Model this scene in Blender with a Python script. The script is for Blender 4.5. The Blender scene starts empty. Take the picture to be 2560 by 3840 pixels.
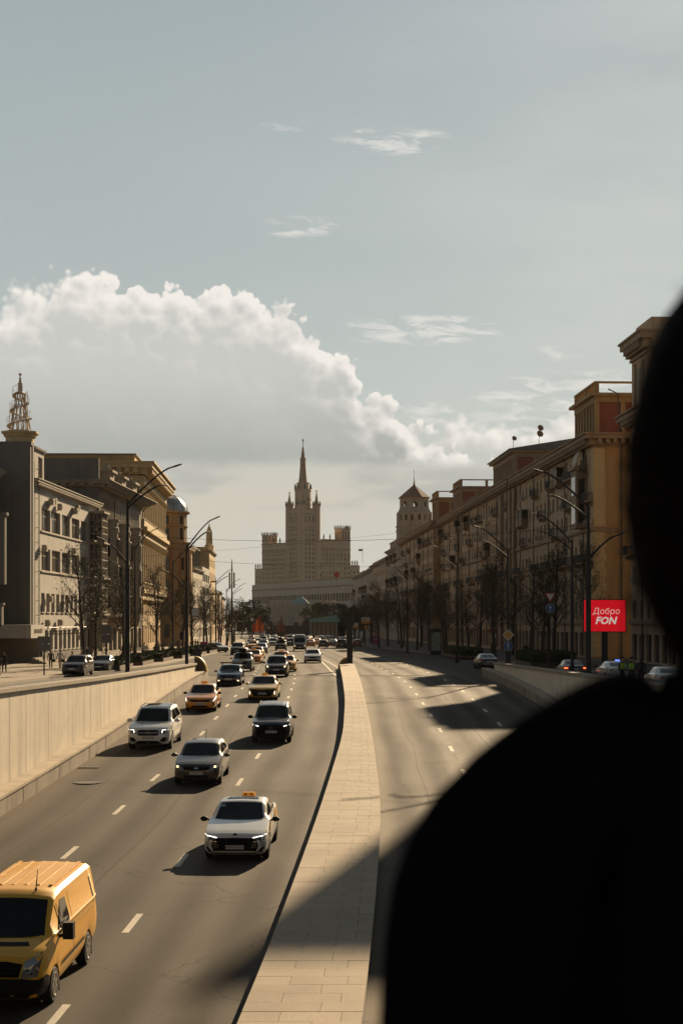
import bpy, bmesh, math, random
from mathutils import Vector, Matrix, noise
from mathutils.bvhtree import BVHTree
sc = bpy.context.scene
COL = sc.collection
RND = random.Random(11)
PI = math.pi
rad = math.radians
V = Vector

# ------------------------------------------------------------------ camera, sky, sun, exposure
FPX, CU, HV, CAMZ = 6000.0, 1280.0, 2330.0, 4.45
cam_d = bpy.data.cameras.new('camera')
cam = bpy.data.objects.new('camera', cam_d); COL.objects.link(cam)
cam.location = (0, 0, CAMZ); cam.rotation_euler = (rad(90), 0, 0)
cam_d.sensor_fit = 'VERTICAL'; cam_d.sensor_height = 36; cam_d.lens = 56.25
cam_d.shift_y = (HV - 1920) / 3840
cam_d.clip_start = 0.05; cam_d.clip_end = 12000
cam_d.dof.use_dof = True; cam_d.dof.focus_distance = 65; cam_d.dof.aperture_fstop = 5.6
sc.camera = cam
SUN_AZ, SUN_EL = rad(17.5), rad(22.5)
sun_d = bpy.data.lights.new('sun', 'SUN'); sun_d.energy = 5.0; sun_d.angle = rad(0.5); sun_d.color = (1.0, 0.75, 0.46)
sun = bpy.data.objects.new('sun', sun_d); COL.objects.link(sun)
sdir = V((math.sin(SUN_AZ) * math.cos(SUN_EL), math.cos(SUN_AZ) * math.cos(SUN_EL), math.sin(SUN_EL)))
sun.rotation_euler = (-sdir).to_track_quat('-Z', 'Y').to_euler()
sun.location = sdir * 300
sc.view_settings.view_transform = 'Standard'; sc.view_settings.look = 'None'
sc.view_settings.exposure = 0.85; sc.view_settings.gamma = 1.0
sc.cycles.max_bounces = 6; sc.cycles.diffuse_bounces = 3; sc.cycles.glossy_bounces = 3
sc.cycles.transmission_bounces = 3; sc.cycles.volume_bounces = 1; sc.cycles.use_denoising = True
sc.cycles.sample_clamp_indirect = 6
SKY_STRENGTH = 0.065

def build_world():
    w = bpy.data.worlds.new('World'); sc.world = w; w.use_nodes = True
    nt = w.node_tree; nt.nodes.clear(); N = nt.nodes; L = nt.links
    def node(t, **k):
        n = N.new(t)
        for a, b in k.items(): setattr(n, a, b)
        return n
    def put(s, val):
        if isinstance(val, bpy.types.NodeSocket): L.new(val, s)
        else: s.default_value = val
    def M(op, a, b=0.0, c=0.0, clamp=False):
        n = node('ShaderNodeMath', operation=op, use_clamp=clamp)
        put(n.inputs[0], a); put(n.inputs[1], b); put(n.inputs[2], c)
        return n.outputs[0]
    def MR(v, a, b, c=0.0, d=1.0, smooth=True):
        n = node('ShaderNodeMapRange', interpolation_type='SMOOTHSTEP' if smooth else 'LINEAR')
        put(n.inputs[0], v)
        for i, q in enumerate((a, b, c, d)): put(n.inputs[1 + i], q)
        return n.outputs[0]
    def VEC(x, y, z=0.0):      # z only slides the pattern
        n = node('ShaderNodeCombineXYZ'); put(n.inputs[0], x)
        put(n.inputs[1], M('ADD', y, z) if z != 0.0 else y); return n.outputs[0]
    def NOI(vec, scale, detail=4.0, rough=0.55, dist=0.0):
        n = node('ShaderNodeTexNoise', noise_dimensions='2D'); put(n.inputs['Vector'], vec); put(n.inputs['Scale'], scale)
        put(n.inputs['Detail'], detail); put(n.inputs['Roughness'], rough); put(n.inputs['Distortion'], dist); return n.outputs['Fac']
    def VOR(vec, scale, smooth=0.35):
        n = node('ShaderNodeTexVoronoi', feature='F1', voronoi_dimensions='2D'); put(n.inputs['Vector'], vec); put(n.inputs['Scale'], scale)
        return n.outputs['Distance']
    def MIX(f, a, b):
        n = node('ShaderNodeMix', data_type='RGBA'); put(n.inputs[0], f); put(n.inputs[6], a); put(n.inputs[7], b); return n.outputs[2]
    def C(r, g, b): 
        s = 0.472 / SKY_STRENGTH
        return (r * s, g * s, b * s, 1)
    sky = node('ShaderNodeTexSky', sky_type='NISHITA'); sky.sun_disc = False
    sky.sun_elevation = SUN_EL; sky.sun_rotation = SUN_AZ; sky.air_density = 1.0; sky.dust_density = 1.2; sky.ozone_density = 1.0
    hsv = node('ShaderNodeHueSaturation'); hsv.inputs['Saturation'].default_value = 0.75; hsv.inputs['Value'].default_value = 0.7
    L.new(sky.outputs[0], hsv.inputs['Color'])
    tc = node('ShaderNodeTexCoord'); sp = node('ShaderNodeSeparateXYZ'); L.new(tc.outputs['Generated'], sp.inputs[0])
    x, y, z = sp.outputs
    az = M('ARCTAN2', x, y)
    hor = M('SQRT', M('ADD', M('MULTIPLY', x, x), M('MULTIPLY', y, y)))
    el = M('DIVIDE', z, M('MAXIMUM', hor, 0.02))
    A = M('MULTIPLY', az, 6.0)      # thousandths of a radian / 6: east-west position in the sky
    E = M('MULTIPLY', el, 6.0)      # height above the horizon
    P2 = VEC(A, E, 0.37)
    # thin high veil over the clear sky
    veil_n = NOI(VEC(M('MULTIPLY', A, 0.25), M('MULTIPLY', E, 0.9), 4.0), 1.6, 5, 0.55)
    vgrad = MR(E, 0.0, 2.6, 0.0, 1.0, False)
    veil_c = MIX(vgrad, C(0.60, 0.66, 0.62), C(0.375, 0.455, 0.485))
    veil_c = MIX(MR(E, 2.4, 9.0, 0.0, 1.0), veil_c, C(0.075, 0.10, 0.115))      # deepens towards the zenith
    veil_c = MIX(MR(y, 0.6, -0.4, 0.0, 0.85), veil_c, C(0.06, 0.08, 0.095))      # and away from the sun
    base = MIX(MR(veil_n, 0.2, 0.8, 0.90, 0.97), hsv.outputs[0], veil_c)
    # side glow of the haze towards the sun
    glow = MR(M('ABSOLUTE', M('SUBTRACT', az, SUN_AZ)), 0.0, 0.9, 0.07, 0.0)
    base = MIX(glow, base, C(0.80, 0.82, 0.78))
    # pale bank low over the horizon
    bank_n = NOI(VEC(M('MULTIPLY', A, 0.7), M('MULTIPLY', E, 2.4), 1.7), 1.5, 5, 0.5)
    bank = M('MULTIPLY', MR(E, 0.75, 0.45, 0, 1), MR(bank_n, 0.25, 0.6, 0.55, 1.0))
    base = MIX(bank, base, C(0.72, 0.685, 0.59))
    patch = M('MULTIPLY', MR(NOI(VEC(M('MULTIPLY', A, 1.1), M('MULTIPLY', E, 4.5), 9.3), 1.3, 3, 0.5), 0.52, 0.66), M('MULTIPLY', MR(E, 0.40, 0.46), MR(E, 0.62, 0.54)))
    base = MIX(M('MULTIPLY', patch, 0.75), base, C(0.52, 0.545, 0.52))
    # cirrus streaks
    cn = NOI(VEC(M('ADD', M('MULTIPLY', A, 3.4), M('MULTIPLY', E, 3.0)), M('MULTIPLY', E, 14.0), 2.2), 1.9, 8, 0.65, 0.35)
    def blob(a0, e0, ra, re, amp=1.0):
        d = M('ADD', M('POWER', M('ABSOLUTE', M('DIVIDE', M('SUBTRACT', A, a0), ra)), 2.0), M('POWER', M('ABSOLUTE', M('DIVIDE', M('SUBTRACT', E, e0), re)), 2.0))
        return M('MULTIPLY', M('SUBTRACT', 1.0, d, clamp=True), amp)
    cir = None
    for q in ((0.19, 1.80, 0.25, 0.06, 1.0), (-0.16, 1.48, 0.17, 0.05, 0.9), (0.30, 1.09, 0.34, 0.065, 1.5), (0.84, 1.0, 0.16, 0.04, .6), (-0.2, 1.86, .12, .03, .5),
              (0.95, 0.88, 0.3, 0.05, 1.0), (0.88, 0.80, 0.5, 0.16, 0.9), (0.30, 0.78, 0.25, 0.08, 0.6), (-1.9, 1.4, 0.7, 0.14, 0.8), (2.3, 1.7, 0.8, 0.14, 0.8), (2.4, 0.9, 0.7, 0.1, .8)):
        b = blob(*q); cir = b if cir is None else M('MAXIMUM', cir, b)
    cirm = MR(M('MULTIPLY', M('POWER', cir, 0.6), MR(cn, 0.40, 0.68, 0.0, 1.0, False)), 0.10, 0.8, 0.0, 0.72)
    base = MIX(cirm, base, C(0.92, 0.90, 0.85))
    # the cumulus: outline curve (height over position) broken up by billows
    wob = NOI(P2, 2.2, 3, 0.5)
    b1 = VOR(VEC(M('ADD', A, M('MULTIPLY', wob, 0.16)), M('MULTIPLY', E, 1.1), 5.0), 7.0)
    b2 = VOR(VEC(M('ADD', A, M('MULTIPLY', wob, 0.1)), E, 0.9), 15.0)
    b3 = VOR(VEC(M('ADD', A, M('MULTIPLY', wob, 0.05)), E, 2.1), 34.0)
    o1 = VOR(VEC(M('ADD', M('ADD', A, 0.026), M('MULTIPLY', wob, 0.16)), M('MULTIPLY', M('ADD', E, 0.034), 1.1), 5.0), 7.0)
    o2 = VOR(VEC(M('ADD', M('ADD', A, 0.014), M('MULTIPLY', wob, 0.1)), M('ADD', E, 0.018), 0.9), 15.0)
    fn = NOI(P2, 16.0, 5, 0.55)
    bil = M('ADD', M('ADD', M('MULTIPLY', M('SUBTRACT', 0.42, b1), 0.10), M('MULTIPLY', M('SUBTRACT', 0.42, b2), 0.085)), M('ADD', M('MULTIPLY', M('SUBTRACT', 0.42, b3), 0.05), M('MULTIPLY', M('SUBTRACT', fn, 0.5), 0.03)))
    # the side of each billow that faces the sun is brighter
    emboss = M('ADD', M('MULTIPLY', M('SUBTRACT', o1, b1), 1.5), M('MULTIPLY', M('SUBTRACT', o2, b2), 1.1))
    def cumulus(base, pts, e_base, a_lo, a_hi, soft, grey, dim, bamp=1.0):
        fc = node('ShaderNodeFloatCurve'); cv = fc.mapping.curves[0]
        put(fc.inputs['Value'], MR(A, a_lo, a_hi, 0.0, 1.0, False))
        pp = [((a - a_lo) / (a_hi - a_lo), h / 2.0) for a, h in pts]
        while len(cv.points) < len(pp): cv.points.new(0.5, 0.5)
        for i, q in enumerate(pp): cv.points[i].location = q
        fc.mapping.update()
        top = M('MULTIPLY', fc.outputs[0], 2.0)
        d = M('ADD', M('SUBTRACT', top, E), M('MULTIPLY', bil, bamp))
        inside = MR(d, 0.0, MR(A, -1.35, -0.75, soft + 0.07, soft))
        eb = M('ADD', e_base, M('MULTIPLY', M('SUBTRACT', NOI(VEC(M('MULTIPLY', A, .8), M('MULTIPLY', E, .8), 3.0), 4.0, 3, 0.5), 0.5), 0.06))
        lowcut = MR(M('SUBTRACT', E, eb), -0.02, 0.035)
        ends = M('MULTIPLY', MR(A, a_lo, a_lo + 0.12), MR(A, a_hi, a_hi - 0.12))
        mask = M('MULTIPLY', M('MULTIPLY', inside, lowcut), ends)
        rim = M('POWER', MR(d, 0.0, 0.30, 1.0, 0.0), 2.2)
        lit = M('ADD', rim, M('MULTIPLY', emboss, MR(d, 0.02, 0.42, 0.8, 0.06)), clamp=True)
        soft_n = NOI(VEC(A, M('MULTIPLY', E, 1.5), 6.0), 2.4, 5, 0.55)
        lit = M('ADD', lit, M('MULTIPLY', M('SUBTRACT', soft_n, 0.5), 0.35), clamp=True)
        body = MIX(MR(E, e_base - 0.05, e_base + 0.42), C(*grey), C(*dim))
        return MIX(mask, base, MIX(lit, body, C(1.06, 1.01, 0.94)))
    px = lambda l: [((u - 1280) / 1000.0, (2330 - v) / 1000.0) for u, v in l]
    small = px([(1480, 1660), (1560, 1640), (1640, 1600), (1700, 1560), (1760, 1545), (1820, 1570), (1880, 1560), (1960, 1600), (2050, 1570), (2150, 1530), (2300, 1560), (2420, 1640), (2560, 1700)])
    base = cumulus(base, small, 0.64, 0.15, 1.34, 0.10, (0.70, 0.69, 0.63), (0.72, 0.71, 0.66), 0.8)
    big = px([(-900, 1740), (-700, 1500), (-420, 1300), (-150, 1190), (0, 1150), (60, 1110), (200, 1065), (380, 1035), (500, 1070), (580, 1092), (660, 1062), (760, 1085), (860, 1078), (960, 1105),
              (1030, 1100), (1090, 1150), (1130, 1205), (1200, 1265), (1290, 1315), (1325, 1380), (1350, 1440), (1440, 1490), (1530, 1570), (1600, 1610), (1700, 1670), (1780, 1715), (1900, 1760)])
    base = cumulus(base, big, 0.585, -2.2, 0.66, 0.022, (0.46, 0.485, 0.465), (0.68, 0.69, 0.655))
    bg = node('ShaderNodeBackground'); put(bg.inputs['Color'], base); bg.inputs['Strength'].default_value = SKY_STRENGTH
    w.cycles.sampling_method = 'MANUAL'; w.cycles.sample_map_resolution = 256
    out = node('ShaderNodeOutputWorld'); L.new(bg.outputs[0], out.inputs[0])
build_world()

# ------------------------------------------------------------------ helpers
def P(u, v, Y):
    return V(((u - CU) / FPX * Y, Y, CAMZ - (v - HV) / FPX * Y))

def lerp_tab(tab, t):
    if t <= tab[0][0]:
        a, b = tab[0], tab[1]
    elif t >= tab[-1][0]:
        a, b = tab[-2], tab[-1]
    else:
        for a, b in zip(tab, tab[1:]):
            if a[0] <= t <= b[0]: break
    return a[1] + (b[1] - a[1]) * (t - a[0]) / (b[0] - a[0])

def smooth_tab(tab, w):
    return lambda t: sum(lerp_tab(tab, t + w * k) for k in (-1, -.5, 0, .5, 1)) / 5

MATS = {}
ALB = 0.8
def mat(name, col, rough=0.8, var=0.12, scale=2.0, bump=0.0, metal=0.0, coat=0.0, emit=0.0, stretch=(1, 1, 1), stain=0.0, spec=0.5, fine=0.0, bscale=None, rand=0.0):
    if name in MATS: return MATS[name]
    m = bpy.data.materials.new(name); m.use_nodes = True; MATS[name] = m
    if not emit: col = [q * ALB for q in col[:3]]
    nt = m.node_tree; N = nt.nodes; L = nt.links; b = N['Principled BSDF']
    b.inputs['Roughness'].default_value = rough; b.inputs['Metallic'].default_value = metal
    b.inputs['Specular IOR Level'].default_value = spec
    if coat: b.inputs['Coat Weight'].default_value = coat; b.inputs['Coat Roughness'].default_value = 0.04
    c = (col[0], col[1], col[2], 1)
    tc = N.new('ShaderNodeTexCoord'); mp = N.new('ShaderNodeMapping'); L.new(tc.outputs['Object'], mp.inputs[0]); mp.inputs['Scale'].default_value = stretch
    no = N.new('ShaderNodeTexNoise'); L.new(mp.outputs[0], no.inputs['Vector']); no.inputs['Scale'].default_value = scale; no.inputs['Detail'].default_value = 5; no.inputs['Roughness'].default_value = 0.62
    mr = N.new('ShaderNodeMapRange'); L.new(no.outputs['Fac'], mr.inputs[0]); mr.inputs[1].default_value = 0.25; mr.inputs[2].default_value = 0.75
    mr.inputs[3].default_value = 1 - var; mr.inputs[4].default_value = 1 + var
    fac = mr.outputs[0]
    if fine:
        n2 = N.new('ShaderNodeTexNoise'); L.new(tc.outputs['Object'], n2.inputs['Vector']); n2.inputs['Scale'].default_value = 28; n2.inputs['Detail'].default_value = 3
        m2 = N.new('ShaderNodeMapRange'); L.new(n2.outputs['Fac'], m2.inputs[0]); m2.inputs[1].default_value = .3; m2.inputs[2].default_value = .7; m2.inputs[3].default_value = 1 - fine; m2.inputs[4].default_value = 1 + fine
        mu = N.new('ShaderNodeMath'); mu.operation = 'MULTIPLY'; L.new(fac, mu.inputs[0]); L.new(m2.outputs[0], mu.inputs[1]); fac = mu.outputs[0]
    if stain:
        n3 = N.new('ShaderNodeTexNoise'); mp3 = N.new('ShaderNodeMapping'); L.new(tc.outputs['Object'], mp3.inputs[0]); mp3.inputs['Scale'].default_value = (0.9, 0.9, 0.09)
        L.new(mp3.outputs[0], n3.inputs['Vector']); n3.inputs['Scale'].default_value = 1.3; n3.inputs['Detail'].default_value = 6
        m3 = N.new('ShaderNodeMapRange'); L.new(n3.outputs['Fac'], m3.inputs[0]); m3.inputs[1].default_value = .5; m3.inputs[2].default_value = .72; m3.inputs[3].default_value = 1; m3.inputs[4].default_value = 1 - stain
        mu = N.new('ShaderNodeMath'); mu.operation = 'MULTIPLY'; L.new(fac, mu.inputs[0]); L.new(m3.outputs[0], mu.inputs[1]); fac = mu.outputs[0]
    if rand:
        oi = N.new('ShaderNodeObjectInfo'); mo = N.new('ShaderNodeMapRange'); L.new(oi.outputs['Random'], mo.inputs[0]); mo.inputs[3].default_value = 1 - rand; mo.inputs[4].default_value = 1 + rand
        mu = N.new('ShaderNodeMath'); mu.operation = 'MULTIPLY'; L.new(fac, mu.inputs[0]); L.new(mo.outputs[0], mu.inputs[1]); fac = mu.outputs[0]
    vm = N.new('ShaderNodeVectorMath'); vm.operation = 'SCALE'; vm.inputs[0].default_value = col[:3]; L.new(fac, vm.inputs['Scale'])
    L.new(vm.outputs[0], b.inputs['Base Color'])
    if bump:
        bn = N.new('ShaderNodeTexNoise'); L.new(tc.outputs['Object'], bn.inputs['Vector']); bn.inputs['Scale'].default_value = bscale or 40; bn.inputs['Detail'].default_value = 3
        bp = N.new('ShaderNodeBump'); bp.inputs['Strength'].default_value = bump; bp.inputs['Distance'].default_value = 0.02
        L.new(bn.outputs['Fac'], bp.inputs['Height']); L.new(bp.outputs[0], b.inputs['Normal'])
    if emit:
        b.inputs['Emission Color'].default_value = c; b.inputs['Emission Strength'].default_value = emit
    return m

class MB:
    def __init__(s): s.v = []; s.f = []; s.m = []
    def add(s, verts, faces, m=0):
        o = len(s.v); s.v += [tuple(q) for q in verts]
        for f in faces: s.f.append(tuple(i + o for i in f)); s.m.append(m)
        return s
    def box(s, x0, x1, y0, y1, z0, z1, m=0):
        return s.add([(x0, y0, z0), (x1, y0, z0), (x1, y1, z0), (x0, y1, z0), (x0, y0, z1), (x1, y0, z1), (x1, y1, z1), (x0, y1, z1)],
                     [(0, 3, 2, 1), (4, 5, 6, 7), (0, 1, 5, 4), (1, 2, 6, 5), (2, 3, 7, 6), (3, 0, 4, 7)], m)
    def hexa(s, b, t, m=0):     # four bottom points, four top points
        return s.add(list(b) + list(t), [(0, 3, 2, 1), (4, 5, 6, 7), (0, 1, 5, 4), (1, 2, 6, 5), (2, 3, 7, 6), (3, 0, 4, 7)], m)
    def poly(s, pts, m=0): return s.add(pts, [tuple(range(len(pts)))], m)
    def prism(s, pts, z0, z1, m=0):
        n = len(pts)
        return s.add([(p[0], p[1], z0) for p in pts] + [(p[0], p[1], z1) for p in pts],
                     [tuple(range(n - 1, -1, -1)), tuple(range(n, 2 * n))] + [(i, (i + 1) % n, (i + 1) % n + n, i + n) for i in range(n)], m)
    def loft(s, rings, m=0, cap=True, closed=True):
        n = len(rings[0]); o = len(s.v); k = len(rings)
        vs = [p for r in rings for p in r]; fs = []
        for a in range(k - 1):
            for i in range(n if closed else n - 1):
                j = (i + 1) % n
                fs.append((a * n + i, a * n + j, (a + 1) * n + j, (a + 1) * n + i))
        if cap: fs += [tuple(range(n - 1, -1, -1)), tuple(range((k - 1) * n, k * n))]
        return s.add(vs, fs, m)
    def tube(s, pts, r, n=6, m=0, cap=True):
        pts = [V(p) for p in pts]; rings = []
        if not isinstance(r, (list, tuple)): r = [r] * len(pts)
        for i, p in enumerate(pts):
            d = (pts[min(i + 1, len(pts) - 1)] - pts[max(i - 1, 0)])
            if d.length < 1e-9: d = V((0, 0, 1))
            d.normalize(); a = d.cross(V((0, 0, 1)))
            if a.length < 1e-3: a = d.cross(V((0, 1, 0)))
            a.normalize(); b = d.cross(a)
            rings.append([p + (a * math.cos(2 * PI * k / n) + b * math.sin(2 * PI * k / n)) * r[i] for k in range(n)])
        return s.loft(rings, m, cap)
    def lathe(s, prof, c=(0, 0, 0), n=12, m=0, a0=0.0, cap=True):
        return s.loft([[(c[0] + r * math.cos(a0 + 2 * PI * k / n), c[1] + r * math.sin(a0 + 2 * PI * k / n), c[2] + z) for k in range(n)] for r, z in prof], m, cap)
    def ball(s, c, r, n=10, k=6, m=0):
        rx, ry, rz = r if isinstance(r, (tuple, list)) else (r, r, r)
        return s.loft([[(c[0] + rx * math.sin(PI * (j + .02) / (k + .04)) * math.cos(2 * PI * i / n), c[1] + ry * math.sin(PI * (j + .02) / (k + .04)) * math.sin(2 * PI * i / n), c[2] - rz * math.cos(PI * j / k)) for i in range(n)] for j in range(k + 1)], m, True)
    def mesh(s, name, mats, smooth=False):
        me = bpy.data.meshes.new(name); me.from_pydata(s.v, [], s.f)
        for q in (mats if isinstance(mats, (list, tuple)) else [mats]): me.materials.append(q)
        me.polygons.foreach_set('material_index', s.m)
        if smooth:
            me.polygons.foreach_set('use_smooth', [True] * len(me.polygons))
            try: me.set_sharp_from_angle(angle=rad(35))
            except Exception: pass
        me.update(); return me
    def build(s, name, mats, parent=None, smooth=False, loc=None, rz=0.0):
        return place(name, s.mesh(name, mats, smooth), parent, loc, rz)

def place(name, me, parent=None, loc=None, rz=0.0, scale=None):
    o = bpy.data.objects.new(name, me); COL.objects.link(o)
    if parent is not None: o.parent = parent
    if loc is not None: o.location = loc
    if rz: o.rotation_euler = (0, 0, rz)
    if scale is not None: o.scale = scale
    return o
def empty(name, loc=(0, 0, 0), rz=0.0): 
    o = place(name, None, None, loc, rz); o.empty_display_size = 0.3; return o
def tag(o, label=None, cat=None, group=None, kind=None):
    if label: o['label'] = label
    if cat: o['category'] = cat
    if group: o['group'] = group
    if kind: o['kind'] = kind
    return o
def thing(name, loc, rz, label, cat, group=None): return tag(empty(name, loc, rz), label, cat, group)
KIDS = {}
def kids(o):
    return [c for c in o.children]
def copy_tree(o, parent=None, paint=None):
    c = o.copy(); COL.objects.link(c); c.parent = parent
    if paint and c.type == 'MESH' and len(c.material_slots):
        for sl in c.material_slots:
            if sl.material and sl.material.name.startswith('paint'):
                sl.link = 'OBJECT'; sl.material = paint
    for ch in kids(o): copy_tree(ch, c, paint)
    return c

def wall(mb, o, du, dn, L, H, ops=(), rv=0.25, m=0, mr=None):
    """a wall sheet from o along du (length L) up to H with real openings; dn = outward normal; reveals go inwards"""
    o = V(o); du = V(du); dn = V(dn); up = V((0, 0, 1)); mr = m if mr is None else mr
    xs = sorted({0.0, L} | {round(q[i], 4) for q in ops for i in (0, 1)}); zs = sorted({0.0, H} | {round(q[i], 4) for q in ops for i in (2, 3)})
    idx = {}
    def vid(i, j):
        if (i, j) not in idx:
            idx[(i, j)] = len(mb.v); mb.v.append(tuple(o + du * xs[i] + up * zs[j]))
        return idx[(i, j)]
    for i in range(len(xs) - 1):
        cx = (xs[i] + xs[i + 1]) / 2
        cand = [q for q in ops if q[0] < cx < q[1]]
        j = 0
        while j < len(zs) - 1:
            cz = (zs[j] + zs[j + 1]) / 2
            if any(q[2] < cz < q[3] for q in cand): j += 1; continue
            mb.f.append((vid(i, j), vid(i + 1, j), vid(i + 1, j + 1), vid(i, j + 1))); mb.m.append(m); j += 1
    for a, b, c, d in ops:
        q = [o + du * a + up * c, o + du * b + up * c, o + du * b + up * d, o + du * a + up * d]; k = [p - dn * rv for p in q]
        mb.add(q + k, [(0, 1, 5, 4), (1, 2, 6, 5), (2, 3, 7, 6), (3, 0, 4, 7)], mr)
    return mb

WIN = {}
def win_mesh(w, h, nv=1, nh=1, fr=0.07, mats=None, key=''):
    k = (round(w, 2), round(h, 2), nv, nh, key)
    if k in WIN: return WIN[k]
    b = MB()
    b.box(-w / 2, w / 2, 0.06, 0.08, 0, h, 1)
    for x in (-w / 2, w / 2 - fr): b.box(x, x + fr, 0, 0.055, 0, h, 0)
    for z in (0, h - fr): b.box(-w / 2 + fr, w / 2 - fr, 0.002, 0.053, z, z + fr, 0)
    for i in range(nv): 
        x = -w / 2 + w * (i + 1) / (nv + 1); b.box(x - fr * .4, x + fr * .4, 0.004, 0.051, fr, h - fr, 0)
    for i in range(nh):
        z = h * (0.68 if nh == 1 else (i + 1) / (nh + 1)); b.box(-w / 2 + fr, w / 2 - fr, 0.006, 0.049, z - fr * .35, z + fr * .35, 0)
    WIN[k] = b.mesh('window', mats); return WIN[k]

def windows(parent, o, du, dn, ops, mats, rv=0.25, nv=1, nh=1, sill=None, name='window', key=''):
    o = V(o); du = V(du); dn = V(dn)
    rz = math.atan2(-dn.x, dn.y) + PI   # window mesh faces local -y
    for a, b, c, d in ops:
        me = win_mesh(b - a, d - c, nv, nh, 0.07, mats, key)
        p = o + du * ((a + b) / 2) + V((0, 0, c)) - dn * (rv - 0.02)
        place(name, me, parent, p, rz)
        if sill:
            sk = ('sill', round(b - a, 2))
            if sk not in WIN:
                WIN[sk] = MB().box(-(b - a) / 2 - .1, (b - a) / 2 + .1, -0.14, 0.1, -0.12, -0.004).mesh('window_sill', sill)
            place('window_sill', WIN[sk], parent, o + du * ((a + b) / 2) + V((0, 0, c)), rz)

def text_mesh(txt, size, mt, shear=0.0, ext=0.002, align='CENTER', bold=0.0, spacing=1.0):
    cu = bpy.data.curves.new('lettering', 'FONT'); cu.body = txt; cu.size = size; cu.shear = shear; cu.extrude = ext
    cu.align_x = align; cu.align_y = 'CENTER'; cu.offset = bold; cu.space_character = spacing; cu.resolution_u = 2
    o = bpy.data.objects.new('lettering_tmp', cu); COL.objects.link(o)
    dg = bpy.context.evaluated_depsgraph_get()
    me = bpy.data.meshes.new_from_object(o.evaluated_get(dg))
    bpy.data.objects.remove(o); bpy.data.curves.remove(cu)
    me.materials.clear(); me.materials.append(mt); me.name = 'lettering'
    for v in me.vertices: v.co = V((v.co.x, -v.co.z, v.co.y))
    return me
# ------------------------------------------------------------------ ground, road, ramp walls, divider
_zt = [(-60, -3.6), (10, -3.25), (30, -2.75), (45, -2.28), (60, -1.72), (72, -1.24), (90, -.62), (98, -.4), (113, -.1), (128, -.02), (170, 0), (257, -.2), (400, -.8), (600, -1.8), (900, -3.0), (4000, -3.0)]
zr = smooth_tab(_zt, 6)
zside = smooth_tab([(-60, 1.9), (0, 1.6), (125, 0.0), (170, 0), (257, -.2), (400, -.8), (600, -1.8), (900, -3.0), (6000, -3.0)], 4)
cL = smooth_tab([(-60, -7.0), (0, -3.4), (27.8, -1.73), (41, -1.14), (53.4, -.64), (73.7, .07), (93, .21), (145, -.17), (160, -.3)], 5)
cR = smooth_tab([(-60, -5.0), (0, -1.2), (27.8, .39), (41, .94), (53.4, 1.33), (73.7, 1.42), (96, 1.38), (150, 1.17), (160, 1.1)], 5)
shift = smooth_tab([(0, 0), (125, 0), (164, -1.3), (200, -3), (250, -5.5), (300, -8), (450, -15), (600, -25), (900, -48)], 12)
eL = lambda Y: cL(Y) - 10.55
eR = lambda Y: cR(Y) + 10.25
kL = smooth_tab([(125, -22.5), (145, -19.5), (160, -18), (203, -17.7), (307, -18.6), (450, -27), (600, -38), (900, -62)], 4)
kR = smooth_tab([(100, 25), (140, 22), (170, 18), (208, 14.6), (260, 8.5), (300, 5), (450, -3), (600, -14), (900, -40)], 4)

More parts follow.
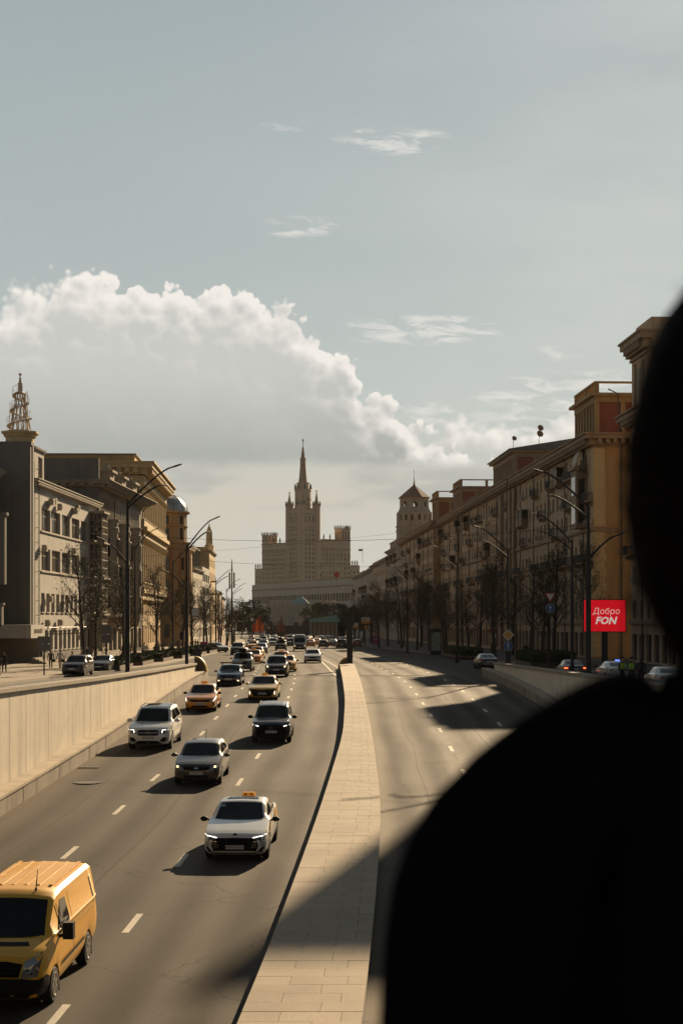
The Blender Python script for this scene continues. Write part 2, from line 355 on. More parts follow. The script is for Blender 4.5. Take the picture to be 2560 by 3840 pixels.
def road_material():
    m = bpy.data.materials.new('asphalt'); m.use_nodes = True; nt = m.node_tree; N = nt.nodes; L = nt.links; b = N['Principled BSDF']
    uv = N.new('ShaderNodeUVMap'); uv.uv_map = 'lane'; sp = N.new('ShaderNodeSeparateXYZ'); L.new(uv.outputs[0], sp.inputs[0])
    tc = N.new('ShaderNodeTexCoord')
    def math_(op, a, b_=0.0, c=0.0):
        n = N.new('ShaderNodeMath'); n.operation = op
        for i, q in enumerate((a, b_, c)):
            if isinstance(q, bpy.types.NodeSocket): L.new(q, n.inputs[i])
            else: n.inputs[i].default_value = q
        return n.outputs[0]
    wob = N.new('ShaderNodeTexNoise'); wob.inputs['Scale'].default_value = 0.06; L.new(tc.outputs['Object'], wob.inputs['Vector'])
    lane = math_('ADD', sp.outputs[0], math_('MULTIPLY', math_('SUBTRACT', wob.outputs['Fac'], .5), .8))
    band = math_('COSINE', math_('MULTIPLY', lane, 2 * PI / 1.72))      # two polished wheel tracks per lane
    band2 = math_('COSINE', math_('MULTIPLY', lane, 2 * PI / 3.45))
    cx = N.new('ShaderNodeCombineXYZ'); L.new(sp.outputs[0], cx.inputs[0]); L.new(math_('MULTIPLY', sp.outputs[1], .035), cx.inputs[1])
    stn = N.new('ShaderNodeTexNoise'); stn.inputs['Scale'].default_value = 1.1; stn.inputs['Detail'].default_value = 6; L.new(cx.outputs[0], stn.inputs['Vector'])
    gr = N.new('ShaderNodeTexNoise'); gr.inputs['Scale'].default_value = 22; gr.inputs['Detail'].default_value = 4; gr.inputs['Roughness'].default_value = .75; L.new(tc.outputs['Object'], gr.inputs['Vector'])
    pt = N.new('ShaderNodeTexNoise'); pt.inputs['Scale'].default_value = .15; pt.inputs['Detail'].default_value = 5; L.new(tc.outputs['Object'], pt.inputs['Vector'])
    f = math_('ADD', 1.0, math_('MULTIPLY', band, .22))
    f = math_('ADD', f, math_('MULTIPLY', band2, .08))
    f = math_('ADD', f, math_('MULTIPLY', math_('SUBTRACT', stn.outputs['Fac'], .5), .8))
    f = math_('ADD', f, math_('MULTIPLY', math_('SUBTRACT', gr.outputs['Fac'], .5), .9))
    f = math_('ADD', f, math_('MULTIPLY', math_('SUBTRACT', pt.outputs['Fac'], .5), .6))
    # cracks running along and across
    vo = N.new('ShaderNodeTexVoronoi'); vo.feature = 'DISTANCE_TO_EDGE'; vo.inputs['Scale'].default_value = .12
    wv = N.new('ShaderNodeVectorMath'); wv.operation = 'ADD'; L.new(tc.outputs['Object'], wv.inputs[0])
    wn = N.new('ShaderNodeTexNoise'); wn.inputs['Scale'].default_value = .5; wn.inputs['Detail'].default_value = 4; L.new(tc.outputs['Object'], wn.inputs['Vector'])
    ws = N.new('ShaderNodeVectorMath'); ws.operation = 'SCALE'; L.new(wn.outputs['Color'], ws.inputs[0]); ws.inputs['Scale'].default_value = 2.5; L.new(ws.outputs[0], wv.inputs[1]); L.new(wv.outputs[0], vo.inputs['Vector'])
    cr = N.new('ShaderNodeMapRange'); L.new(vo.outputs['Distance'], cr.inputs[0]); cr.inputs[1].default_value = 0; cr.inputs[2].default_value = .006; cr.inputs[3].default_value = .72; cr.inputs[4].default_value = 1
    f = math_('MULTIPLY', f, cr.outputs[0])
    for pos, wd, dk in ((-5.25, .022, .45), (5.2, .022, .45), (-8.6, .02, .35), (1.75, .018, .3)):     # paving seams
        sm = N.new('ShaderNodeMapRange'); L.new(math_('ABSOLUTE', math_('SUBTRACT', lane, pos)), sm.inputs[0]); sm.inputs[1].default_value = 0; sm.inputs[2].default_value = wd * 2; sm.inputs[3].default_value = 1 - dk; sm.inputs[4].default_value = 1
        f = math_('MULTIPLY', f, sm.outputs[0])
    # dust in the gutters (lane coordinate 0 is the divider, beyond 10 the outer kerb)
    dust = N.new('ShaderNodeMapRange'); L.new(math_('ABSOLUTE', sp.outputs[0]), dust.inputs[0]); dust.inputs[1].default_value = 9.3; dust.inputs[2].default_value = 10.5; dust.inputs[3].default_value = 0; dust.inputs[4].default_value = .75
    dn = math_('MULTIPLY', dust.outputs[0], math_('ADD', .4, stn.outputs['Fac']))
    d2 = N.new('ShaderNodeMapRange'); L.new(math_('ADD', sp.outputs[0], math_('MULTIPLY', gr.outputs['Fac'], .5)), d2.inputs[0]); d2.inputs[1].default_value = 1.0; d2.inputs[2].default_value = .45; d2.inputs[3].default_value = 0; d2.inputs[4].default_value = .7
    gt = math_('MULTIPLY', d2.outputs[0], math_('GREATER_THAN', sp.outputs[0], 0.0))
    vm = N.new('ShaderNodeVectorMath'); vm.operation = 'SCALE'; vm.inputs[0].default_value = (.043, .0345, .0255); L.new(f, vm.inputs['Scale'])
    mx = N.new('ShaderNodeMix'); mx.data_type = 'RGBA'; L.new(math_('MAXIMUM', dn, gt), mx.inputs[0]); L.new(vm.outputs[0], mx.inputs[6]); mx.inputs[7].default_value = (.11, .083, .053, 1)
    L.new(mx.outputs[2], b.inputs['Base Color']); b.inputs['Roughness'].default_value = .82; b.inputs['Specular IOR Level'].default_value = .15
    rr = N.new('ShaderNodeMapRange'); L.new(f, rr.inputs[0]); rr.inputs[1].default_value = .7; rr.inputs[2].default_value = 1.3; rr.inputs[3].default_value = .9; rr.inputs[4].default_value = .74; L.new(rr.outputs[0], b.inputs['Roughness'])
    bp = N.new('ShaderNodeBump'); bp.inputs['Strength'].default_value = .35; bp.inputs['Distance'].default_value = .01; L.new(gr.outputs['Fac'], bp.inputs['Height']); L.new(bp.outputs[0], b.inputs['Normal'])
    return m
M_ROAD = road_material()
def strip(name, stations, xs_of, z_of, m, lane_of=None, parent=None):
    vs, fs, uvs = [], [], []
    rows = [xs_of(Y) for Y in stations]; n = len(rows[0])
    for Y, r in zip(stations, rows):
        for x in r: vs.append((x, Y, z_of(x, Y))); uvs.append(((lane_of(x, Y) if lane_of else x), Y))
    for i in range(len(stations) - 1):
        for k in range(n - 1): a = i * n + k; fs.append((a, a + 1, a + n + 1, a + n))
    me = bpy.data.meshes.new(name); me.from_pydata(vs, [], fs); me.materials.append(m)
    ul = me.uv_layers.new(name='lane')
    for lp in me.loops: ul.data[lp.index].uv = uvs[lp.vertex_index]
    me.polygons.foreach_set('use_smooth', [True] * len(me.polygons)); me.update()
    return place(name, me, parent)
def frange(a, b, n): return [a + (b - a) * i / n for i in range(n + 1)]
M_GROUND = mat('ground_asphalt', (.05, .043, .036), .9, .2, .4, fine=.12, bump=.2)
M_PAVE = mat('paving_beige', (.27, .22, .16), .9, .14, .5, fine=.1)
M_PAVE_D = mat('paving_grey', (.065, .058, .05), .9, .14, .5, fine=.1)  # right pavement; part of its deep shade is put into the colour
# terrain: side streets left and right of the ramp and everything beyond it
lin = lambda a, b, n: [a + (b - a) * i / n for i in range(n + 1)]
gl = strip('ground', frange(-60, 131, 60), lambda Y: [-900, -200, -60, eL(Y) - .95], lambda x, Y: zside(Y) - .03, M_GROUND)
tag(gl, kind='structure')
gr_ = strip('ground', frange(-60, 131, 60), lambda Y: [eR(Y) + .95, 60, 200, 900], lambda x, Y: zside(Y) - .03, M_GROUND); tag(gr_, kind='structure')
gf = strip('ground', frange(131, 700, 60) + [900, 1400, 2500, 6000], lambda Y: [-3000, -200, -60, -20, 20, 60, 200, 3000], lambda x, Y: zside(Y) - .03, M_GROUND); tag(gf, kind='structure')
# carriageways in the ramp (lane coordinate: metres from the divider, negative to the left)
rl = strip('road', frange(-60, 131, 120), lambda Y: lin(eL(Y) - .1, cL(Y) + .5, 8), lambda x, Y: zr(Y), M_ROAD, lambda x, Y: x - cL(Y)); tag(rl, kind='structure')
rr_ = strip('road', frange(-60, 131, 120), lambda Y: lin(cR(Y) - .5, eR(Y) + .1, 8), lambda x, Y: zr(Y), M_ROAD, lambda x, Y: x - cR(Y)); tag(rr_, kind='structure')
rf = strip('road', frange(131, 700, 110), lambda Y: lin(kL(Y), kR(Y), 16), lambda x, Y: zside(Y) + .004, M_ROAD, lambda x, Y: max(-9.2, min(9.2, (x - shift(Y) - .6)))); tag(rf, kind='structure')
# pavements with kerbs
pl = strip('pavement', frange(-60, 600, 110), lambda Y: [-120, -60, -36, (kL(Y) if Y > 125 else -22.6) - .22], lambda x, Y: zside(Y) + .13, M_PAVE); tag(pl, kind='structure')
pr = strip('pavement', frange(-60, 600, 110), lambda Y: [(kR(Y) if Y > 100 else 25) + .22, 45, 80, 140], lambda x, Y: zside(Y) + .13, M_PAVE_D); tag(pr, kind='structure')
M_KERB = mat('kerb_granite', (.30, .26, .21), .85, .18, 1.5, fine=.15)
kerb_l = MB(); kerb_r = MB()
def kerb(name, xf, side):
    root = None; Y = 60.0; st = 4.0
    b = MB()
    while Y < 420:
        a, c = xf(Y), xf(Y + st - .03); z0, z1 = zside(Y), zside(Y + st)
        w = .22 * side
        b.hexa([(a, Y, z0 - .1), (a + w, Y, z0 - .1), (c + w, Y + st - .03, z1 - .1), (c, Y + st - .03, z1 - .1)], [(a, Y, z0 + .145), (a + w, Y, z0 + .145), (c + w, Y + st - .03, z1 + .145), (c, Y + st - .03, z1 + .145)])
        Y += st
    return tag(b.build(name, M_KERB), kind='structure')
kerb('kerb', lambda Y: (kL(Y) if Y > 125 else -22.6), -1)
kerb('kerb', lambda Y: (kR(Y) if Y > 100 else 25), 1)

# lane markings: 2 m dashes every 8 m
M_PAINT = mat('road_paint', (.52, .47, .38), .75, .25, 6, fine=.2)
def dash(parent, xf, y0, y1, w=.16, zoff=.006, name='lane_marking'):
    n = 3; vs = []
    for i in range(n + 1):
        Y = y0 + (y1 - y0) * i / n; x = xf(Y); z = (zr(Y) if Y < 131 else zside(Y) + .004) + zoff
        vs += [(x - w / 2, Y, z), (x + w / 2, Y, z)]
    me = bpy.data.meshes.new(name); me.from_pydata(vs, [], [(2 * i, 2 * i + 1, 2 * i + 3, 2 * i + 2) for i in range(n)]); me.materials.append(M_PAINT)
    return place(name, me, parent)
sh = lambda f: (lambda Y: f(min(Y, 140)) + shift(Y))
for off, lane in ((-3.5, 0), (-6.9, 0)):
    for k in range(-3, 34):
        Y = 36.0 + (0 if off == -3.5 else 1.2) + 8 * k
        if Y < 8 or Y > 300: continue
        dash(rl if Y < 131 else rf, sh(lambda q, o=off: cL(q) + o), Y, Y + 2)
for off in (3.5, 6.75):
    for k in range(0, 34):
        Y = 30.7 + 8 * k + (3 if off > 5 else 0)
        if Y > 300: continue
        dash(rr_ if Y < 131 else rf, sh(lambda q, o=off: cR(q) + o), Y, Y + 2)
# nose of the divider: solid lines and hatch
for k in range(14):
    Y = 131 + k * 4.2
    dash(rf, lambda q: -.45 - (q - 131) * .038, Y, Y + 4.2, .2)
for k in range(10):
    Y = 150 + k * 4
    dash(rf, lambda q: -.5 - (q - 150) * .052 + .35, Y, Y + 4, .16)
for k in range(7):
    Y = 134 + k * 2.2; b = MB(); z = zside(Y) + .012
    b.poly([(-.45 - (Y - 131) * .038, Y, z), (-.2, Y + .1, z), (-.2, Y + .45, z), (-.45 - (Y - 131) * .038, Y + .35, z)]); b.build('lane_marking', M_PAINT, rf)
# drain grate and manhole in the left lane
M_IRON = mat('cast_iron', (.05, .045, .04), .6, .3, 8, metal=.4)
def on_road(u, v):
    Y = 60.0
    for _ in range(40): Y = FPX * (CAMZ - zr(Y)) / (v - HV)
    return V(((u - CU) / FPX * Y, Y, zr(Y)))
p = on_road(340, 2876); b = MB()
for i in range(7): b.box(-.34 + i * .1, -.30 + i * .1, -.45, .45, 0, .016)
b.box(-.4, .4, -.5, -.45, 0, .018); b.box(-.4, .4, .45, .5, 0, .018); b.box(-.4, -.36, -.45, .45, 0, .017); b.box(.34, .38, -.45, .45, 0, .017)
tag(b.build('drain_grate', M_IRON, None, loc=p + V((0, 0, .004)), rz=-.05), 'rusty slotted drain grate in the gutter beside the granite ledge', 'drain grate')
p = on_road(330, 2935); b = MB(); b.lathe([(.55, 0), (.55, .012), (.43, .012), (.43, .004), (.40, .004), (.40, .014), (.0, .014)], n=20)
tag(b.build('manhole_cover', M_IRON, None, loc=p + V((0, 0, .004))), 'round iron manhole cover near the ledge in the left lane', 'manhole')

# ramp walls
M_PANEL = mat('wall_panel_cream', (.70, .615, .49), .75, .11, .9, rand=.03, stain=.28, bump=.1, fine=.04)
M_COPE = mat('coping_stone', (.30, .25, .19), .85, .15, 1.2, fine=.1)
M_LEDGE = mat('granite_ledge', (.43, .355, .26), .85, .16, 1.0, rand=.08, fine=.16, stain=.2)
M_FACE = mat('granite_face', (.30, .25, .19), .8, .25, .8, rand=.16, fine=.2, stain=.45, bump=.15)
M_BACK = mat('wall_backing', (.10, .085, .065), .95, .1, 1)
def ramp_wall(side, y_end, label):
    ef = (lambda Y: eL(Y)) if side < 0 else (lambda Y: eR(Y))
    root = thing('ramp_wall', (ef(y_end), y_end, zside(y_end)), 0, label, 'wall', 'clad walls along the underpass ramp')
    O = V((ef(y_end), y_end, zside(y_end)))
    top = lambda Y: zside(Y) + 1.22
    # backing wall behind the joints, cut into short straight lengths
    b = MB(); st = 2.5; Y = -8.0
    def seg(b, x0, x1, ya, yb, za, zb, m=0):
        """x offsets from the road edge, outwards positive; za, zb functions of Y"""
        A = ef(ya); B = ef(yb)
        pts = []
        for zf in (za, zb):
            pts.append([V((A + side * x0, ya, zf(ya))) - O, V((A + side * x1, ya, zf(ya))) - O, V((B + side * x1, yb, zf(yb))) - O, V((B + side * x0, yb, zf(yb))) - O])
        b.hexa(pts[0], pts[1], m)
    while Y < y_end - .01:
        Y2 = min(Y + st, y_end); seg(b, .72, 1.05, Y, Y2, lambda q: zr(q) - .2, lambda q: top(q) - .16); Y = Y2
    b.build('backing', M_BACK, root)
    Y = 34.0 if side < 0 else 60.0; w = 1.25
    while Y < y_end - .2:
        b = MB(); seg(b, .62 + RND.uniform(-.006, .006), .715, Y + .007, min(Y + w, y_end) - .007, lambda q: zr(q) + .60, lambda q: top(q) - .15 - .02)
        b.build('panel', M_PANEL, root); Y += w
    Y = 30.0 if side < 0 else 56.0; w = 3.0
    while Y < y_end - .5:
        b = MB(); seg(b, .50, 1.12, Y + .006, min(Y + w, y_end) - .006, lambda q: top(q) - .14, lambda q: top(q) + RND.uniform(-.004, .004)); b.build('coping_stone', M_COPE, root); Y += w
    Y = 32.0 if side < 0 else 60.0; w = 2.0; ye = y_end + 4
    while Y < ye - .3:
        j = RND.uniform(-.012, .012)
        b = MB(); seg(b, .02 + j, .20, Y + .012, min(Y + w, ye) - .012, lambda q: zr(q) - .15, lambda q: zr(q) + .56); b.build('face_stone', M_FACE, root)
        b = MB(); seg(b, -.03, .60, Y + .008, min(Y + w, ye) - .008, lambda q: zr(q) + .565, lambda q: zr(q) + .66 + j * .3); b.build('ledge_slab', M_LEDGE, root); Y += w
    return root
ramp_wall(-1, 123.5, 'long cream panelled ramp wall with granite ledge beside the oncoming traffic')
ramp_wall(1, 127.5, 'cream panelled ramp wall below the red billboard on the empty carriageway side')
# yellow rounded end caps
M_YEL = mat('yellow_cap', (.62, .36, .05), .5, .12, 3, coat=.2)
M_YELD = mat('yellow_cap_dark', (.16, .10, .045), .7, .2, 3)
def end_cap(name, loc, r, w, label, rz=0):
    root = thing(name, loc, rz, label, 'barrier end', 'yellow rounded barrier ends')
    n = 12; b = MB(); ring = lambda y: [(0, y, 0)] + [(r * math.sin(PI / 2 * k / n), y, r * 1.35 * math.cos(PI / 2 * k / n)) for k in range(n + 1)]
    b.loft([ring(0), ring(.12)]); b.build('disc', M_YELD, root)
    b = MB(); rings = []
    for k in range(n + 1):
        a = PI / 2 * k / n; c, s_ = math.cos(a), math.sin(a)
        rings.append([(r * s_, -.12, r * 1.35 * c), ((r + .14) * s_, -.12, (r * 1.35 + .14) * c), ((r + .14) * s_, w, (r * 1.35 + .14) * c), (r * s_, w, r * 1.35 * c)])
    b.loft(rings); b.build('rim', M_YEL, root, smooth=True)
end_cap('barrier_end', (eL(123.5) - .75, 123.7, zr(123.5) + .60), .78, .6, 'yellow rounded barrier end at the tip of the left ramp wall')

# divider between the carriageways
M_DIV = mat('divider_slab', (.355, .285, .205), .85, .2, .6, rand=.08, fine=.14, bump=.1)
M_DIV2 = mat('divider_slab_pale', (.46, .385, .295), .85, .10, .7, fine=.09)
M_DIVS = mat('divider_side', (.30, .25, .19), .9, .2, 1, stain=.3)
D_END = 148.0; hD = lambda Y: .42 + .10 * max(0, min(1, (Y - 60) / 60))
dv = thing('road_divider', (cL(D_END), D_END, zr(D_END)), 0, 'curving beige slab-topped divider between the two carriageways', 'divider')
O = V((cL(D_END), D_END, zr(D_END)))
b = MB(); Y = -10.0
while Y < D_END - .01:
    Y2 = min(Y + 2, D_END)
    q = lambda Y, dz: [V((cL(Y) + .03, Y, zr(Y) + dz)) - O, V((cR(Y) - .03, Y, zr(Y) + dz)) - O]
    b.hexa([*q(Y, -.2), *reversed(q(Y2, -.2))], [*q(Y, hD(Y) - .06), *reversed(q(Y2, hD(Y2) - .06))]); Y = Y2
b.build('core', M_DIVS, dv)
far_b = MB(); Y = 25.5; row = 0; nsl = 0
while Y < D_END - .1:
    d = .62 if Y < 96 else .9
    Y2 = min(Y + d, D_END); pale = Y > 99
    wd = cR(Y) - cL(Y); n = 2
    cuts = [0] + [(k + (0.35 if row % 2 else -.05) + RND.uniform(-.06, .06) + .3) / n for k in range(1 if row % 2 == 0 else 0, n)] + [1]
    cuts = sorted({0} | {min(.93, max(.07, c)) for c in cuts[1:-1]} | {1})
    for a, c in zip(cuts, cuts[1:]):
        if c - a < .05: continue
        g = .004; jz = RND.uniform(-.003, .003)
        def pt(Y, t, s_, dz): return V((cL(Y) + (cR(Y) - cL(Y)) * t + s_ * g, Y, zr(Y) + hD(Y) + dz + jz)) - O
        ya, yb = Y + g, Y2 - g
        bb = [pt(ya, a, 1, -.055), pt(ya, c, -1, -.055), pt(yb, c, -1, -.055), pt(yb, a, 1, -.055)]; tt = [pt(ya, a, 1, 0), pt(ya, c, -1, 0), pt(yb, c, -1, 0), pt(yb, a, 1, 0)]
        if Y < 92 and nsl < 298:
            k = MB(); k.hexa(bb, tt); k.build('slab', M_DIV, dv); nsl += 1
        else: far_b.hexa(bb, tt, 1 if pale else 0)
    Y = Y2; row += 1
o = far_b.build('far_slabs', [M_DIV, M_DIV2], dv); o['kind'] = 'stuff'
e = end_cap('barrier_end', (cL(D_END) + .75, D_END + .1, zr(D_END) + .0), .75, .5, 'small yellow rounded barrier end at the tip of the divider')
bpy.data.objects['barrier_end.001'].scale = (-1, 1, 1)
# dark pylon standing on the divider tip
M_DARKMET = mat('dark_metal', (.035, .034, .034), .55, .2, 3, metal=.2)
M_GREYMET = mat('grey_metal', (.11, .105, .10), .6, .15, 2, metal=.3)
py = thing('sign_pylon', P(1311, 2488, 144), 0, 'thick dark sign pylon standing on the tip of the divider', 'pylon')
b = MB(); b.box(-.26, .26, -.16, .16, 0, 2.5); b.box(-.24, .24, -.12, .12, 2.5, 4.2); b.build('post', M_DARKMET, py)
b = MB(); b.lathe([(.44, -.06), (.44, .06), (.0, .06)], (0, 0, 0), 20); o = b.build('round_sign', M_DARKMET, py); o.rotation_euler = (rad(90), 0, 0); o.location = (0, -.2, 3.7)

# overpass the photographer stands on
M_CONC = mat('concrete', (.30, .28, .25), .9, .15, 1, fine=.1, stain=.2)
br = thing('footbridge', (0, 0, 2.62), 0, 'concrete footbridge deck over the ramp under the photographer', 'bridge')
DECK = 2.95
b = MB(); b.box(-40, 40, -4, 1.55, -.45, DECK - 2.62); b.build('deck', M_CONC, br)
b = MB(); b.box(-40, 40, 1.42, 1.55, DECK - 2.618, 3.9 - 2.62); b.build('parapet', M_CONC, br)
for x in (-22.0, 22.0):
    b = MB(); b.box(x - .5, x + .5, -2.2, -1.2, -1.4, -.452); b.build('pier', M_CONC, br)
# ------------------------------------------------------------------ buildings: shared pieces
def glass_material(name, dark=(.012, .013, .015), pale=(.42, .37, .30), rough=.06):
    m = bpy.data.materials.new(name); m.use_nodes = True; nt = m.node_tree; N = nt.nodes; L = nt.links; b = N['Principled BSDF']
    oi = N.new('ShaderNodeObjectInfo'); mr = N.new('ShaderNodeMapRange'); L.new(oi.outputs['Random'], mr.inputs[0]); mr.inputs[1].default_value = .45; mr.inputs[2].default_value = 1.0
    tc = N.new('ShaderNodeTexCoord'); no = N.new('ShaderNodeTexNoise'); no.inputs['Scale'].default_value = 3.0; L.new(tc.outputs['Object'], no.inputs['Vector'])
    mu = N.new('ShaderNodeMath'); mu.operation = 'MULTIPLY'; L.new(mr.outputs[0], mu.inputs[0]); L.new(no.outputs['Fac'], mu.inputs[1])
    mx = N.new('ShaderNodeMix'); mx.data_type = 'RGBA'; L.new(mu.outputs[0], mx.inputs[0]); mx.inputs[6].default_value = (*dark, 1); mx.inputs[7].default_value = (*pale, 1)
    L.new(mx.outputs[2], b.inputs['Base Color']); b.inputs['Roughness'].default_value = rough; b.inputs['IOR'].default_value = 1.5
    return m
M_GLASS = glass_material('window_glass')
M_GLASS_DIM = glass_material('window_glass_dim', (.012, .012, .012), (.07, .06, .05), .12)
M_FRAME_W = mat('frame_pale', (.42, .37, .30), .6, .1, 4)
M_FRAME_D = mat('frame_dark', (.07, .06, .05), .6, .1, 4)
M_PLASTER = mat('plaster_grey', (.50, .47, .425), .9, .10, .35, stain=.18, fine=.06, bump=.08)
M_PLASTER_D = mat('plaster_grey_dark', (.175, .16, .145), .9, .14, .3, stain=.25, fine=.06)  # stair tower's shade put into a darker grey; other dark parts share it
M_TRIM = mat('trim_stone', (.47, .41, .33), .85, .10, .8, stain=.15)
M_STONE = mat('stone_taupe', (.34, .29, .23), .9, .14, .4, stain=.3, fine=.06)
M_OCHRE = mat('plaster_ochre', (.52, .35, .15), .88, .10, .3, stain=.2, fine=.05)
M_OCHRE_T = mat('ochre_trim', (.60, .45, .24), .85, .10, .5, stain=.15)
M_PINK = mat('plaster_pink_ochre', (.50, .34, .19), .88, .10, .3, stain=.2)
M_BRICKRED = mat('plaster_brown', (.36, .20, .10), .88, .12, .4, stain=.2)
M_ROOF = mat('roof_metal', (.17, .165, .155), .55, .18, .8, metal=.35)
M_ROOF_R = mat('roof_red', (.25, .10, .055), .7, .18, .8)
M_ACU = mat('air_conditioner', (.42, .37, .29), .6, .12, 4)
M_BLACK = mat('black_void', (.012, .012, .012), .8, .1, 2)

def bld(name, x, y, head, side, label, cat='building', group=None, z=0.0):
    if side < 0: rz = PI / 2 - head
    else: rz = math.atan2(-math.cos(head), -math.sin(head))
    return thing(name, (x, y, z), rz, label, cat, group)
FR, DN = V((1, 0, 0)), V((0, -1, 0))
def shell(root, x0, x1, y0, y1, z0, z1, m, front=(), near=None, far=None, gm=None, rv=.25, nv=1, nh=1, sill=None, name='wall', side=-1, roof=True, wn='window'):
    """walls round a box; openings given as (x0,x1,z0,z1) in the box's own wall coordinates (from x0 and z0)"""
    b = MB(); H = z1 - z0; gm = gm or [M_FRAME_W, M_GLASS]
    wall(b, (x0, y0, z0), FR, DN, x1 - x0, H, front, rv)
    windows(root, (x0, y0, z0), FR, DN, front, gm, rv, nv, nh, sill, wn)
    nx, fx = (x0, x1) if side < 0 else (x1, x0)
    s = -1 if side < 0 else 1
    wall(b, (nx, y0, z0), (0, 1, 0), (s, 0, 0), y1 - y0, H, near or (), rv)
    if near: windows(root, (nx, y0, z0), (0, 1, 0), (s, 0, 0), near, gm, rv, nv, nh, sill, wn)
    wall(b, (fx, y0, z0), (0, 1, 0), (-s, 0, 0), y1 - y0, H, far or (), rv)
    if far: windows(root, (fx, y0, z0), (0, 1, 0), (-s, 0, 0), far, gm, rv, nv, nh, sill, wn)
    wall(b, (x0, y1, z0), FR, (0, 1, 0), x1 - x0, H)
    if roof: b.poly([(x0, y0, z1), (x1, y0, z1), (x1, y1, z1), (x0, y1, z1)])
    # dark rooms behind the panes
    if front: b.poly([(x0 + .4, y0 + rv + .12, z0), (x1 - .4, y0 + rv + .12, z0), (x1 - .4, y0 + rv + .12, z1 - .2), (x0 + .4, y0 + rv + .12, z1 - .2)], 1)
    return b.build(name, [m, M_BLACK], root)
def cornice(root, x0, x1, y0, y1, z, d, h, m, dent=0.0, name='cornice', back=False):
    b = MB(); yb = y1 + (d if back else 0)
    b.box(x0 - d * .45, x1 + d * .45, y0 - d * .45, yb, z - h * .9, z - h * .45)
    b.box(x0 - d * .85, x1 + d * .85, y0 - d * .85, yb, z - h * .45 + .002, z - h * .12)
    b.box(x0 - d, x1 + d, y0 - d, yb, z - h * .12 + .002, z)
    if dent:
        n = int((x1 - x0) / dent)
        for i in range(n): x = x0 + (i + .25) * dent; b.box(x, x + dent * .5, y0 - d * .78, y0 - d * .452, z - h * .80, z - h * .452)
        n = int((y1 - y0) / dent)
        for i in range(n):
            y = y0 + (i + .25) * dent
            b.box(x0 - d * .78, x0 - d * .452, y, y + dent * .5, z - h * .80, z - h * .452); b.box(x1 + d * .452, x1 + d * .78, y, y + dent * .5, z - h * .80, z - h * .452)
    return b.build(name, m, root)
_ac = {}
def ac_unit(root, x, y, z, rz=0.0, s=1.0):
    if 'm' not in _ac:
        b = MB(); b.box(-.42, .42, -.62, -.18, 0, .62); b.box(-.36, -.30, -.18, .02, -.05, 0); b.box(.30, .36, -.18, .02, -.05, 0)
        _ac['m'] = b.mesh('air_conditioner', M_ACU)
        b = MB(); b.lathe([(.22, 0), (.22, .02), (0, .02)], n=10); me = b.mesh('fan_grille', M_FRAME_D); _ac['f'] = me
    o = place('air_conditioner', _ac['m'], root, (x, y, z), rz, (s, s, s))
    f = place('fan_grille', _ac['f'], o, (-.12, -.622, .31)); f.rotation_euler = (rad(90), 0, 0)
    return o
def band(root, x0, x1, y0, y1, z, h, d, m, name='string_course'):
    b = MB(); b.box(x0 - d, x1 + d, y0 - d, y1, z, z + h); return b.build(name, m, root)
def downpipe(root, x, y, z0, z1, m=None, r=.075):
    b = MB(); b.tube([(x, y - .13, z0), (x, y - .13, z1 - .8), (x, y - .35, z1 - .35), (x, y - .75, z1)], r, 6); return b.build('downpipe', m or M_GREYMET, root)

# ------------------------------------------------------------------ left side
HL = .0333
XL = lambda Y: -33.4 + HL * (Y - 174)
# grey four-storey block with ribbon windows
g = bld('office_block', XL(174), 174, HL, -1, 'pale grey four-storey block with ribbon windows and wall-mounted air conditioners')
w5 = [(3.7, 8.3), (9.1, 13.7), (14.7, 19.3), (20.4, 25.1), (26.2, 30.5)]
ops = [(a, b, 14.6 + .6, 17.05 + .6) for a, b in w5] + [(a, b, 10.15 + .6, 12.6 + .6) for a, b in w5]
big = list(ops)
n3 = [(3.6 + i * 2.62, 3.6 + i * 2.62 + 1.75, 5.5 + .6, 7.6 + .6) for i in range(11)]
n4 = [(3.0 + i * 2.5, 3.0 + i * 2.5 + 1.7, 1.2 + .6, 3.45 + .6) for i in range(12)]
o = shell(g, 0, 37, 0, 15, -.6, 19.3, M_PLASTER, [], side=-1)
bpy.data.objects.remove(o)
b = MB(); wall(b, (0, 0, -.6), FR, DN, 37, 19.9, big + n3 + n4, .3)
wall(b, (0, 0, -.6), (0, 1, 0), (-1, 0, 0), 15, 19.9); wall(b, (37, 0, -.6), (0, 1, 0), (1, 0, 0), 15, 19.9); wall(b, (0, 15, -.6), FR, (0, 1, 0), 37, 19.9)
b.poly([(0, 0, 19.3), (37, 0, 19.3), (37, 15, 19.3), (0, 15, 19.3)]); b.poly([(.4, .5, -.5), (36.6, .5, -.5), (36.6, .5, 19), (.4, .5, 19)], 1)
b.build('wall', [M_PLASTER, M_BLACK], g)
windows(g, (0, 0, -.6), FR, DN, big, [M_FRAME_W, M_GLASS], .3, 5, 1, None, key='rib')
windows(g, (0, 0, -.6), FR, DN, n3, [M_FRAME_W, M_GLASS], .3, 1, 1, M_TRIM)
windows(g, (0, 0, -.6), FR, DN, n4, [M_FRAME_D, M_GLASS], .3, 1, 2, M_TRIM, key='d')
for z in (14.55, 10.1): band(g, 3.4, 30.8, -.0, .2, z - .18, .16, .16, M_TRIM, 'sill_band')
cornice(g, 0, 37, 0, 15, 20.0, .75, .85, M_TRIM, .62)
b = MB(); b.box(0, 37, -.06, .04, -.6, 1.0); b.build('plinth', M_PLASTER_D, g)
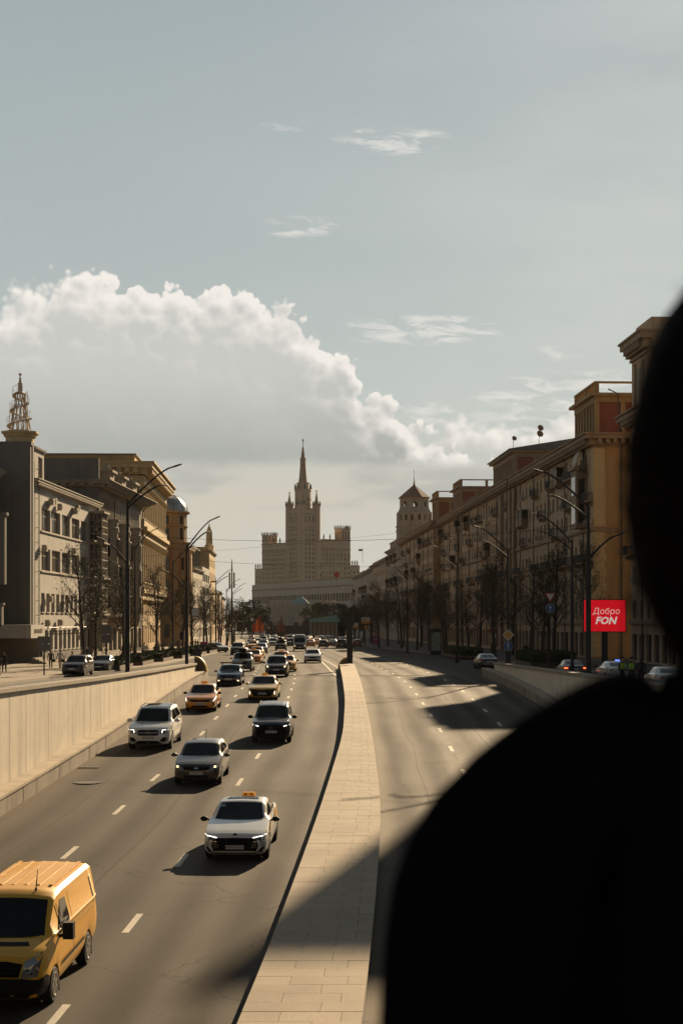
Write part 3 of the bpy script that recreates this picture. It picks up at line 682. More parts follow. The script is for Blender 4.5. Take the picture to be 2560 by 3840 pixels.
for x, z in ((6.9, 17.6), (8.2, 17.75), (11.6, 17.35), (20.6, 17.5), (21.6, 17.9), (3.4, 12.2), (19.6, 12.6), (6.1, 6.6), (15.9, 6.6), (5.0, 3.9), (11.7, 3.95), (24.0, 3.9)): ac_unit(g, x, 0, z, 0, 1.15)
b = MB()
for x in (.95, 1.55): b.tube([(x, -.28, 2.8), (x, -.28, 22.5)], .035, 5)
for i in range(52): b.tube([(.95, -.28, 3.1 + i * .37), (1.55, -.28, 3.1 + i * .37)], .02, 4)
for i in range(12): b.tube([(.95, 0, 3.5 + i * 1.6), (.95, -.28, 3.5 + i * 1.6)], .03, 4)
b.build('roof_ladder', M_FRAME_D, g)
b = MB(); b.tube([(2.6, -.5, 3.75), (31, -.5, 3.75)], .05, 5)
for i in range(13): b.tube([(2.8 + i * 2.35, -.5, 3.75), (2.8 + i * 2.35, 0, 3.2)], .03, 4)
b.build('awning_rail', M_FRAME_D, g)
# raised stair head at the near end with its own window
ops = [(2.3, 4.2, .9, 3.3)]
shell(g, 0.3, 5.2, .05, 8, 19.302, 23.2, M_PLASTER, ops, nv=2, nh=2)
cornice(g, .3, 5.2, .05, 8, 23.5, .3, .4, M_TRIM)
# glazed stair bay at the far end
b = MB()
for k, (z0, z1) in enumerate(((1.0, 5.2), (5.7, 9.8), (10.3, 14.4), (14.9, 18.3))):
    ww = MB(); ww.box(31.6, 35.2, -1.6, -.01, z0, z1, 1)
    for i in range(5): x = 31.6 + i * .9; ww.box(x - .06, x + .06, -1.68, -1.602, z0, z1, 0)
    for i in range(4): y = -1.6 + i * .5; ww.box(31.52, 31.598, y - .05, y + .05, z0, z1, 0); 
    for i in range(5): z = z0 + (z1 - z0) * i / 4; ww.box(31.5, 35.2, -1.7, -1.603, z - .06, z + .06, 0); ww.box(31.5, 31.597, -1.6, -.02, z - .06, z + .06, 0)
    ww.build('glazed_bay', [M_STONE, M_GLASS], g)
    s_ = MB(); s_.box(31.3, 35.4, -2.0, -.02, z1 + .02, z1 + .28); s_.build('bay_slab', M_STONE, g)

# tall plain stair tower with lattice mast
g = bld('stair_tower', -35.45, 167.6, 0, -1, 'tall plain grey stair tower carrying a lattice mast with spiral stairs', 'tower')
b = MB(); b.box(0, 1.3, 0, 9.0, -.6, 22.9); b.box(1.302, 6.5, 1.5, 9.0, -.6, 22.9)     # local y runs away from the street
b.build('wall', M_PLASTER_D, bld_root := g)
g.location.x = -32.55
b = MB(); b.box(.9, 1.36, -.1, -.002, 2.6, 22.9); b.build('edge_pilaster', M_PLASTER, g)
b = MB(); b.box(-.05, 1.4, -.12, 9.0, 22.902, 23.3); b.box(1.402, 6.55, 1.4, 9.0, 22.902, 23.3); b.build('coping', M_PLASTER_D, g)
oc = lambda r, z, cx=2.2, cy=1.5: [(cx + r * math.cos(PI / 8 + k * PI / 4), cy + r * math.sin(PI / 8 + k * PI / 4), z) for k in range(8)]
b = MB(); b.loft([oc(1.55, 23.302), oc(1.55, 23.9), oc(1.75, 24.0), oc(1.75, 24.15), oc(2.0, 24.35), oc(2.0, 24.55)]); b.build('octagon_base', M_OCHRE_T, g)
mast = tag(empty('lattice_mast', (0, 0, 0)), 'cream openwork lattice mast with a spiral stair on the stair tower', 'mast')
bpy.context.view_layer.update()
mast.location = g.matrix_world @ V((2.2, 1.5, 24.55)); mast.rotation_euler = g.rotation_euler
M_MAST = mat('mast_cream', (.58, .47, .34), .6, .1, 3)
b = MB()
for k in range(12):
    a = 2 * PI * k / 12
    b.tube([(1.15 * math.cos(a), 1.15 * math.sin(a), 0), (.5 * math.cos(a + .9), .5 * math.sin(a + .9), 4.1)], .042, 4)
    b.tube([(1.15 * math.cos(a), 1.15 * math.sin(a), 0), (.5 * math.cos(a - .9), .5 * math.sin(a - .9), 4.1)], .042, 4)
for k in range(6):
    a = 2 * PI * k / 6 + .3; h = (1.6, 2.4, 3.0, 3.6, 4.3, 4.3)[k]; r = (1.35, 1.2, 1.05, .95, .8, .7)[k]
    b.tube([(r * math.cos(a), r * math.sin(a), 0), (r * math.cos(a), r * math.sin(a), h)], .035, 4)
for z, r in ((.1, 1.2), (1.4, .95), (2.8, .72), (4.1, .5)):
    b.tube([(r * math.cos(2 * PI * k / 12), r * math.sin(2 * PI * k / 12), z) for k in range(13)], .035, 4)
b.build('lattice', M_MAST, mast)
b = MB(); n = 70
for k in range(n):
    a = 2 * PI * 2.6 * k / n - .5; z = 4.2 * k / n; r = 1.5 - .75 * k / n; a2 = a + 2 * PI * 2.6 / n * .9
    b.hexa([(q * math.cos(t), q * math.sin(t), z) for q, t in ((r - .35, a), (r, a), (r, a2), (r - .35, a2))], [(q * math.cos(t), q * math.sin(t), z + .09) for q, t in ((r - .35, a), (r, a), (r, a2), (r - .35, a2))])
b.build('spiral_stair', M_MAST, mast)
b = MB(); pts = [((1.5 - .75 * k / n) * math.cos(2 * PI * 2.6 * k / n - .5), (1.5 - .75 * k / n) * math.sin(2 * PI * 2.6 * k / n - .5), 4.2 * k / n + .8) for k in range(n)]
b.tube(pts, .02, 4)
for p in pts[::2]: b.tube([p, (p[0], p[1], p[2] - .8)], .012, 3)
b.build('handrail', M_MAST, mast)
b = MB(); b.lathe([(.5, 4.1), (.42, 4.2), (.26, 4.3), (.24, 5.1), (.3, 5.15), (.16, 5.25), (.10, 5.6), (.16, 5.7), (.06, 5.8), (.06, 5.95)], n=8); b.build('finial', M_MAST, mast)
b = MB(); b.ball((0, 0, 6.1), .17, 8, 6); b.build('finial_ball', M_MAST, mast)
# entrance porch at the foot of the tower
g = bld('entrance_porch', -31.2, 161, 0, -1, 'low entrance porch with pale fascia and steps under the stair tower', 'porch')
b = MB(); b.box(0, 7.6, 0, 6, 2.75, 4.1); b.build('canopy', M_PLASTER, g)
b = MB(); b.box(6.9, 7.6, .15, 6, -.6, 2.748); b.build('side_wall', M_PLASTER_D, g)
b = MB(); b.box(6.5, 6.88, .4, 6, -.6, 2.748); b.build('inner_wall', M_STONE, g)
for i in range(4):
    b = MB(); b.box(1.2 + i * .1, 6.8, -1.3 + i * .38, -1.3 + (i + 1) * .38, -.2, .28 + i * .15); b.build('step', M_COPE, g)
o = place('lettering', text_mesh('ЦЕНТРАЛЬНЫЙ', .55, M_STONE, ext=.02), g, (3.9, -.03, 3.42))
# older wing at the frame edge with round bays and creeper
g = bld('corner_wing', -35.7, 120, 0, -1, 'grey wing with rounded bay and creeper at the very edge beside the stair tower')
shell(g, 0, 46.5, 0, 12, -.6, 19.6, M_PLASTER, [(30 + i * 3.2, 31.9 + i * 3.2, z, z + 2.2) for i in range(5) for z in (5, 9.5, 14)], nv=2)
cornice(g, 0, 46.5, 0, 12, 20.1, .8, .8, M_TRIM, .7)
b = MB(); b.lathe([(2.1, 8.2), (2.1, 15.0), (2.3, 15.2), (2.3, 15.5), (0, 15.6)], (42.5, .4, 0), 20); b.build('round_bay', M_PLASTER_D, g, smooth=True)
b = MB(); b.lathe([(2.0, 3.9), (2.0, 6.0), (2.15, 6.1), (2.15, 6.3), (0, 6.3)], (41.5, .4, 0), 20); b.build('round_balcony', M_PLASTER_D, g, smooth=True)
M_IVY = mat('creeper_leaf', (.035, .045, .018), .8, .4, 5)
b = MB()
for i in range(2600):
    x = RND.uniform(26, 37.5); z = RND.uniform(4.5, 11.5); y = RND.uniform(-.6, -.1); s = RND.uniform(.12, .3)
    d1 = V((RND.uniform(-1, 1), RND.uniform(-1, 1), RND.uniform(-1, 1))).normalized() * s; d2 = V((RND.uniform(-1, 1), RND.uniform(-1, 1), RND.uniform(-1, 1))).normalized() * s
    p = V((x, y, z)); b.poly([p - d1, p - d2, p + d1, p + d2])
b.build('creeper', M_IVY, g)['kind'] = 'stuff'

# blank-sided ornate dark house
HL3 = .0333; Y3 = 211.5
g = bld('bay_fronted_house', XL(Y3), Y3, HL3, -1, 'taupe house with round bays, dark glazed top floor and blank grey side wall')
ops = []
for z, h in ((5.6, 2.4), (9.6, 2.4), (13.6, 2.4)):
    for x in (1.2, 3.2, 8.6, 11.0, 18.0, 20.6, 27.8, 30.3, 33.6): ops.append((x, x + 1.3, z, z + h))
top = [(.8 + i * 2.4, 2.7 + i * 2.4, 18.6, 21.9) for i in range(14)]
low = [(1.0 + i * 3.6, 3.6 + i * 3.6, 1.0, 4.0) for i in range(10)]
shell(g, 0, 37, 0, 14, -.6, 22.4, M_STONE, ops + low)
b = MB()
windows(g, (0, -.12, -.6), FR, DN, top, [M_FRAME_W, M_GLASS], .05, 3, 0, key='t')
for x in (5.6, 15.2, 24.8):
    b = MB(); b.lathe([(1.1, 3.6), (1.6, 4.6), (1.6, 16.4), (1.75, 16.5), (1.75, 17.1), (1.6, 17.2), (1.6, 17.9), (1.8, 18.0), (1.8, 18.2), (0, 18.2)], (x, -.1, 0), 20); b.build('round_bay', M_STONE, g, smooth=True)
    for z in (5.6, 9.6, 13.2):
        b = MB(); b.box(x - .45, x + .45, -1.78, -1.6, z, z + 2.3, 1); b.box(x - .6, x + .6, -1.86, -1.6, z + 2.32, z + 2.5, 0); b.build('bay_window', [M_TRIM, M_GLASS], g)
        b = MB(); b.box(x - 1.75, x - 1.5, -.9, -.25, z, z + 2.3); b.build('bay_window', [M_GLASS], g)
cornice(g, 0, 37, 0, 14, 23.0, 2.2, .9, M_STONE, 1.2)
b = MB(); b.box(0, 37, 4, 14, 23.002, 25.4); b.build('attic', M_PLASTER_D, g)
for x in (3.5, 13.0, 22.5):
    b = MB(); b.box(x, x + 3.2, -1.0, 3.9, 23.002, 24.5); b.box(x - .3, x + 3.5, -1.4, 3.9, 24.5, 24.8); b.lathe([(.5, 24.8), (.5, 25.4), (.25, 25.5), (.25, 26.0)], (x + 1.6, -.2, 0), 8); b.build('dormer', M_STONE, g)
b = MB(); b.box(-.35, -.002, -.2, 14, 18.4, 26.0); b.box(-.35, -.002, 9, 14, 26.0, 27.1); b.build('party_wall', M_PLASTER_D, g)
ac_unit(g, -.36, 9.0, 24.7, PI * 1.5, 1.1)
for x in (-.1, 12, 24, 36.4): downpipe(g, x, -.0, .5, 22.0)
b = MB(); b.box(0, 6.5, -2.4, -.01, 5.0, 5.4); b.lathe([(2.2, 5.42), (2.2, 6.2), (0, 6.2)], (2.4, -.2, 0), 16); b.build('round_balcony', M_TRIM, g)

# ochre colonnade building
H4 = -.036; Y4 = 249.0; L4 = 47
g = bld('colonnade_building', -31.6, Y4, H4, -1, 'ochre building with two tiers of giant half columns and a heavy cornice')
p = 3.6; ops = []
for i in range(13):
    x = .9 + i * p
    if x + 1.9 > L4: continue
    for z, h in ((11.0, 6.9), (21.2, 5.0)): ops.append((x, x + 2.0, z, z + h))
    for z, h in ((1.4, 3.0), (6.0, 2.3)): ops.append((x, x + 1.9, z, z + h))
near = [(1.6, 3.0, 21.4, 23.3)]
shell(g, 0, L4, 0, 22, -.6, 27.6, M_OCHRE, ops, near, nv=1, nh=1, gm=[M_OCHRE_T, M_GLASS_DIM], rv=.45)
b = MB(); col1 = MB().lathe([(.72, 0), (.72, .35), (.55, .45), (.50, 6.9), (.62, 7.0), (.78, 7.6), (.85, 7.75), (.85, 8.0)], n=12).mesh('column', M_OCHRE_T, True)
col2 = MB().lathe([(.70, 0), (.70, .3), (.52, .4), (.46, 5.0), (.58, 5.1), (.72, 5.5), (.78, 5.65), (.78, 5.9)], n=12).mesh('column', M_OCHRE_T, True)
for i in range(14):
    x = .05 + i * p
    if x > L4: break
    place('column', col1, g, (x, -.35, 9.6)); place('column', col2, g, (x, -.35, 20.2))
b = MB(); b.box(-.3, L4 + .3, -1.0, 22, 8.9, 9.598); b.box(-.2, L4 + .2, -.6, 22, 7.9, 8.898); b.build('balcony_course', M_OCHRE_T, g)
b = MB()
for i in range(60): b.lathe([(.10, 0), (.16, .25), (.09, .6), (.13, .85)], (.4 + i * .78, -.92, 9.602), 6)
b.box(-.2, L4 + .2, -1.03, -.80, 10.46, 10.62); b.build('balustrade', M_OCHRE_T, g)
b = MB(); b.box(-.3, L4 + .3, -.95, 22, 17.602, 18.6); b.box(-.8, L4 + .8, -1.5, 22, 18.602, 19.2); b.box(-.35, L4 + .35, -1.0, 22, 19.202, 20.198); b.build('middle_cornice', M_OCHRE_T, g)
b = MB(); b.box(-.3, L4 + .3, -.95, 22, 26.102, 27.1); b.build('architrave', M_OCHRE_T, g)
cornice(g, 0, L4, -.4, 22, 29.2, 2.3, 2.1, M_OCHRE_T, 1.3)
b = MB(); b.box(.5, L4 - .5, .6, 22, 29.202, 30.4); b.build('parapet', M_OCHRE, g)
b = MB(); b.box(.2, L4 - .2, .3, 22, 30.402, 30.6); b.build('roof', M_ROOF, g)

# round-cornered house with a silver dome
Y5 = 306.0; X5 = -32.6
g = bld('domed_corner_house', X5, Y5, .02, -1, 'ochre house with round corner tower under a silver ribbed dome')
def polyside(root, cx, cy, r, z0, z1, n, m, rows, rv=.2, gm=None, a0=0.0, name='round_wall', w=.95):
    b = MB(); gm = gm or [M_FRAME_D, M_GLASS]
    for k in range(n):
        a, c = a0 + 2 * PI * k / n, a0 + 2 * PI * (k + 1) / n
        A = V((cx + r * math.cos(a), cy + r * math.sin(a), z0)); B = V((cx + r * math.cos(c), cy + r * math.sin(c), z0)); d = B - A; L_ = d.length; d.normalize(); nn = V((d.y, -d.x, 0))
        ops = [((L_ - w) / 2, (L_ + w) / 2, z - z0, z - z0 + h) for z, h in rows] if k % 2 == 0 else []
        wall(b, A, d, nn, L_, z1 - z0, ops, rv); windows(root, A, d, nn, ops, gm, rv, 1, 1)
    b.lathe([(r - rv - .12, 0), (r - rv - .12, z1 - z0)], (cx, cy, z0), n, 1, a0); b.poly([(cx + r * math.cos(a0 + 2 * PI * k / n), cy + r * math.sin(a0 + 2 * PI * k / n), z1) for k in range(n)])
    return b.build(name, [m, M_BLACK], root)
R5 = 4.2
polyside(g, 1.0, 1.2, R5, 19.4, 25.0, 16, M_PINK, [(20.0, 2.2), (22.9, 1.6)], w=.9)
polyside(g, 1.0, 1.2, R5 + .35, -.6, 19.2, 16, M_PINK, [(1.4, 2.5), (5.6, 2.2), (10.2, 2.2), (14.2, 2.4)], w=1.0)
b = MB()
for k in range(16):
    a = 2 * PI * k / 16; b.box(1.0 + (R5 + .40) * math.cos(a) - .22, 1.0 + (R5 + .40) * math.cos(a) + .22, 1.2 + (R5 + .40) * math.sin(a) - .22, 1.2 + (R5 + .40) * math.sin(a) + .22, 8.2, 18.0)
b.build('pilasters', M_BRICKRED, g)
for z, r, h in ((19.2, R5 + .75, .35), (18.1, R5 + .6, .3), (8.0, R5 + .65, .35), (22.4, R5 + .2, .25), (25.0, R5 + .6, .4)):
    b = MB(); b.lathe([(r - .25, 0), (r, h * .5), (r, h), (0, h)], (1.0, 1.2, z), 24); b.build('string_course', M_PINK, g, smooth=True)
M_DOME = mat('dome_metal', (.36, .37, .38), .38, .18, .9, metal=.75)
b = MB(); b.lathe([((R5 + .1) * math.cos(t), 25.4 + 3.5 * math.sin(t)) for t in [PI / 2 * i / 8 for i in range(8)]] + [(.05, 28.9)], (1.0, 1.2, 0), 32); b.build('dome', M_DOME, g, smooth=True)
b = MB()
for k in range(12):
    a = 2 * PI * k / 12; b.tube([(1.0 + (R5 + .13) * math.cos(t) * math.cos(a), 1.2 + (R5 + .13) * math.cos(t) * math.sin(a), 25.4 + 3.53 * math.sin(t)) for t in [PI / 2 * i / 8 for i in range(9)]], .05, 4)
b.build('dome_ribs', M_ROOF, g)
fr = []
for z, h in ((1.4, 2.8), (5.6, 2.2), (10.2, 2.2), (14.2, 2.4)):
    for i in range(9): fr.append((4.6 + i * 3.2, 6.0 + i * 3.2, z + .6, z + h + .6))
shell(g, 1, 36, 0, 14, -.6, 19.3, M_PINK, fr, gm=[M_FRAME_D, M_GLASS])
cornice(g, 1, 36, 0, 14, 20.0, .9, .9, M_OCHRE_T, 1.0)
for i in range(10):
    b = MB(); b.box(3.5 + i * 3.2, 4.0 + i * 3.2, -.22, -.002, 8.2, 18.6); b.build('pilaster', M_BRICKRED, g)

# smaller houses further along
def simple_house(x, y, head, L, D, H, m, label, nx, floors, z=-.4, wf=1.3, corn=.6, gm=None, trim=None, roofm=None, side=-1, nearw=0, zb=0.0):
    g = bld('town_house', x, y, head, side, label, z=zb)
    fh = (H - 1.2) / floors; ops = []
    pitch = L / nx
    for f in range(floors):
        for i in range(nx): ops.append((pitch * (i + .5) - wf / 2, pitch * (i + .5) + wf / 2, .6 + 1.0 + f * fh, .6 + 1.0 + f * fh + fh * .58))
    near = []
    if nearw:
        pn = D / nearw
        for f in range(floors):
            for i in range(nearw): near.append((pn * (i + .5) - wf / 2, pn * (i + .5) + wf / 2, 1.6 + f * fh, 1.6 + f * fh + fh * .58))
    shell(g, 0, L, 0, D, z - .2, H, m, ops, near, gm=gm or [M_FRAME_D, M_GLASS], side=side)
    if corn: cornice(g, 0, L, 0, D, H + .35, corn, .6, trim or m, 0)
    if roofm:
        b = MB(); b.hexa([(-.4, -.4, H + .352), (L + .4, -.4, H + .352), (L + .4, D + .4, H + .352), (-.4, D + .4, H + .352)], [(2, D * .4, H + 2.6), (L - 2, D * .4, H + 2.6), (L - 2, D * .6, H + 2.6), (2, D * .6, H + 2.6)]); b.build('roof', roofm, g)
    return g
M_CREAM = mat('plaster_cream', (.56, .50, .40), .88, .1, .4, stain=.15)
M_PALEG = mat('cladding_pale', (.44, .43, .40), .7, .06, .6, stain=.1)
M_YELLOW = mat('plaster_yellow', (.56, .41, .20), .88, .1, .4, stain=.15)
simple_house(-31.9, 344, .0, 24, 12, 15.6, M_CREAM, 'cream classical house beyond the domed corner house', 7, 4, trim=M_TRIM)
g = simple_house(-32.2, 371, -.02, 26, 12, 17.2, M_PALEG, 'pale modern house with dark ribbon windows and a glass penthouse', 4, 5, wf=4.8, corn=0)
b = MB(); b.box(3, 22, 2.2, 10, 17.202, 21.6, 1)
for i in range(9): b.box(3 + i * 2.35, 3.12 + i * 2.35, 2.1, 2.198, 17.2, 21.6, 0)
b.box(2.8, 22.2, 2, 10, 21.602, 21.9, 0); b.build('penthouse', [M_FRAME_D, M_GLASS_DIM], g)
g = simple_house(-33.0, 400, -.03, 30, 13, 22.0, M_YELLOW, 'ochre house with corner spire and rooftop pinnacles', 8, 6, trim=M_OCHRE_T)
b = MB(); b.box(20, 25, 0, 5, 22.36, 24.0); b.lathe([(1.3, 24), (1.1, 24.6), (.9, 24.8), (.75, 28.2), (.5, 28.9), (.2, 29.6), (.05, 30.4)], (22.5, 1.2, 0), 8); b.build('spire', M_OCHRE_T, g)
for i in range(6):
    b = MB(); b.lathe([(.45, 0), (.35, .6), (.5, .7), (.3, 1.4), (.05, 2.2)], (3 + i * 3, .5, 22.36), 6); b.build('pinnacle', M_OCHRE_T, g)
for i in range(3):
    b = MB(); b.box(6 + i * 8, 9 + i * 8, -1.3, -.01, 14.4 - i * 3, 14.7 - i * 3); b.box(6 + i * 8, 9 + i * 8, -1.3, -1.2, 14.702 - i * 3, 15.6 - i * 3); b.build('balcony', M_FRAME_D, g)
simple_house(-34.4, 434, -.05, 26, 12, 12.5, M_OCHRE, 'low ochre house past the spired house', 7, 3, trim=M_OCHRE_T, roofm=M_ROOF)
simple_house(-36.0, 464, -.06, 34, 14, 10.8, M_BRICKRED, 'low brown house with pale metal roof far along the left pavement', 9, 3, trim=M_TRIM, roofm=M_ROOF, nearw=4)
simple_house(-38.5, 506, -.06, 40, 14, 13.5, M_STONE, 'taupe house with grey roof far along the left pavement', 10, 4, trim=M_TRIM, roofm=M_ROOF, nearw=4)
simple_house(-41, 552, -.06, 60, 14, 12.5, M_BRICKRED, 'farthest low brown house on the left pavement', 12, 3, trim=M_TRIM, roofm=M_ROOF, nearw=4)
# ------------------------------------------------------------------ right side: the long residential row
HR = -.049
XR = lambda Y: 29.5 + HR * (Y - 187)
M_ROW = mat('plaster_row', (.54, .39, .255), .9, .12, .3, stain=.35, fine=.06)
M_ROW2 = mat('plaster_row_grey', (.44, .365, .275), .9, .12, .3, stain=.3, fine=.06)
M_ROWT = mat('row_trim', (.36, .255, .165), .9, .12, .5, stain=.3)
M_AMBER = mat('plaster_amber', (.44, .285, .13), .88, .1, .3, stain=.15)
M_RED = mat('plaster_red', (.30, .10, .06), .88, .1, .5, stain=.2)
M_TOCH = mat('turret_ochre', (.42, .285, .14), .88, .1, .4, stain=.25)
M_RAIL = mat('railing_black', (.02, .02, .02), .6, .1, 3)
M_SHOP = mat('shop_glass', (.10, .10, .10), .1, .3, 1.5)
_bal = {}
def balcony(root, x, z, w=2.6, d=1.0, glazed=False, y=0.0):
    k = (round(w, 1), glazed)
    if k not in _bal:
        b = MB(); b.box(-w / 2, w / 2, -d, 0, -.16, 0, 0); b.box(-w / 2 + .2, -w / 2 + .4, -d * .7, 0, -.5, -.162, 0); b.box(w / 2 - .4, w / 2 - .2, -d * .7, 0, -.5, -.162, 0)
        if glazed:
            b.box(-w / 2 + .05, w / 2 - .05, -d + .04, 0, .002, .95, 0); b.box(-w / 2 + .08, w / 2 - .08, -d + .07, 0, .952, 2.1, 2); b.box(-w / 2, w / 2, -d, 0, 2.102, 2.25, 0)
            for i in range(4): xx = -w / 2 + .06 + i * (w - .12) / 3; b.box(xx - .03, xx + .03, -d + .02, -d + .068, .952, 2.1, 0)
        else:
            b.box(-w / 2 + .04, w / 2 - .04, -d + .03, -d + .07, .95, 1.0, 1); n = int(w / .13)
            for i in range(n): xx = -w / 2 + .06 + i * .13; b.box(xx - .016, xx + .016, -d + .04, -d + .06, 0.002, .948, 1)
            for s in (-1, 1):
                b.box(s * (w / 2 - .05) - .02, s * (w / 2 - .05) + .02, -d + .07, 0, .95, 1.0, 1)
                for i in range(6): b.box(s * (w / 2 - .05) - .015, s * (w / 2 - .05) + .015, -d + .12 + i * .14, -d + .15 + i * .14, .002, .948, 1)
        _bal[k] = b.mesh('balcony', [M_ROWT, M_RAIL, M_GLASS_DIM])
    return place('balcony', _bal[k], root, (x, y, z))
FLOORS = [(4.7, 1.9), (8.3, 1.9), (11.7, 1.9), (15.9, 1.8), (18.9, 1.8), (22.4, 1.7)]
def turret(g, x0, x1, y0, y1, z0, z1, kind, wallm, redm):
    """rooftop belvedere: columns to the street, red panels on the near side, balustrade or pitched roof on top"""
    H = z1 - z0
    b = MB(); b.box(x0 + .3, x1 - .3, y0 + .5, y1, z0 + .002, z1 - 1.5, 0); b.build('turret_wall', redm, g)
    n = max(4, int((x1 - x0) / 1.7)); me = MB().box(-.28, .28, -.2, .2, 0, H - 1.5).mesh('pilaster', wallm)
    for i in range(n + 1): place('pilaster', me, g, (x0 + .35 + (x1 - x0 - .7) * i / n, y0 + .35, z0 + .004))
    wm = MB().box(-.42, .42, 0, .05, 0, H * .42).mesh('turret_window', M_GLASS_DIM)
    for i in range(n): place('turret_window', wm, g, (x0 + .35 + (x1 - x0 - .7) * (i + .5) / n, y0 + .44, z0 + .7))
    for y in (y0 + .35, y0 + (y1 - y0) * .22, y0 + (y1 - y0) * .5, y0 + (y1 - y0) * .78, y1 - .3): place('pilaster', MB().box(-.2, .2, -.28, .28, 0, H - 1.5).mesh('pilaster', wallm), g, (x1 - .25, y, z0 + .006))
    place('turret_window', MB().box(0, .05, -.45, .45, 0, H * .42).mesh('turret_window', M_FRAME_W), g, (x1 - .28, y0 + (y1 - y0) * .64, z0 + .8))
    b = MB(); b.box(x0, x1, y0 + .1, y1, z1 - 1.498, z1 - .8); b.box(x0 - .5, x1 + .5, y0 - .5, y1, z1 - .798, z1 - .45); b.build('turret_cornice', wallm, g)
    if kind == 'balustrade':
        b = MB()
        for x in (x0 + .3, (x0 + x1) / 2, x1 - .3): b.box(x - .25, x + .25, y0 + .1, y0 + .6, z1 - .448, z1 + .75)
        for y in (y0 + (y1 - y0) * .35, y0 + (y1 - y0) * .68, y1 - .3): b.box(x1 - .55, x1 - .05, y - .25, y + .25, z1 - .448, z1 + .75)
        b.box(x0, x1, y0 + .05, y0 + .65, z1 + .752, z1 + .95); b.box(x1 - .62, x1 - .02, y0 + .66, y1, z1 + .753, z1 + .948)
        k = int((x1 - x0) / .5)
        for i in range(k): b.lathe([(.07, 0), (.12, .3), (.06, .8), (.1, 1.19)], (x0 + .5 + i * .5, y0 + .35, z1 - .44), 5)
        b.build('roof_balustrade', wallm, g)
    else:
        b = MB(); b.hexa([(x0 - .8, y0 - .8, z1 - .448), (x1 + .8, y0 - .8, z1 - .448), (x1 + .8, y1, z1 - .448), (x0 - .8, y1, z1 - .448)], [(x0 - .8, y0 - .8, z1 - .3), (x1 + .8, y0 - .8, z1 - .3), (x1 + .2, y1, z1 + 2.4), (x0 - .2, y1, z1 + 2.4)]); b.build('turret_roof', M_ROOF, g)
def row_house(Yn, Yf, label, turr, proud=0.0, wallm=None, seed=1, side_m=None, pil=(), ztop=26.1, shop=True, tz=31.6, chim=True):
    rnd = random.Random(seed); L = Yf - Yn
    g = bld('residential_row', XR(Yf) - proud, Yf, HR, 1, label, group='long residential row behind the trees'); wallm = wallm or M_ROW
    n = int(L / 3.1); p = L / n; ops = []
    for f, (z, h) in enumerate(FLOORS):
        for i in range(n): ops.append((p * (i + .5) - .62, p * (i + .5) + .62, z + .6, z + h + .6))
    sh_ = [(p * i + .5, p * i + p - .4, .9, 3.7) for i in range(n)] if shop else []
    near = [(6 + i * 3.4, 7.3 + i * 3.4, z + .6, z + h + .6) for i in range(3) for z, h in FLOORS] if side_m else []
    b = MB(); D = 16
    wall(b, (0, 0, -.6), FR, DN, L, ztop + .6, ops + sh_, .28); windows(g, (0, 0, -.6), FR, DN, ops, [M_FRAME_D, M_GLASS_DIM], .28, 1, 1)
    windows(g, (0, 0, -.6), FR, DN, sh_, [M_FRAME_D, M_SHOP], .28, 1, 0, name='shop_window')
    wall(b, (0, 0, -.6), (0, 1, 0), (-1, 0, 0), D, ztop + .6); wall(b, (0, D, -.6), FR, (0, 1, 0), L, ztop + .6)
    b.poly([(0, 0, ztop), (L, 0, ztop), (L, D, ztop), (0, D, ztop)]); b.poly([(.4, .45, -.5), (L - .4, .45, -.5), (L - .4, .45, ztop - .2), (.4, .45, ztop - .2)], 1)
    b.build('wall', [wallm, M_BLACK], g)
    b = MB(); wall(b, (L, 0, -.6), (0, 1, 0), (1, 0, 0), D, ztop + .6, near, .28); b.build('side_wall', side_m or wallm, g)
    if near: windows(g, (L, 0, -.6), (0, 1, 0), (1, 0, 0), near, [M_FRAME_W, M_GLASS_DIM], .28)
    cornice(g, 0, L, 0, D, ztop + .3, 1.5, 1.5, M_ROWT, .9)
    band(g, 0, L, 0, .2, 15.1, .35, .28, M_ROWT); band(g, 0, L, 0, .2, 4.15, .4, .25, M_ROWT)
    for x in pil:
        b = MB(); b.box(x, x + 1.7, -.5, -.01, -.5, ztop - 1.3); b.build('pilaster', M_ROWT, g)
    for i in range(n):
        x = p * (i + .5)
        if rnd.random() < .62: balcony(g, x, 11.45, 2.5, 1.0)
        for z, h in FLOORS[3:]:
            r = rnd.random()
            if r < .15: balcony(g, x, z - .3, 2.4, 1.0, rnd.random() < .25)
            elif r < .34: ac_unit(g, x + 1.15, 0, z - .1)
            elif r < .44:
                b = MB(); b.box(x - 1.0, x + 1.0, -.3, -.01, z + h + .25, z + h + .5); b.build('window_hood', M_ROWT, g)
        for z, h in FLOORS[:3]:
            if rnd.random() < .16: ac_unit(g, x + 1.15, 0, z + .2)
    k = int(L / 11)
    for i in range(k): downpipe(g, L * (i + .5) / k, 0, .2, ztop - .3)
    for t in turr: turret(g, *t[0:2], .0, t[2], ztop + .3, tz, t[3], M_ROWT if t[4] is None else t[4], M_RED)
    if chim:
        for i in range(int(L / 12)):
            x = rnd.uniform(3, L - 6); b = MB(); hh = rnd.uniform(1.2, 2.4); b.box(x, x + 1.6, 3, 4.2, ztop + .302, ztop + .3 + hh); b.box(x - .15, x + 1.75, 2.85, 4.35, ztop + .302 + hh, ztop + .5 + hh); b.build('chimney', M_ROWT, g)
    return g
# tall-attic building nearest the viewer, mostly hidden by the person
g = row_house(104, 171, 'tall building with a high attic block next to the amber-sided corner house', [], proud=-.6, wallm=M_ROW, seed=3, side_m=M_ROW)
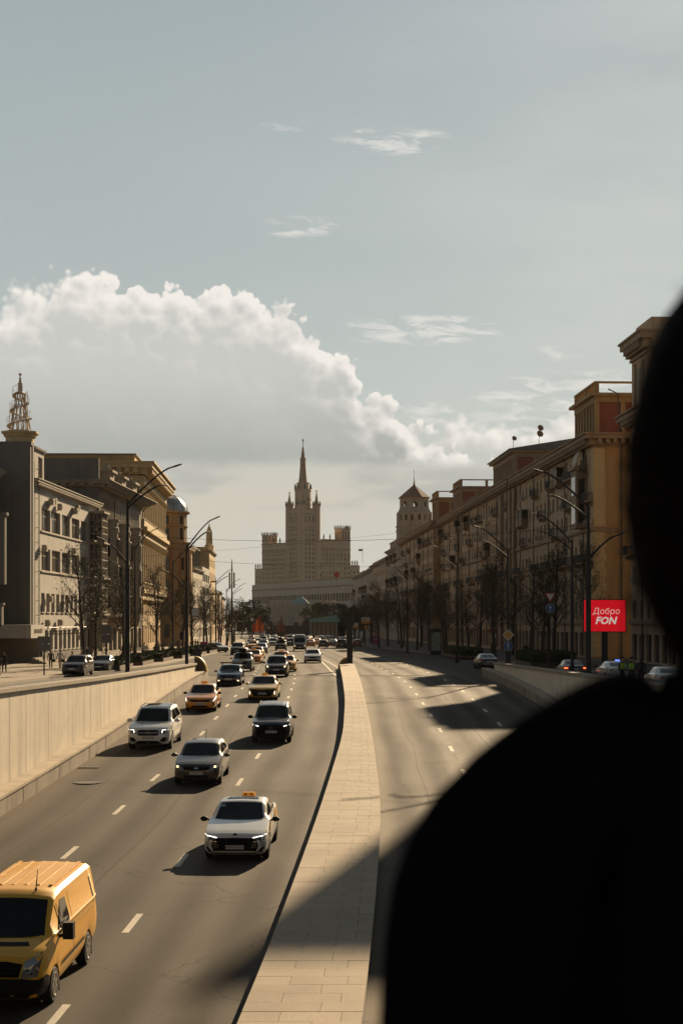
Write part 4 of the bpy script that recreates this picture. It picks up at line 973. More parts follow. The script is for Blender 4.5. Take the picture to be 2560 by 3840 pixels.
# added attic block and steep roof, out of frame, shaped to cast the divider's shadow
b = MB(); b.box(23.5, 36.3, .1, 7.3, 26.402, 32.6); b.build('attic_wall', M_ROW, g)
cornice(g, 23.5, 36.3, .1, 7.3, 33.2, .4, 1.0, M_ROWT, 0)
b = MB(); b.hexa([(23.2, -.2, 33.202), (36.6, -.2, 33.202), (36.6, 7.6, 33.202), (23.2, 7.6, 33.202)], [(25.8, .9, 47.0), (33.5, .9, 43.6), (33.5, 2.2, 43.6), (25.8, 2.2, 47.0)]); b.build('shadow_roof', M_ROOF, g)
for x0 in (0.0,):
    b = MB(); b.box(x0, x0 + 7.2, .1, 13, 26.402, 33.3); b.build('attic_wall', M_ROW, g)
    cornice(g, x0, x0 + 7.2, .1, 13, 34.2, 1.25, 1.9, M_ROWT, .75)
    b = MB(); b.box(x0 + .2, x0 + 7.0, .5, 13, 34.202, 35.7); b.build('attic_top', M_ROW, g)
    b = MB(); b.box(x0 + 1.4, x0 + 2.0, -.06, .098, 27, 31.6); b.box(x0 + 4.8, x0 + 5.4, -.06, .098, 27, 31.6); b.build('niche_frame', M_ROWT, g)
    b = MB(); b.box(x0 + 2.7, x0 + 4.1, .02, .098, 27.2, 31.0); b.build('niche', M_STONE, g)
    b = MB(); b.box(x0 - .1, x0 + 7.3, -.15, .095, 32.0, 32.3); b.build('string_course', M_ROWT, g)
# amber-sided corner house under the billboard
g = row_house(187, 246, 'corner house with amber side wall, quoined corner and red-panelled roof turret', [(46.5, 59, 15.5, 'balustrade', M_TOCH)], seed=5, side_m=M_AMBER, pil=(.1,))
for i in range(17):
    b = MB(); w = 1.5 if i % 2 else 1.25; b.box(59 - .002 - w, 59.12, -.14, w * .95, .3 + i * .86, .3 + i * .86 + .82); b.build('quoin_stone', M_OCHRE_T, g)
b = MB(); b.box(57.5, 59.1, -.1, 1.3, 15.5, 24.7); b.build('corner_pier', M_OCHRE_T, g)
for y in (3.2,): 
    b = MB(); b.tube([(59.25, y, .3), (59.25, y, 26.6), (59.9, y - .5, 27.8), (59.6, y - .5, 31.0), (59.2, y - 1.6, 31.6)], .09, 6); b.build('downpipe', M_GREYMET, g)
b = MB(); b.box(59.002, 59.2, 0, 15.8, 14.9, 15.4); b.build('string_course', M_ROWT, g)
# enclosed oriel near the corner
b = MB(); b.box(51.5, 54.8, -1.3, -.01, 15.6, 22.6, 0); b.box(51.2, 55.1, -1.6, -.01, 22.602, 23.0, 0); b.box(54.802, 54.83, -1.05, -.3, 16.2, 21.5, 1); b.box(52.0, 54.3, -1.33, -1.302, 16.2, 18.4, 1); b.box(52.0, 54.3, -1.33, -1.302, 19.6, 21.8, 1); b.build('oriel', [M_ROWT, M_GLASS_DIM], g)
b = MB(); b.loft([[(52.0, -1.3 + 1.25 * (1 - math.cos(t)), 23.002 + 2.2 * math.sin(t)), (54.4, -1.3 + 1.25 * (1 - math.cos(t)), 23.002 + 2.2 * math.sin(t))] for t in [PI / 2 * i / 6 for i in range(7)]], 0, False, False); b.build('glazed_canopy', M_FRAME_W, g)
row_house(246, 316, 'row section with red rooftop pavilion under a low metal roof', [(47, 69.6, 15.5, 'roof', None)], proud=.15, seed=8, pil=(67.2, 58, .1), tz=31.3)
row_house(316, 349, 'row section with balustraded roof turret further along', [(21, 33, 15.5, 'balustrade', None)], proud=-.1, seed=12, pil=(30.5,))
row_house(349, 438, 'row section with narrow amber pier and small balustraded turret', [(79, 88.8, 14, 'balustrade', M_TOCH)], proud=.9, seed=15, side_m=M_AMBER, pil=(86.5,), tz=32)
# white covered scaffolding at the foot of the row
M_SHEET = mat('scaffold_sheet', (.42, .38, .34), .9, .12, .5)
b = MB(); b.box(XR(352) - 4.2, XR(352) + 2, 350, 351, 0, 9.5); b.box(XR(352) - 4.2, XR(352) - 4.0, 351, 366, 0, 8.6)
tag(b.build('scaffold_screen', M_SHEET), 'pale sheeted scaffold screen at the foot of the residential row', 'scaffold')
# corner house with the octagonal lookout tower
g = bld('tower_house', XR(498), 498, HR, 1, 'grey corner house carrying an octagonal lookout tower with tiled pointed roof')
ops = [(2.5 + i * 3.3, 3.8 + i * 3.3, z + .6, z + 2.4) for i in range(17) for z in (1.5, 5, 8.5, 12, 15.5, 19, 22.3)]
shell(g, 0, 58, 0, 15, -1.2, 25.4, M_ROW2, ops, side=1, gm=[M_FRAME_W, M_GLASS_DIM], near=[(3 + i * 3.2, 4.3 + i * 3.2, z, z + 1.9) for i in range(3) for z in (14, 18, 22)])
cornice(g, 0, 58, 0, 15, 26.0, 1.0, .9, M_ROW2, 0)
for i in range(8):
    b = MB(); x = 3 + i * 5.5; b.box(x, x + 2.2, .6, 4.5, 26.002, 28.2); b.box(x - .2, x + 2.4, .4, 4.5, 28.202, 28.6); b.build('dormer', M_ROW2, g)
b = MB(); b.box(0, 47, 2, 15, 26.002, 27.6); b.build('attic', M_ROOF, g)
for i in range(5):
    for z in (8.2, 15.2, 22.0): balcony(g, 6 + i * 7, z, 2.6, 1.1, i % 2 == 0)
cx, cy = 47.0, 3.9
def octa(r, z): return [(cx + r * math.cos(PI / 8 + k * PI / 4), cy + r * math.sin(PI / 8 + k * PI / 4), z) for k in range(8)]
polyside(g, cx, cy, 5.25, 22.0, 31.2, 8, M_ROW2, [], a0=PI / 8, name='tower_drum')
b = MB(); b.loft([octa(5.45, 29.7), octa(5.45, 30.1)]); b.loft([octa(5.5, 31.0), octa(5.5, 31.3)]); b.build('tower_course', M_ROW2, g)
b = MB()
for k in range(8):
    a, c = PI / 8 + k * PI / 4, PI / 8 + (k + 1) * PI / 4
    A = V((cx + 5.2 * math.cos(a), cy + 5.2 * math.sin(a), 31.3)); B_ = V((cx + 5.2 * math.cos(c), cy + 5.2 * math.sin(c), 31.3)); d = (B_ - A); L_ = d.length; d.normalize()
    wall(b, A, d, V((d.y, -d.x, 0)), L_, 3.7, [(.55, 1.35, 1.45, 3.0), (L_ - 1.35, L_ - .55, 1.45, 3.0)], .35)
b.build('tower_gallery', M_ROW2, g)
b = MB(); b.loft([octa(4.3, 31.2), octa(4.3, 31.25)]); b.build('tower_floor', M_ROW2, g)
b = MB(); b.loft([octa(r, z) for r, z in ((5.22, 34.7), (5.22, 35.0), (4.85, 35.3), (4.5, 35.9), (4.3, 36.6))], cap=False); b.build('tower_shoulder', M_ROW2, g)
b = MB()
for k in range(8):
    a, c = PI / 8 + k * PI / 4, PI / 8 + (k + 1) * PI / 4
    A = V((cx + 4.25 * math.cos(a), cy + 4.25 * math.sin(a), 35.0)); B_ = V((cx + 4.25 * math.cos(c), cy + 4.25 * math.sin(c), 35.0)); d = (B_ - A); L_ = d.length; d.normalize(); nn = V((d.y, -d.x, 0))
    wall(b, A, d, nn, L_, 4.1, [(L_ / 2 - .55, L_ / 2 + .55, .5, 2.7), (L_ / 2 - .4, L_ / 2 + .4, 2.7, 3.05)], .3)
b.build('tower_lantern', M_ROW2, g)
M_TILE = mat('roof_tile', (.30, .16, .10), .7, .2, 3, stretch=(1, 1, 3))
b = MB(); b.loft([octa(4.7, 39.1), octa(4.7, 39.3), octa(.12, 43.0)]); b.build('tower_roof', M_TILE, g)
b = MB(); b.lathe([(.3, 42.8), (.35, 43.1), (.12, 43.3), (.28, 43.6), (.1, 43.9), (.16, 44.2), (.06, 44.6), (.03, 47.2)], (cx, cy, 0), 8); b.box(cx - .9, cx - .05, cy - .02, cy + .02, 46.7, 47.1); b.build('spire', M_ROWT, g)
# farther rows
def far_row(Yn, Yf, label, H, m, seed, extra=0.0):
    rnd = random.Random(seed); L = Yf - Yn; zb = zside((Yn + Yf) / 2)
    g = bld('residential_row', XR(Yf) + extra, Yf, HR, 1, label, group='long residential row behind the trees')
    n = int(L / 3.4); p = L / n; fl = int((H - 3) / 3.4)
    ops = [(p * (i + .5) - .6, p * (i + .5) + .6, 5.5 + f * 3.4, 7.3 + f * 3.4) for i in range(n) for f in range(fl)]
    shell(g, 0, L, 0, 14, -3, H, m, ops, side=1, gm=[M_FRAME_W, M_GLASS_DIM])
    cornice(g, 0, L, 0, 14, H + .5, 1.1, 1.0, M_ROWT, 0)
    b = MB(); b.box(0, L, .3, 14, H + .502, H + 1.6); b.build('parapet', m, g)
    for i in range(n):
        if rnd.random() < .3: balcony(g, p * (i + .5), 2.3 + 3.4 * rnd.randint(1, fl - 1), 2.4, 1.0, rnd.random() < .5)
        if rnd.random() < .15: b = MB(); x = p * i; b.box(x, x + 1.5, 2, 3.4, H + 1.602, H + 2.9); b.build('chimney', M_ROWT, g)
    return g
far_row(500, 572, 'tawny row section beyond the octagonal tower house', 23.6, M_ROW, 21, .2)
g = far_row(573, 690, 'farthest tawny row section running towards the high-rise', 22.6, M_ROW2, 22, .5)
b = MB(); b.box(20, 34, 4, 9, 24.3, 26.2); b.build('roof_hut', M_BRICKRED, g)
# dishes and aerials on the near roofs
for (u, v, Y, s) in ((2022, 1608, 245, .5), (2020, 1630, 245, .55), (1924, 1647, 250, .4)):
    p = P(u, v, Y); o = thing('satellite_dish', (p.x, p.y, p.z), 0, {1608: 'upper round satellite dish on a mast above the red pavilion', 1630: 'lower round satellite dish on the same mast above the red pavilion', 1647: 'small satellite dish at the eaves of the red pavilion roof'}[v], 'satellite dish')
    b = MB(); b.lathe([(.05, 0), (s * .5, .06), (s * .8, .18), (s, .36), (s * .96, .38), (s * .7, .2), (.02, .04)], n=14, cap=False); d = b.build('dish', M_ROWT, o, smooth=True); d.rotation_euler = (rad(70), 0, rad(20))
    b = MB(); b.tube([(0, .1, -1.6 if v != 1608 else -.7), (0, .1, .3)], .04, 5); b.build('mast', M_GREYMET, o)
p = P(1359, 2110, 620); o = thing('rooftop_flag', (p.x, p.y, p.z), 0, 'small flag on a pole above the farthest row', 'flag')
b = MB(); b.tube([(0, 0, 0), (0, 0, 5.6)], .07, 5); b.build('pole', M_GREYMET, o)
b = MB(); b.box(-1.6, -.05, -.02, .02, 4.9, 5.3, 0); b.box(-1.6, -.05, -.02, .02, 4.5, 4.898, 1); b.build('cloth', [M_FRAME_W, M_RED], o)
# ------------------------------------------------------------------ the far end: high-rise, long office slab, blank block, pavilion
M_HR = mat('highrise_stone', (.60, .45, .315), .9, .10, .06, fine=.04)
M_HRB = mat('highrise_band', (.40, .27, .185), .9, .10, .06)
M_HRD = mat('highrise_dark', (.07, .10, .08), .8, .2, .3)
PH = rad(37)
D0 = 1360.0; K = D0 / FPX
def zv(v): return CAMZ + (HV - v) * K
near_c = P(1128, 2330, D0 - 28)
hr = thing('high_rise', (near_c.x, near_c.y, 0), 0, 'stepped stone high-rise with central spire and corner turrets at the end of the street', 'skyscraper')
# local axes: a runs right-and-away along the right front, c runs left-and-away along the left front
AX = V((math.cos(PH), math.sin(PH), 0)); CX = V((-math.sin(PH), math.cos(PH), 0))
NR, NL = -CX, -AX            # outward normals of the right and left fronts
def L2W(a, c, z=0.0): return AX * a + CX * c + V((0, 0, z))
def hblock(a0, a1, c0, c1, z0, z1, name, rows=(), pr=4.0, ww=1.5, m=None, skip_l=False, al=None, cl=None):
    """box in (a,c) axes with windows on both fronts; rows = (z, h)"""
    b = MB(); m = m or M_HR
    La, Lc = a1 - a0, c1 - c0
    na, nc = max(1, int(La / pr)), max(1, int(Lc / pr))
    oa = [(La * (i + .5) / na - ww / 2, La * (i + .5) / na + ww / 2, z - z0, z + h - z0) for i in range(na) for z, h in rows]
    oc_ = [(Lc * (i + .5) / nc - ww / 2, Lc * (i + .5) / nc + ww / 2, z - z0, z + h - z0) for i in range(nc) for z, h in rows]
    wall(b, L2W(a0, c0, z0), AX, NR, La, z1 - z0, oa, .5); wall(b, L2W(a0, c0, z0), CX, NL, Lc, z1 - z0, oc_, .5)
    wall(b, L2W(a1, c0, z0), CX, AX, Lc, z1 - z0); wall(b, L2W(a0, c1, z0), AX, CX, La, z1 - z0)
    b.poly([L2W(a0, c0, z1), L2W(a1, c0, z1), L2W(a1, c1, z1), L2W(a0, c1, z1)])
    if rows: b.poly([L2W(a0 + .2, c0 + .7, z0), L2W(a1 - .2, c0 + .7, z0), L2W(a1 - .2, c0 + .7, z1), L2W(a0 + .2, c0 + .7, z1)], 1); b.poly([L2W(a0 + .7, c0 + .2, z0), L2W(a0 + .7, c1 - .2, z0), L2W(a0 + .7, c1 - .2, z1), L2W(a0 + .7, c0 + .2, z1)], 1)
    w = b.build(name, [m, M_BLACK], hr)
    if rows:
        windows(hr, L2W(a0, c0, z0), AX, NR, oa, [M_HRB, M_GLASS_DIM], .3, 1, 0, key='h'); windows(hr, L2W(a0, c0, z0), CX, NL, oc_, [M_HRB, M_GLASS_DIM], .3, 1, 0, key='h')
    return w
def hband(a0, a1, c0, c1, z, h, d=.5, m=None, name='string_course'):
    b = MB(); b.hexa([L2W(a0 - d, c0 - d, z), L2W(a1 + d, c0 - d, z), L2W(a1 + d, c1 + d, z), L2W(a0 - d, c1 + d, z)], [L2W(a0 - d, c0 - d, z + h), L2W(a1 + d, c0 - d, z + h), L2W(a1 + d, c1 + d, z + h), L2W(a0 - d, c1 + d, z + h)]); return b.build(name, m or M_HRB, hr)
def rows(za, zb, step=3.9, h=2.3): 
    r = []; z = za
    while z + h < zb: r.append((z, h)); z += step
    return r
# wings: right front spans a, left front spans c; the central shaft stands forward of both and runs down to the ground
zw = zv(2028)
hblock(14, 52, .4, 18, -4, zw, 'right_wing', rows(17, zw - 3), 3.5, 1.5); hband(17, 52, .4, 18, zw - .1, .9); hband(17, 52, .4, 18, zw - 7.4, .7, .35); hband(17, 52, .4, 18, zw - 14, .7, .35)
hblock(3, 18, 14, 62, -4, zw - 2.5, 'left_wing', rows(17, zw - 5), 3.5, 1.5); hband(3, 18, 17, 62, zw - 2.6, .9); hband(3, 18, 17, 62, zw - 9.6, .7, .35)
for (a0, a1, c0, c1, zt, nm) in ((42.5, 52, .5, 10, zv(1985), 'corner_tower'), (3.1, 12.4, 52.5, 62, zv(2006), 'corner_tower')):
    hblock(a0, a1, c0, c1, zw - 2.4, zt, nm, [(zw + 1, 4.6), (zt - 4, 2.2)], 3.1, 1.4); hband(a0, a1, c0, c1, zt, .8, .3)
    for i in range(5):
        for (aa, cc) in ((a0 + (a1 - a0) * i / 4, c0), (a0, c0 + (c1 - c0) * i / 4), (a1, c0 + (c1 - c0) * i / 4)):
            b = MB(); q = L2W(aa, cc, zt + .8); b.lathe([(.5, 0), (.45, .9), (.6, 1.2), (.35, 1.9), (.1, 2.9)], q, 6); b.build('pinnacle', M_HRD, hr)
# central shaft
zs_ = zv(1918)
hblock(-2, 17, -2, 17, -4, zs_, 'central_block', rows(17, zv(1985)) + [(zv(1962), 4.4)], 3.3, 1.5)
for z in (zv(2120), zv(2030), zv(1985), zv(1965), zv(1935)): hband(-2, 17, -2, 17, z, .7, .35)
hband(-2, 17, -2, 17, zs_, 1.0, .5)
# corner projections carrying the turrets
for (a, c, vt) in ((-.6, -.6, 1846), (15.6, -.6, 1850), (-.6, 15.6, 1856), (15.6, 15.6, 1852)):
    q = L2W(a, c)
    b = MB(); b.lathe([(3.4, -4), (3.4, zv(1905)), (3.8, zv(1905)), (3.8, zv(1902)), (2.9, zv(1902)), (2.8, zv(1898)), (1.9, zv(1893)), (1.6, zv(1890)), (.25, zv(vt))], q, 8, 0, PI / 8 + PH); b.ball((q.x, q.y, zv(vt) + .5), .7, 6, 5); b.build('corner_turret', M_HR, hr)
    for k in range(8):
        aa = PI / 8 + PH + k * PI / 4; b = MB(); b.lathe([(.5, 0), (.62, 1.5), (.3, 2.2), (.45, 2.7), (.1, 3.6)], (q.x + 3.2 * math.cos(aa), q.y + 3.2 * math.sin(aa), zv(1902)), 5); b.build('pinnacle', M_HRD, hr)
# octagon drum, tent and spire
q = L2W(7.5, 7.5); A0 = PI / 8 + PH
b = MB(); b.lathe([(7.4, zs_ + .5), (7.0, zv(1900)), (7.0, zv(1850)), (7.4, zv(1848)), (7.4, zv(1841)), (5.4, zv(1840)), (5.2, zv(1822)), (5.6, zv(1820)), (5.6, zv(1817))], q, 8, 0, A0); b.build('octagon_drum', M_HR, hr)
for k in range(8):
    aa = A0 + k * PI / 4; b = MB(); b.lathe([(.6, 0), (.7, 2), (.3, 3), (.5, 3.4), (.1, 4.6)], (q.x + 6.9 * math.cos(aa), q.y + 6.9 * math.sin(aa), zv(1841)), 5); b.build('pinnacle', M_HRD, hr)
    aa += PI / 8; b = MB(); d = V((math.cos(aa), math.sin(aa), 0)); t = V((-d.y, d.x, 0)); c0 = V((q.x, q.y, 0)) + d * 6.6
    for z0 in (zv(1905), zv(1885)): b.hexa([c0 + t * -.8 + V((0, 0, z0)), c0 + t * .8 + V((0, 0, z0)), c0 + t * .8 + d * .1 + V((0, 0, z0)), c0 + t * -.8 + d * .1 + V((0, 0, z0))], [c0 + t * -.8 + V((0, 0, z0 + 2.6)), c0 + t * .8 + V((0, 0, z0 + 2.6)), c0 + t * .8 + d * .1 + V((0, 0, z0 + 2.6)), c0 + t * -.8 + d * .1 + V((0, 0, z0 + 2.6))])
    b.build('drum_window', M_GLASS_DIM, hr)
b = MB(); b.lathe([(3.9, zv(1817)), (3.2, zv(1795)), (2.6, zv(1760)), (2.3, zv(1732)), (2.8, zv(1731)), (2.8, zv(1727))], q, 8, 0, A0); b.build('tent_roof', M_HRB, hr)
b = MB(); b.lathe([(1.9, zv(1727)), (.8, zv(1690)), (.9, zv(1689)), (.9, zv(1687)), (.35, zv(1686)), (.2, zv(1672)), (.5, zv(1669)), (.2, zv(1666))], q, 8, 0, A0); b.build('spire', M_HRB, hr)
b = MB()
for k in range(5):
    a = PI / 2 + 2 * PI * k / 5; b.poly([(q.x, q.y - .2, zv(1660)), (q.x + .5 * math.cos(a - .63), q.y, zv(1660) + .5 * math.sin(a - .63)), (q.x + 1.5 * math.cos(a), q.y, zv(1660) + 1.5 * math.sin(a)), (q.x + .5 * math.cos(a + .63), q.y, zv(1660) + .5 * math.sin(a + .63))])
    b.poly([(q.x, q.y + .2, zv(1660)), (q.x + .5 * math.cos(a - .63), q.y, zv(1660) + .5 * math.sin(a - .63)), (q.x + 1.5 * math.cos(a), q.y, zv(1660) + 1.5 * math.sin(a)), (q.x + .5 * math.cos(a + .63), q.y, zv(1660) + .5 * math.sin(a + .63))])
b.tube([(q.x, q.y, zv(1666)), (q.x, q.y, zv(1653))], .25, 5); b.build('star', M_HRB, hr)
# lower terraces
hblock(18, 40, -4, .38, -4, zv(2120), 'front_terrace', rows(17, zv(2120) - 3), 3.5, 1.5); hband(18, 40, -4, 0, zv(2120), .7)
hblock(52.02, 64, 3, 18, -4, zv(2118), 'right_terrace', rows(18, zv(2118) - 3), 3.5, 1.5)
hblock(5, 14, 62.02, 76, -4, zv(2128), 'left_low_terrace', rows(18, zv(2128) - 3), 3.5, 1.5)
PIN = [L2W(53.5 + 2.6 * i, 3, zv(2118)) for i in range(4)] + [L2W(5, 64 + i * 3.6, zv(2128)) for i in range(4)] + [L2W(24 + i * 6.5, .5, zw + .9) for i in range(3)] + [L2W(3.2, 26 + i * 9, zw - 1.7) for i in range(3)]
for p_ in PIN:
    b = MB(); b.lathe([(.6, 0), (.5, 1.6), (.8, 2.1), (.4, 3.2), (.1, 4.6)], p_, 6); b.build('pinnacle', M_HRD, hr)
M_FLAGW = mat('flag_white', (.7, .66, .6), .8, .1, 2); M_FLAGR = mat('flag_red', (.6, .06, .03), .8, .1, 2)
# long pale office slab in front of it
pA = P(945, 2330, 1000); pB = P(1345, 2330, 835)
d = (pB - pA); d.z = 0; Ls = d.length; d.normalize(); nn = V((d.y, -d.x, 0))
g = thing('office_slab', (pA.x, pA.y, 0), math.atan2(d.y, d.x), 'long pale office slab with a strip of windows below the high-rise', 'building')
M_SLAB = mat('slab_pale', (.55, .475, .39), .85, .08, .15, stain=.15)
n = int(Ls / 4.2); p_ = Ls / n
ops = [(p_ * i + .55, p_ * (i + 1) - .55, 19.2, 23.6) for i in range(n)]
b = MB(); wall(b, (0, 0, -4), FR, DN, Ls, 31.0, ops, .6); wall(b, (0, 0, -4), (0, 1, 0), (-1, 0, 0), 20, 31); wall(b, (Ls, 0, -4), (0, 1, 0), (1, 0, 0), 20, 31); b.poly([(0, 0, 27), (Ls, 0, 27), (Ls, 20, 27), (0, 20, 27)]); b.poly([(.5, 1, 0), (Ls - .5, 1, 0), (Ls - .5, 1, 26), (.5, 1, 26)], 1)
b.build('wall', [M_SLAB, M_BLACK], g); windows(g, (0, 0, -4), FR, DN, ops, [M_HRB, M_GLASS], .5, 1, 0)
b = MB(); b.box(0, Ls, -.5, -.01, 23.3, 23.7); b.build('ledge', M_HRB, g)
for i in range(int(Ls / 3.2)):
    b = MB(); b.box(i * 3.2, i * 3.2 + 1.4, -.1, -.004, 23.72, 24.1); b.build('vent', M_HRB, g)
b = MB(); b.box(28, 62, 4, 14, 27.002, 28.4); b.box(100, 150, 4, 14, 27.002, 28.6); b.build('roof_plant', M_HRB, g)
b = MB(); b.box(-2, Ls + 2, -3, -.6, -4, 13.4); b.build('podium', M_SLAB, g)
for i in range(18):
    b = MB(); b.box(3 + i * 4.1, 5.0 + i * 4.1, -3.1, -3.002, 8, 12.2); b.build('podium_window', M_GLASS_DIM, g)
o = thing('banner_flag', P(1198, 2160, 828), 0, 'white and red flag hanging before the high-rise front', 'flag')
b = MB(); b.poly([(-.9, 0, 1.6), (.6, .1, 4.4), (1.0, 0, 1.5), (.4, .1, 1.2)], 0); b.poly([(-.1, .02, .2), (1.2, .1, .4), (1.0, .02, 1.49), (.3, .02, 1.2)], 1); b.tube([(.7, .05, -2), (.6, .05, 4.6)], .08, 4, 2); b.build('cloth', [M_FLAGW, M_FLAGR, M_GREYMET], o)
o = thing('red_emblem', P(1262, 2155, 826), 0, 'red round emblem on the high-rise front above the office slab', 'emblem')
b = MB(); b.lathe([(1.5, 0), (1.5, .2), (0, .2)], n=10); q_ = b.build('disc', M_FLAGR, o); q_.rotation_euler = (rad(90), 0, 0); b = MB(); b.tube([(0, .3, -6), (0, .3, 1)], .12, 4); b.build('mast', M_GREYMET, o)
# blank grey block and its glass pyramid
Yb = 690.0
M_BLANK = mat('blank_concrete', (.60, .53, .45), .9, .12, .12, stain=.3, fine=.04)
x0, x1 = P(998, 0, Yb).x, P(1292, 0, Yb).x
g = thing('blank_block', (x0, Yb, 0), 0, 'blank grey windowless block closing the street end', 'building')
zt = P(0, 2263, Yb).z; W = x1 - x0
ops = [(W * .56 + i * 2.4, W * .56 + i * 2.4 + .8, 9.4, 11.6) for i in range(3)]
b = MB(); wall(b, (0, 0, -4), FR, DN, W, zt + 4, ops, .5); wall(b, (0, 0, -4), (0, 1, 0), (-1, 0, 0), 25, zt + 4); wall(b, (W, 0, -4), (0, 1, 0), (1, 0, 0), 25, zt + 4); b.poly([(0, 0, zt), (W, 0, zt), (W, 25, zt), (0, 25, zt)]); b.poly([(0, .7, 3), (W, .7, 3), (W, .7, zt - .3), (0, .7, zt - .3)], 1)
b.build('wall', [M_BLANK, M_BLACK], g); windows(g, (0, 0, -4), FR, DN, ops, [M_HRB, M_GLASS_DIM], .4, 0, 0)
b = MB(); b.box(-.2, W + .2, -.5, -.01, -3.5, 2.6); b.build('plinth', M_BLACK, g)
b = MB(); b.box(W * .5 - .2, W * .5 + .2, -.12, -.004, 2.7, zt); b.build('joint_strip', M_HRB, g)
M_PYR = mat('pyramid_glass', (.30, .42, .42), .3, .1, 1, spec=.6)
b = MB(); xa, xb = P(1090, 0, Yb).x - x0, P(1160, 0, Yb).x - x0; b.hexa([(xa, 2, zt + .02), (xb, 2, zt + .02), (xb, 10, zt + .02), (xa, 10, zt + .02)], [(xa + 2.8, 5.8, zt + 3.2), (xb - 3.4, 5.8, zt + 3.2), (xb - 3.4, 6.2, zt + 3.2), (xa + 2.8, 6.2, zt + 3.2)])
b.build('glass_pyramid', M_PYR, g)
b = MB(); b.box(1, W - 4, 8, 20, zt + .02, zt + 1.5); b.build('roof_plant', M_BLANK, g)
# pavilion with green roof
Yp = 520.0; x0, x1 = P(1165, 0, Yp).x, P(1262, 0, Yp).x; W = x1 - x0
g = thing('pavilion', (x0, Yp, zside(Yp)), 0, 'low pavilion with pale piers and a green metal roof before the trees', 'pavilion')
M_GREENR = mat('roof_green', (.24, .40, .30), .6, .12, .8, metal=.1)
b = MB(); b.box(0, W, .6, 8, 0, 5.6); b.build('wall', M_STONE, g)
for i in range(7): b = MB(); x = i * W / 6; b.box(x - .25, x + .25, 0, .598, 0, 5.6); b.build('pier', M_CREAM, g)
b = MB(); b.hexa([(-.6, -.6, 5.602), (W + 1.0, -.6, 5.602), (W + 1.0, 8.5, 5.602), (-.6, 8.5, 5.602)], [(-.3, .2, 6.6), (W + .6, 2.5, 8.2), (W + .6, 6, 8.2), (-.3, 6, 6.6)]); b.build('roof', M_GREENR, g)
# red banner towers
for (u, v0, v1, Y, lab) in ((968, 2305, 2375, 430, 'red and orange festive stand at the left of the street end'), (1050, 2310, 2375, 500, 'dark red festive stand before the blank block')):
    a = P(u, v1, Y); b_ = P(u, v0, Y); h = b_.z - a.z; o = thing('festive_stand', a, 0, lab, 'display stand')
    mm = [mat('festive_red%d' % u, (.5, .06, .025) if u < 1000 else (.16, .03, .025), .6, .3, 3), mat('festive_orange%d' % u, (.62, .20, .05) if u < 1000 else (.2, .05, .03), .6, .2, 3)]
    for i, (dx, hh) in enumerate(((-1.2, .55), (-.4, .8), (.35, 1.0), (1.1, .6))):
        b = MB(); y_ = (i % 2) * .5; b.loft([[(dx + px_, y_ + d_, pz_ * h * hh) for px_, pz_ in ((-.3, .12), (.28, .1), (.36, .5), (.25, .85), (.02, 1.0), (-.2, .8), (-.36, .45))] for d_ in (-.03, .03)]); b.tube([(dx, y_ + .06, 0), (dx, y_ + .06, h * hh)], .05, 5, 0); b.build('pennant', mm[i % 2], o)
# ------------------------------------------------------------------ vehicles
def paint(name, col, metal=.0, rough=.32, coat=.9): return mat('paint_' + name, col, rough, .04, 2, metal=metal, coat=coat)
M_TYRE = mat('tyre_rubber', (.015, .015, .015), .85, .1, 4)
M_RIM = mat('rim_alloy', (.42, .40, .37), .35, .1, 4, metal=.8)
M_RIMD = mat('rim_dark', (.06, .06, .06), .4, .1, 4, metal=.6)
M_CGLASS = mat('car_glass', (.006, .0065, .007), .06, .05, 3, spec=.34)
M_TRIMB = mat('black_plastic', (.012, .012, .013), .6, .15, 5, spec=.2)
M_GRILLE = mat('grille_black', (.008, .008, .009), .6, .3, 30, spec=.12)
M_LAMP = mat('headlamp_glass', (.30, .29, .28), .08, .3, 14, metal=.6, coat=1)
M_LAMPD = mat('headlamp_dark', (.05, .05, .05), .08, .3, 14, metal=.3, coat=1)
M_DRL = mat('lit_lamp', (1.0, .93, .80), .4, 0, 1, emit=1.3)
M_AMBERL = mat('lit_lamp_warm', (1.0, .66, .32), .4, 0, 1, emit=1.6)
M_TAIL = mat('tail_lamp', (.45, .02, .012), .2, .1, 5, coat=1)
M_TAILON = mat('tail_lamp_lit', (1.0, .10, .03), .3, 0, 5, emit=2.2)
M_PLATE = mat('plate_white', (.62, .60, .56), .5, .06, 10)
M_PTXT = mat('plate_ink', (.015, .015, .015), .6, 0, 1)
M_CHROME = mat('chrome', (.55, .54, .52), .12, .05, 5, metal=1)
M_TAXI = mat('taxi_sign', (.75, .28, .03), .4, .1, 4, emit=.15)
WH = {}
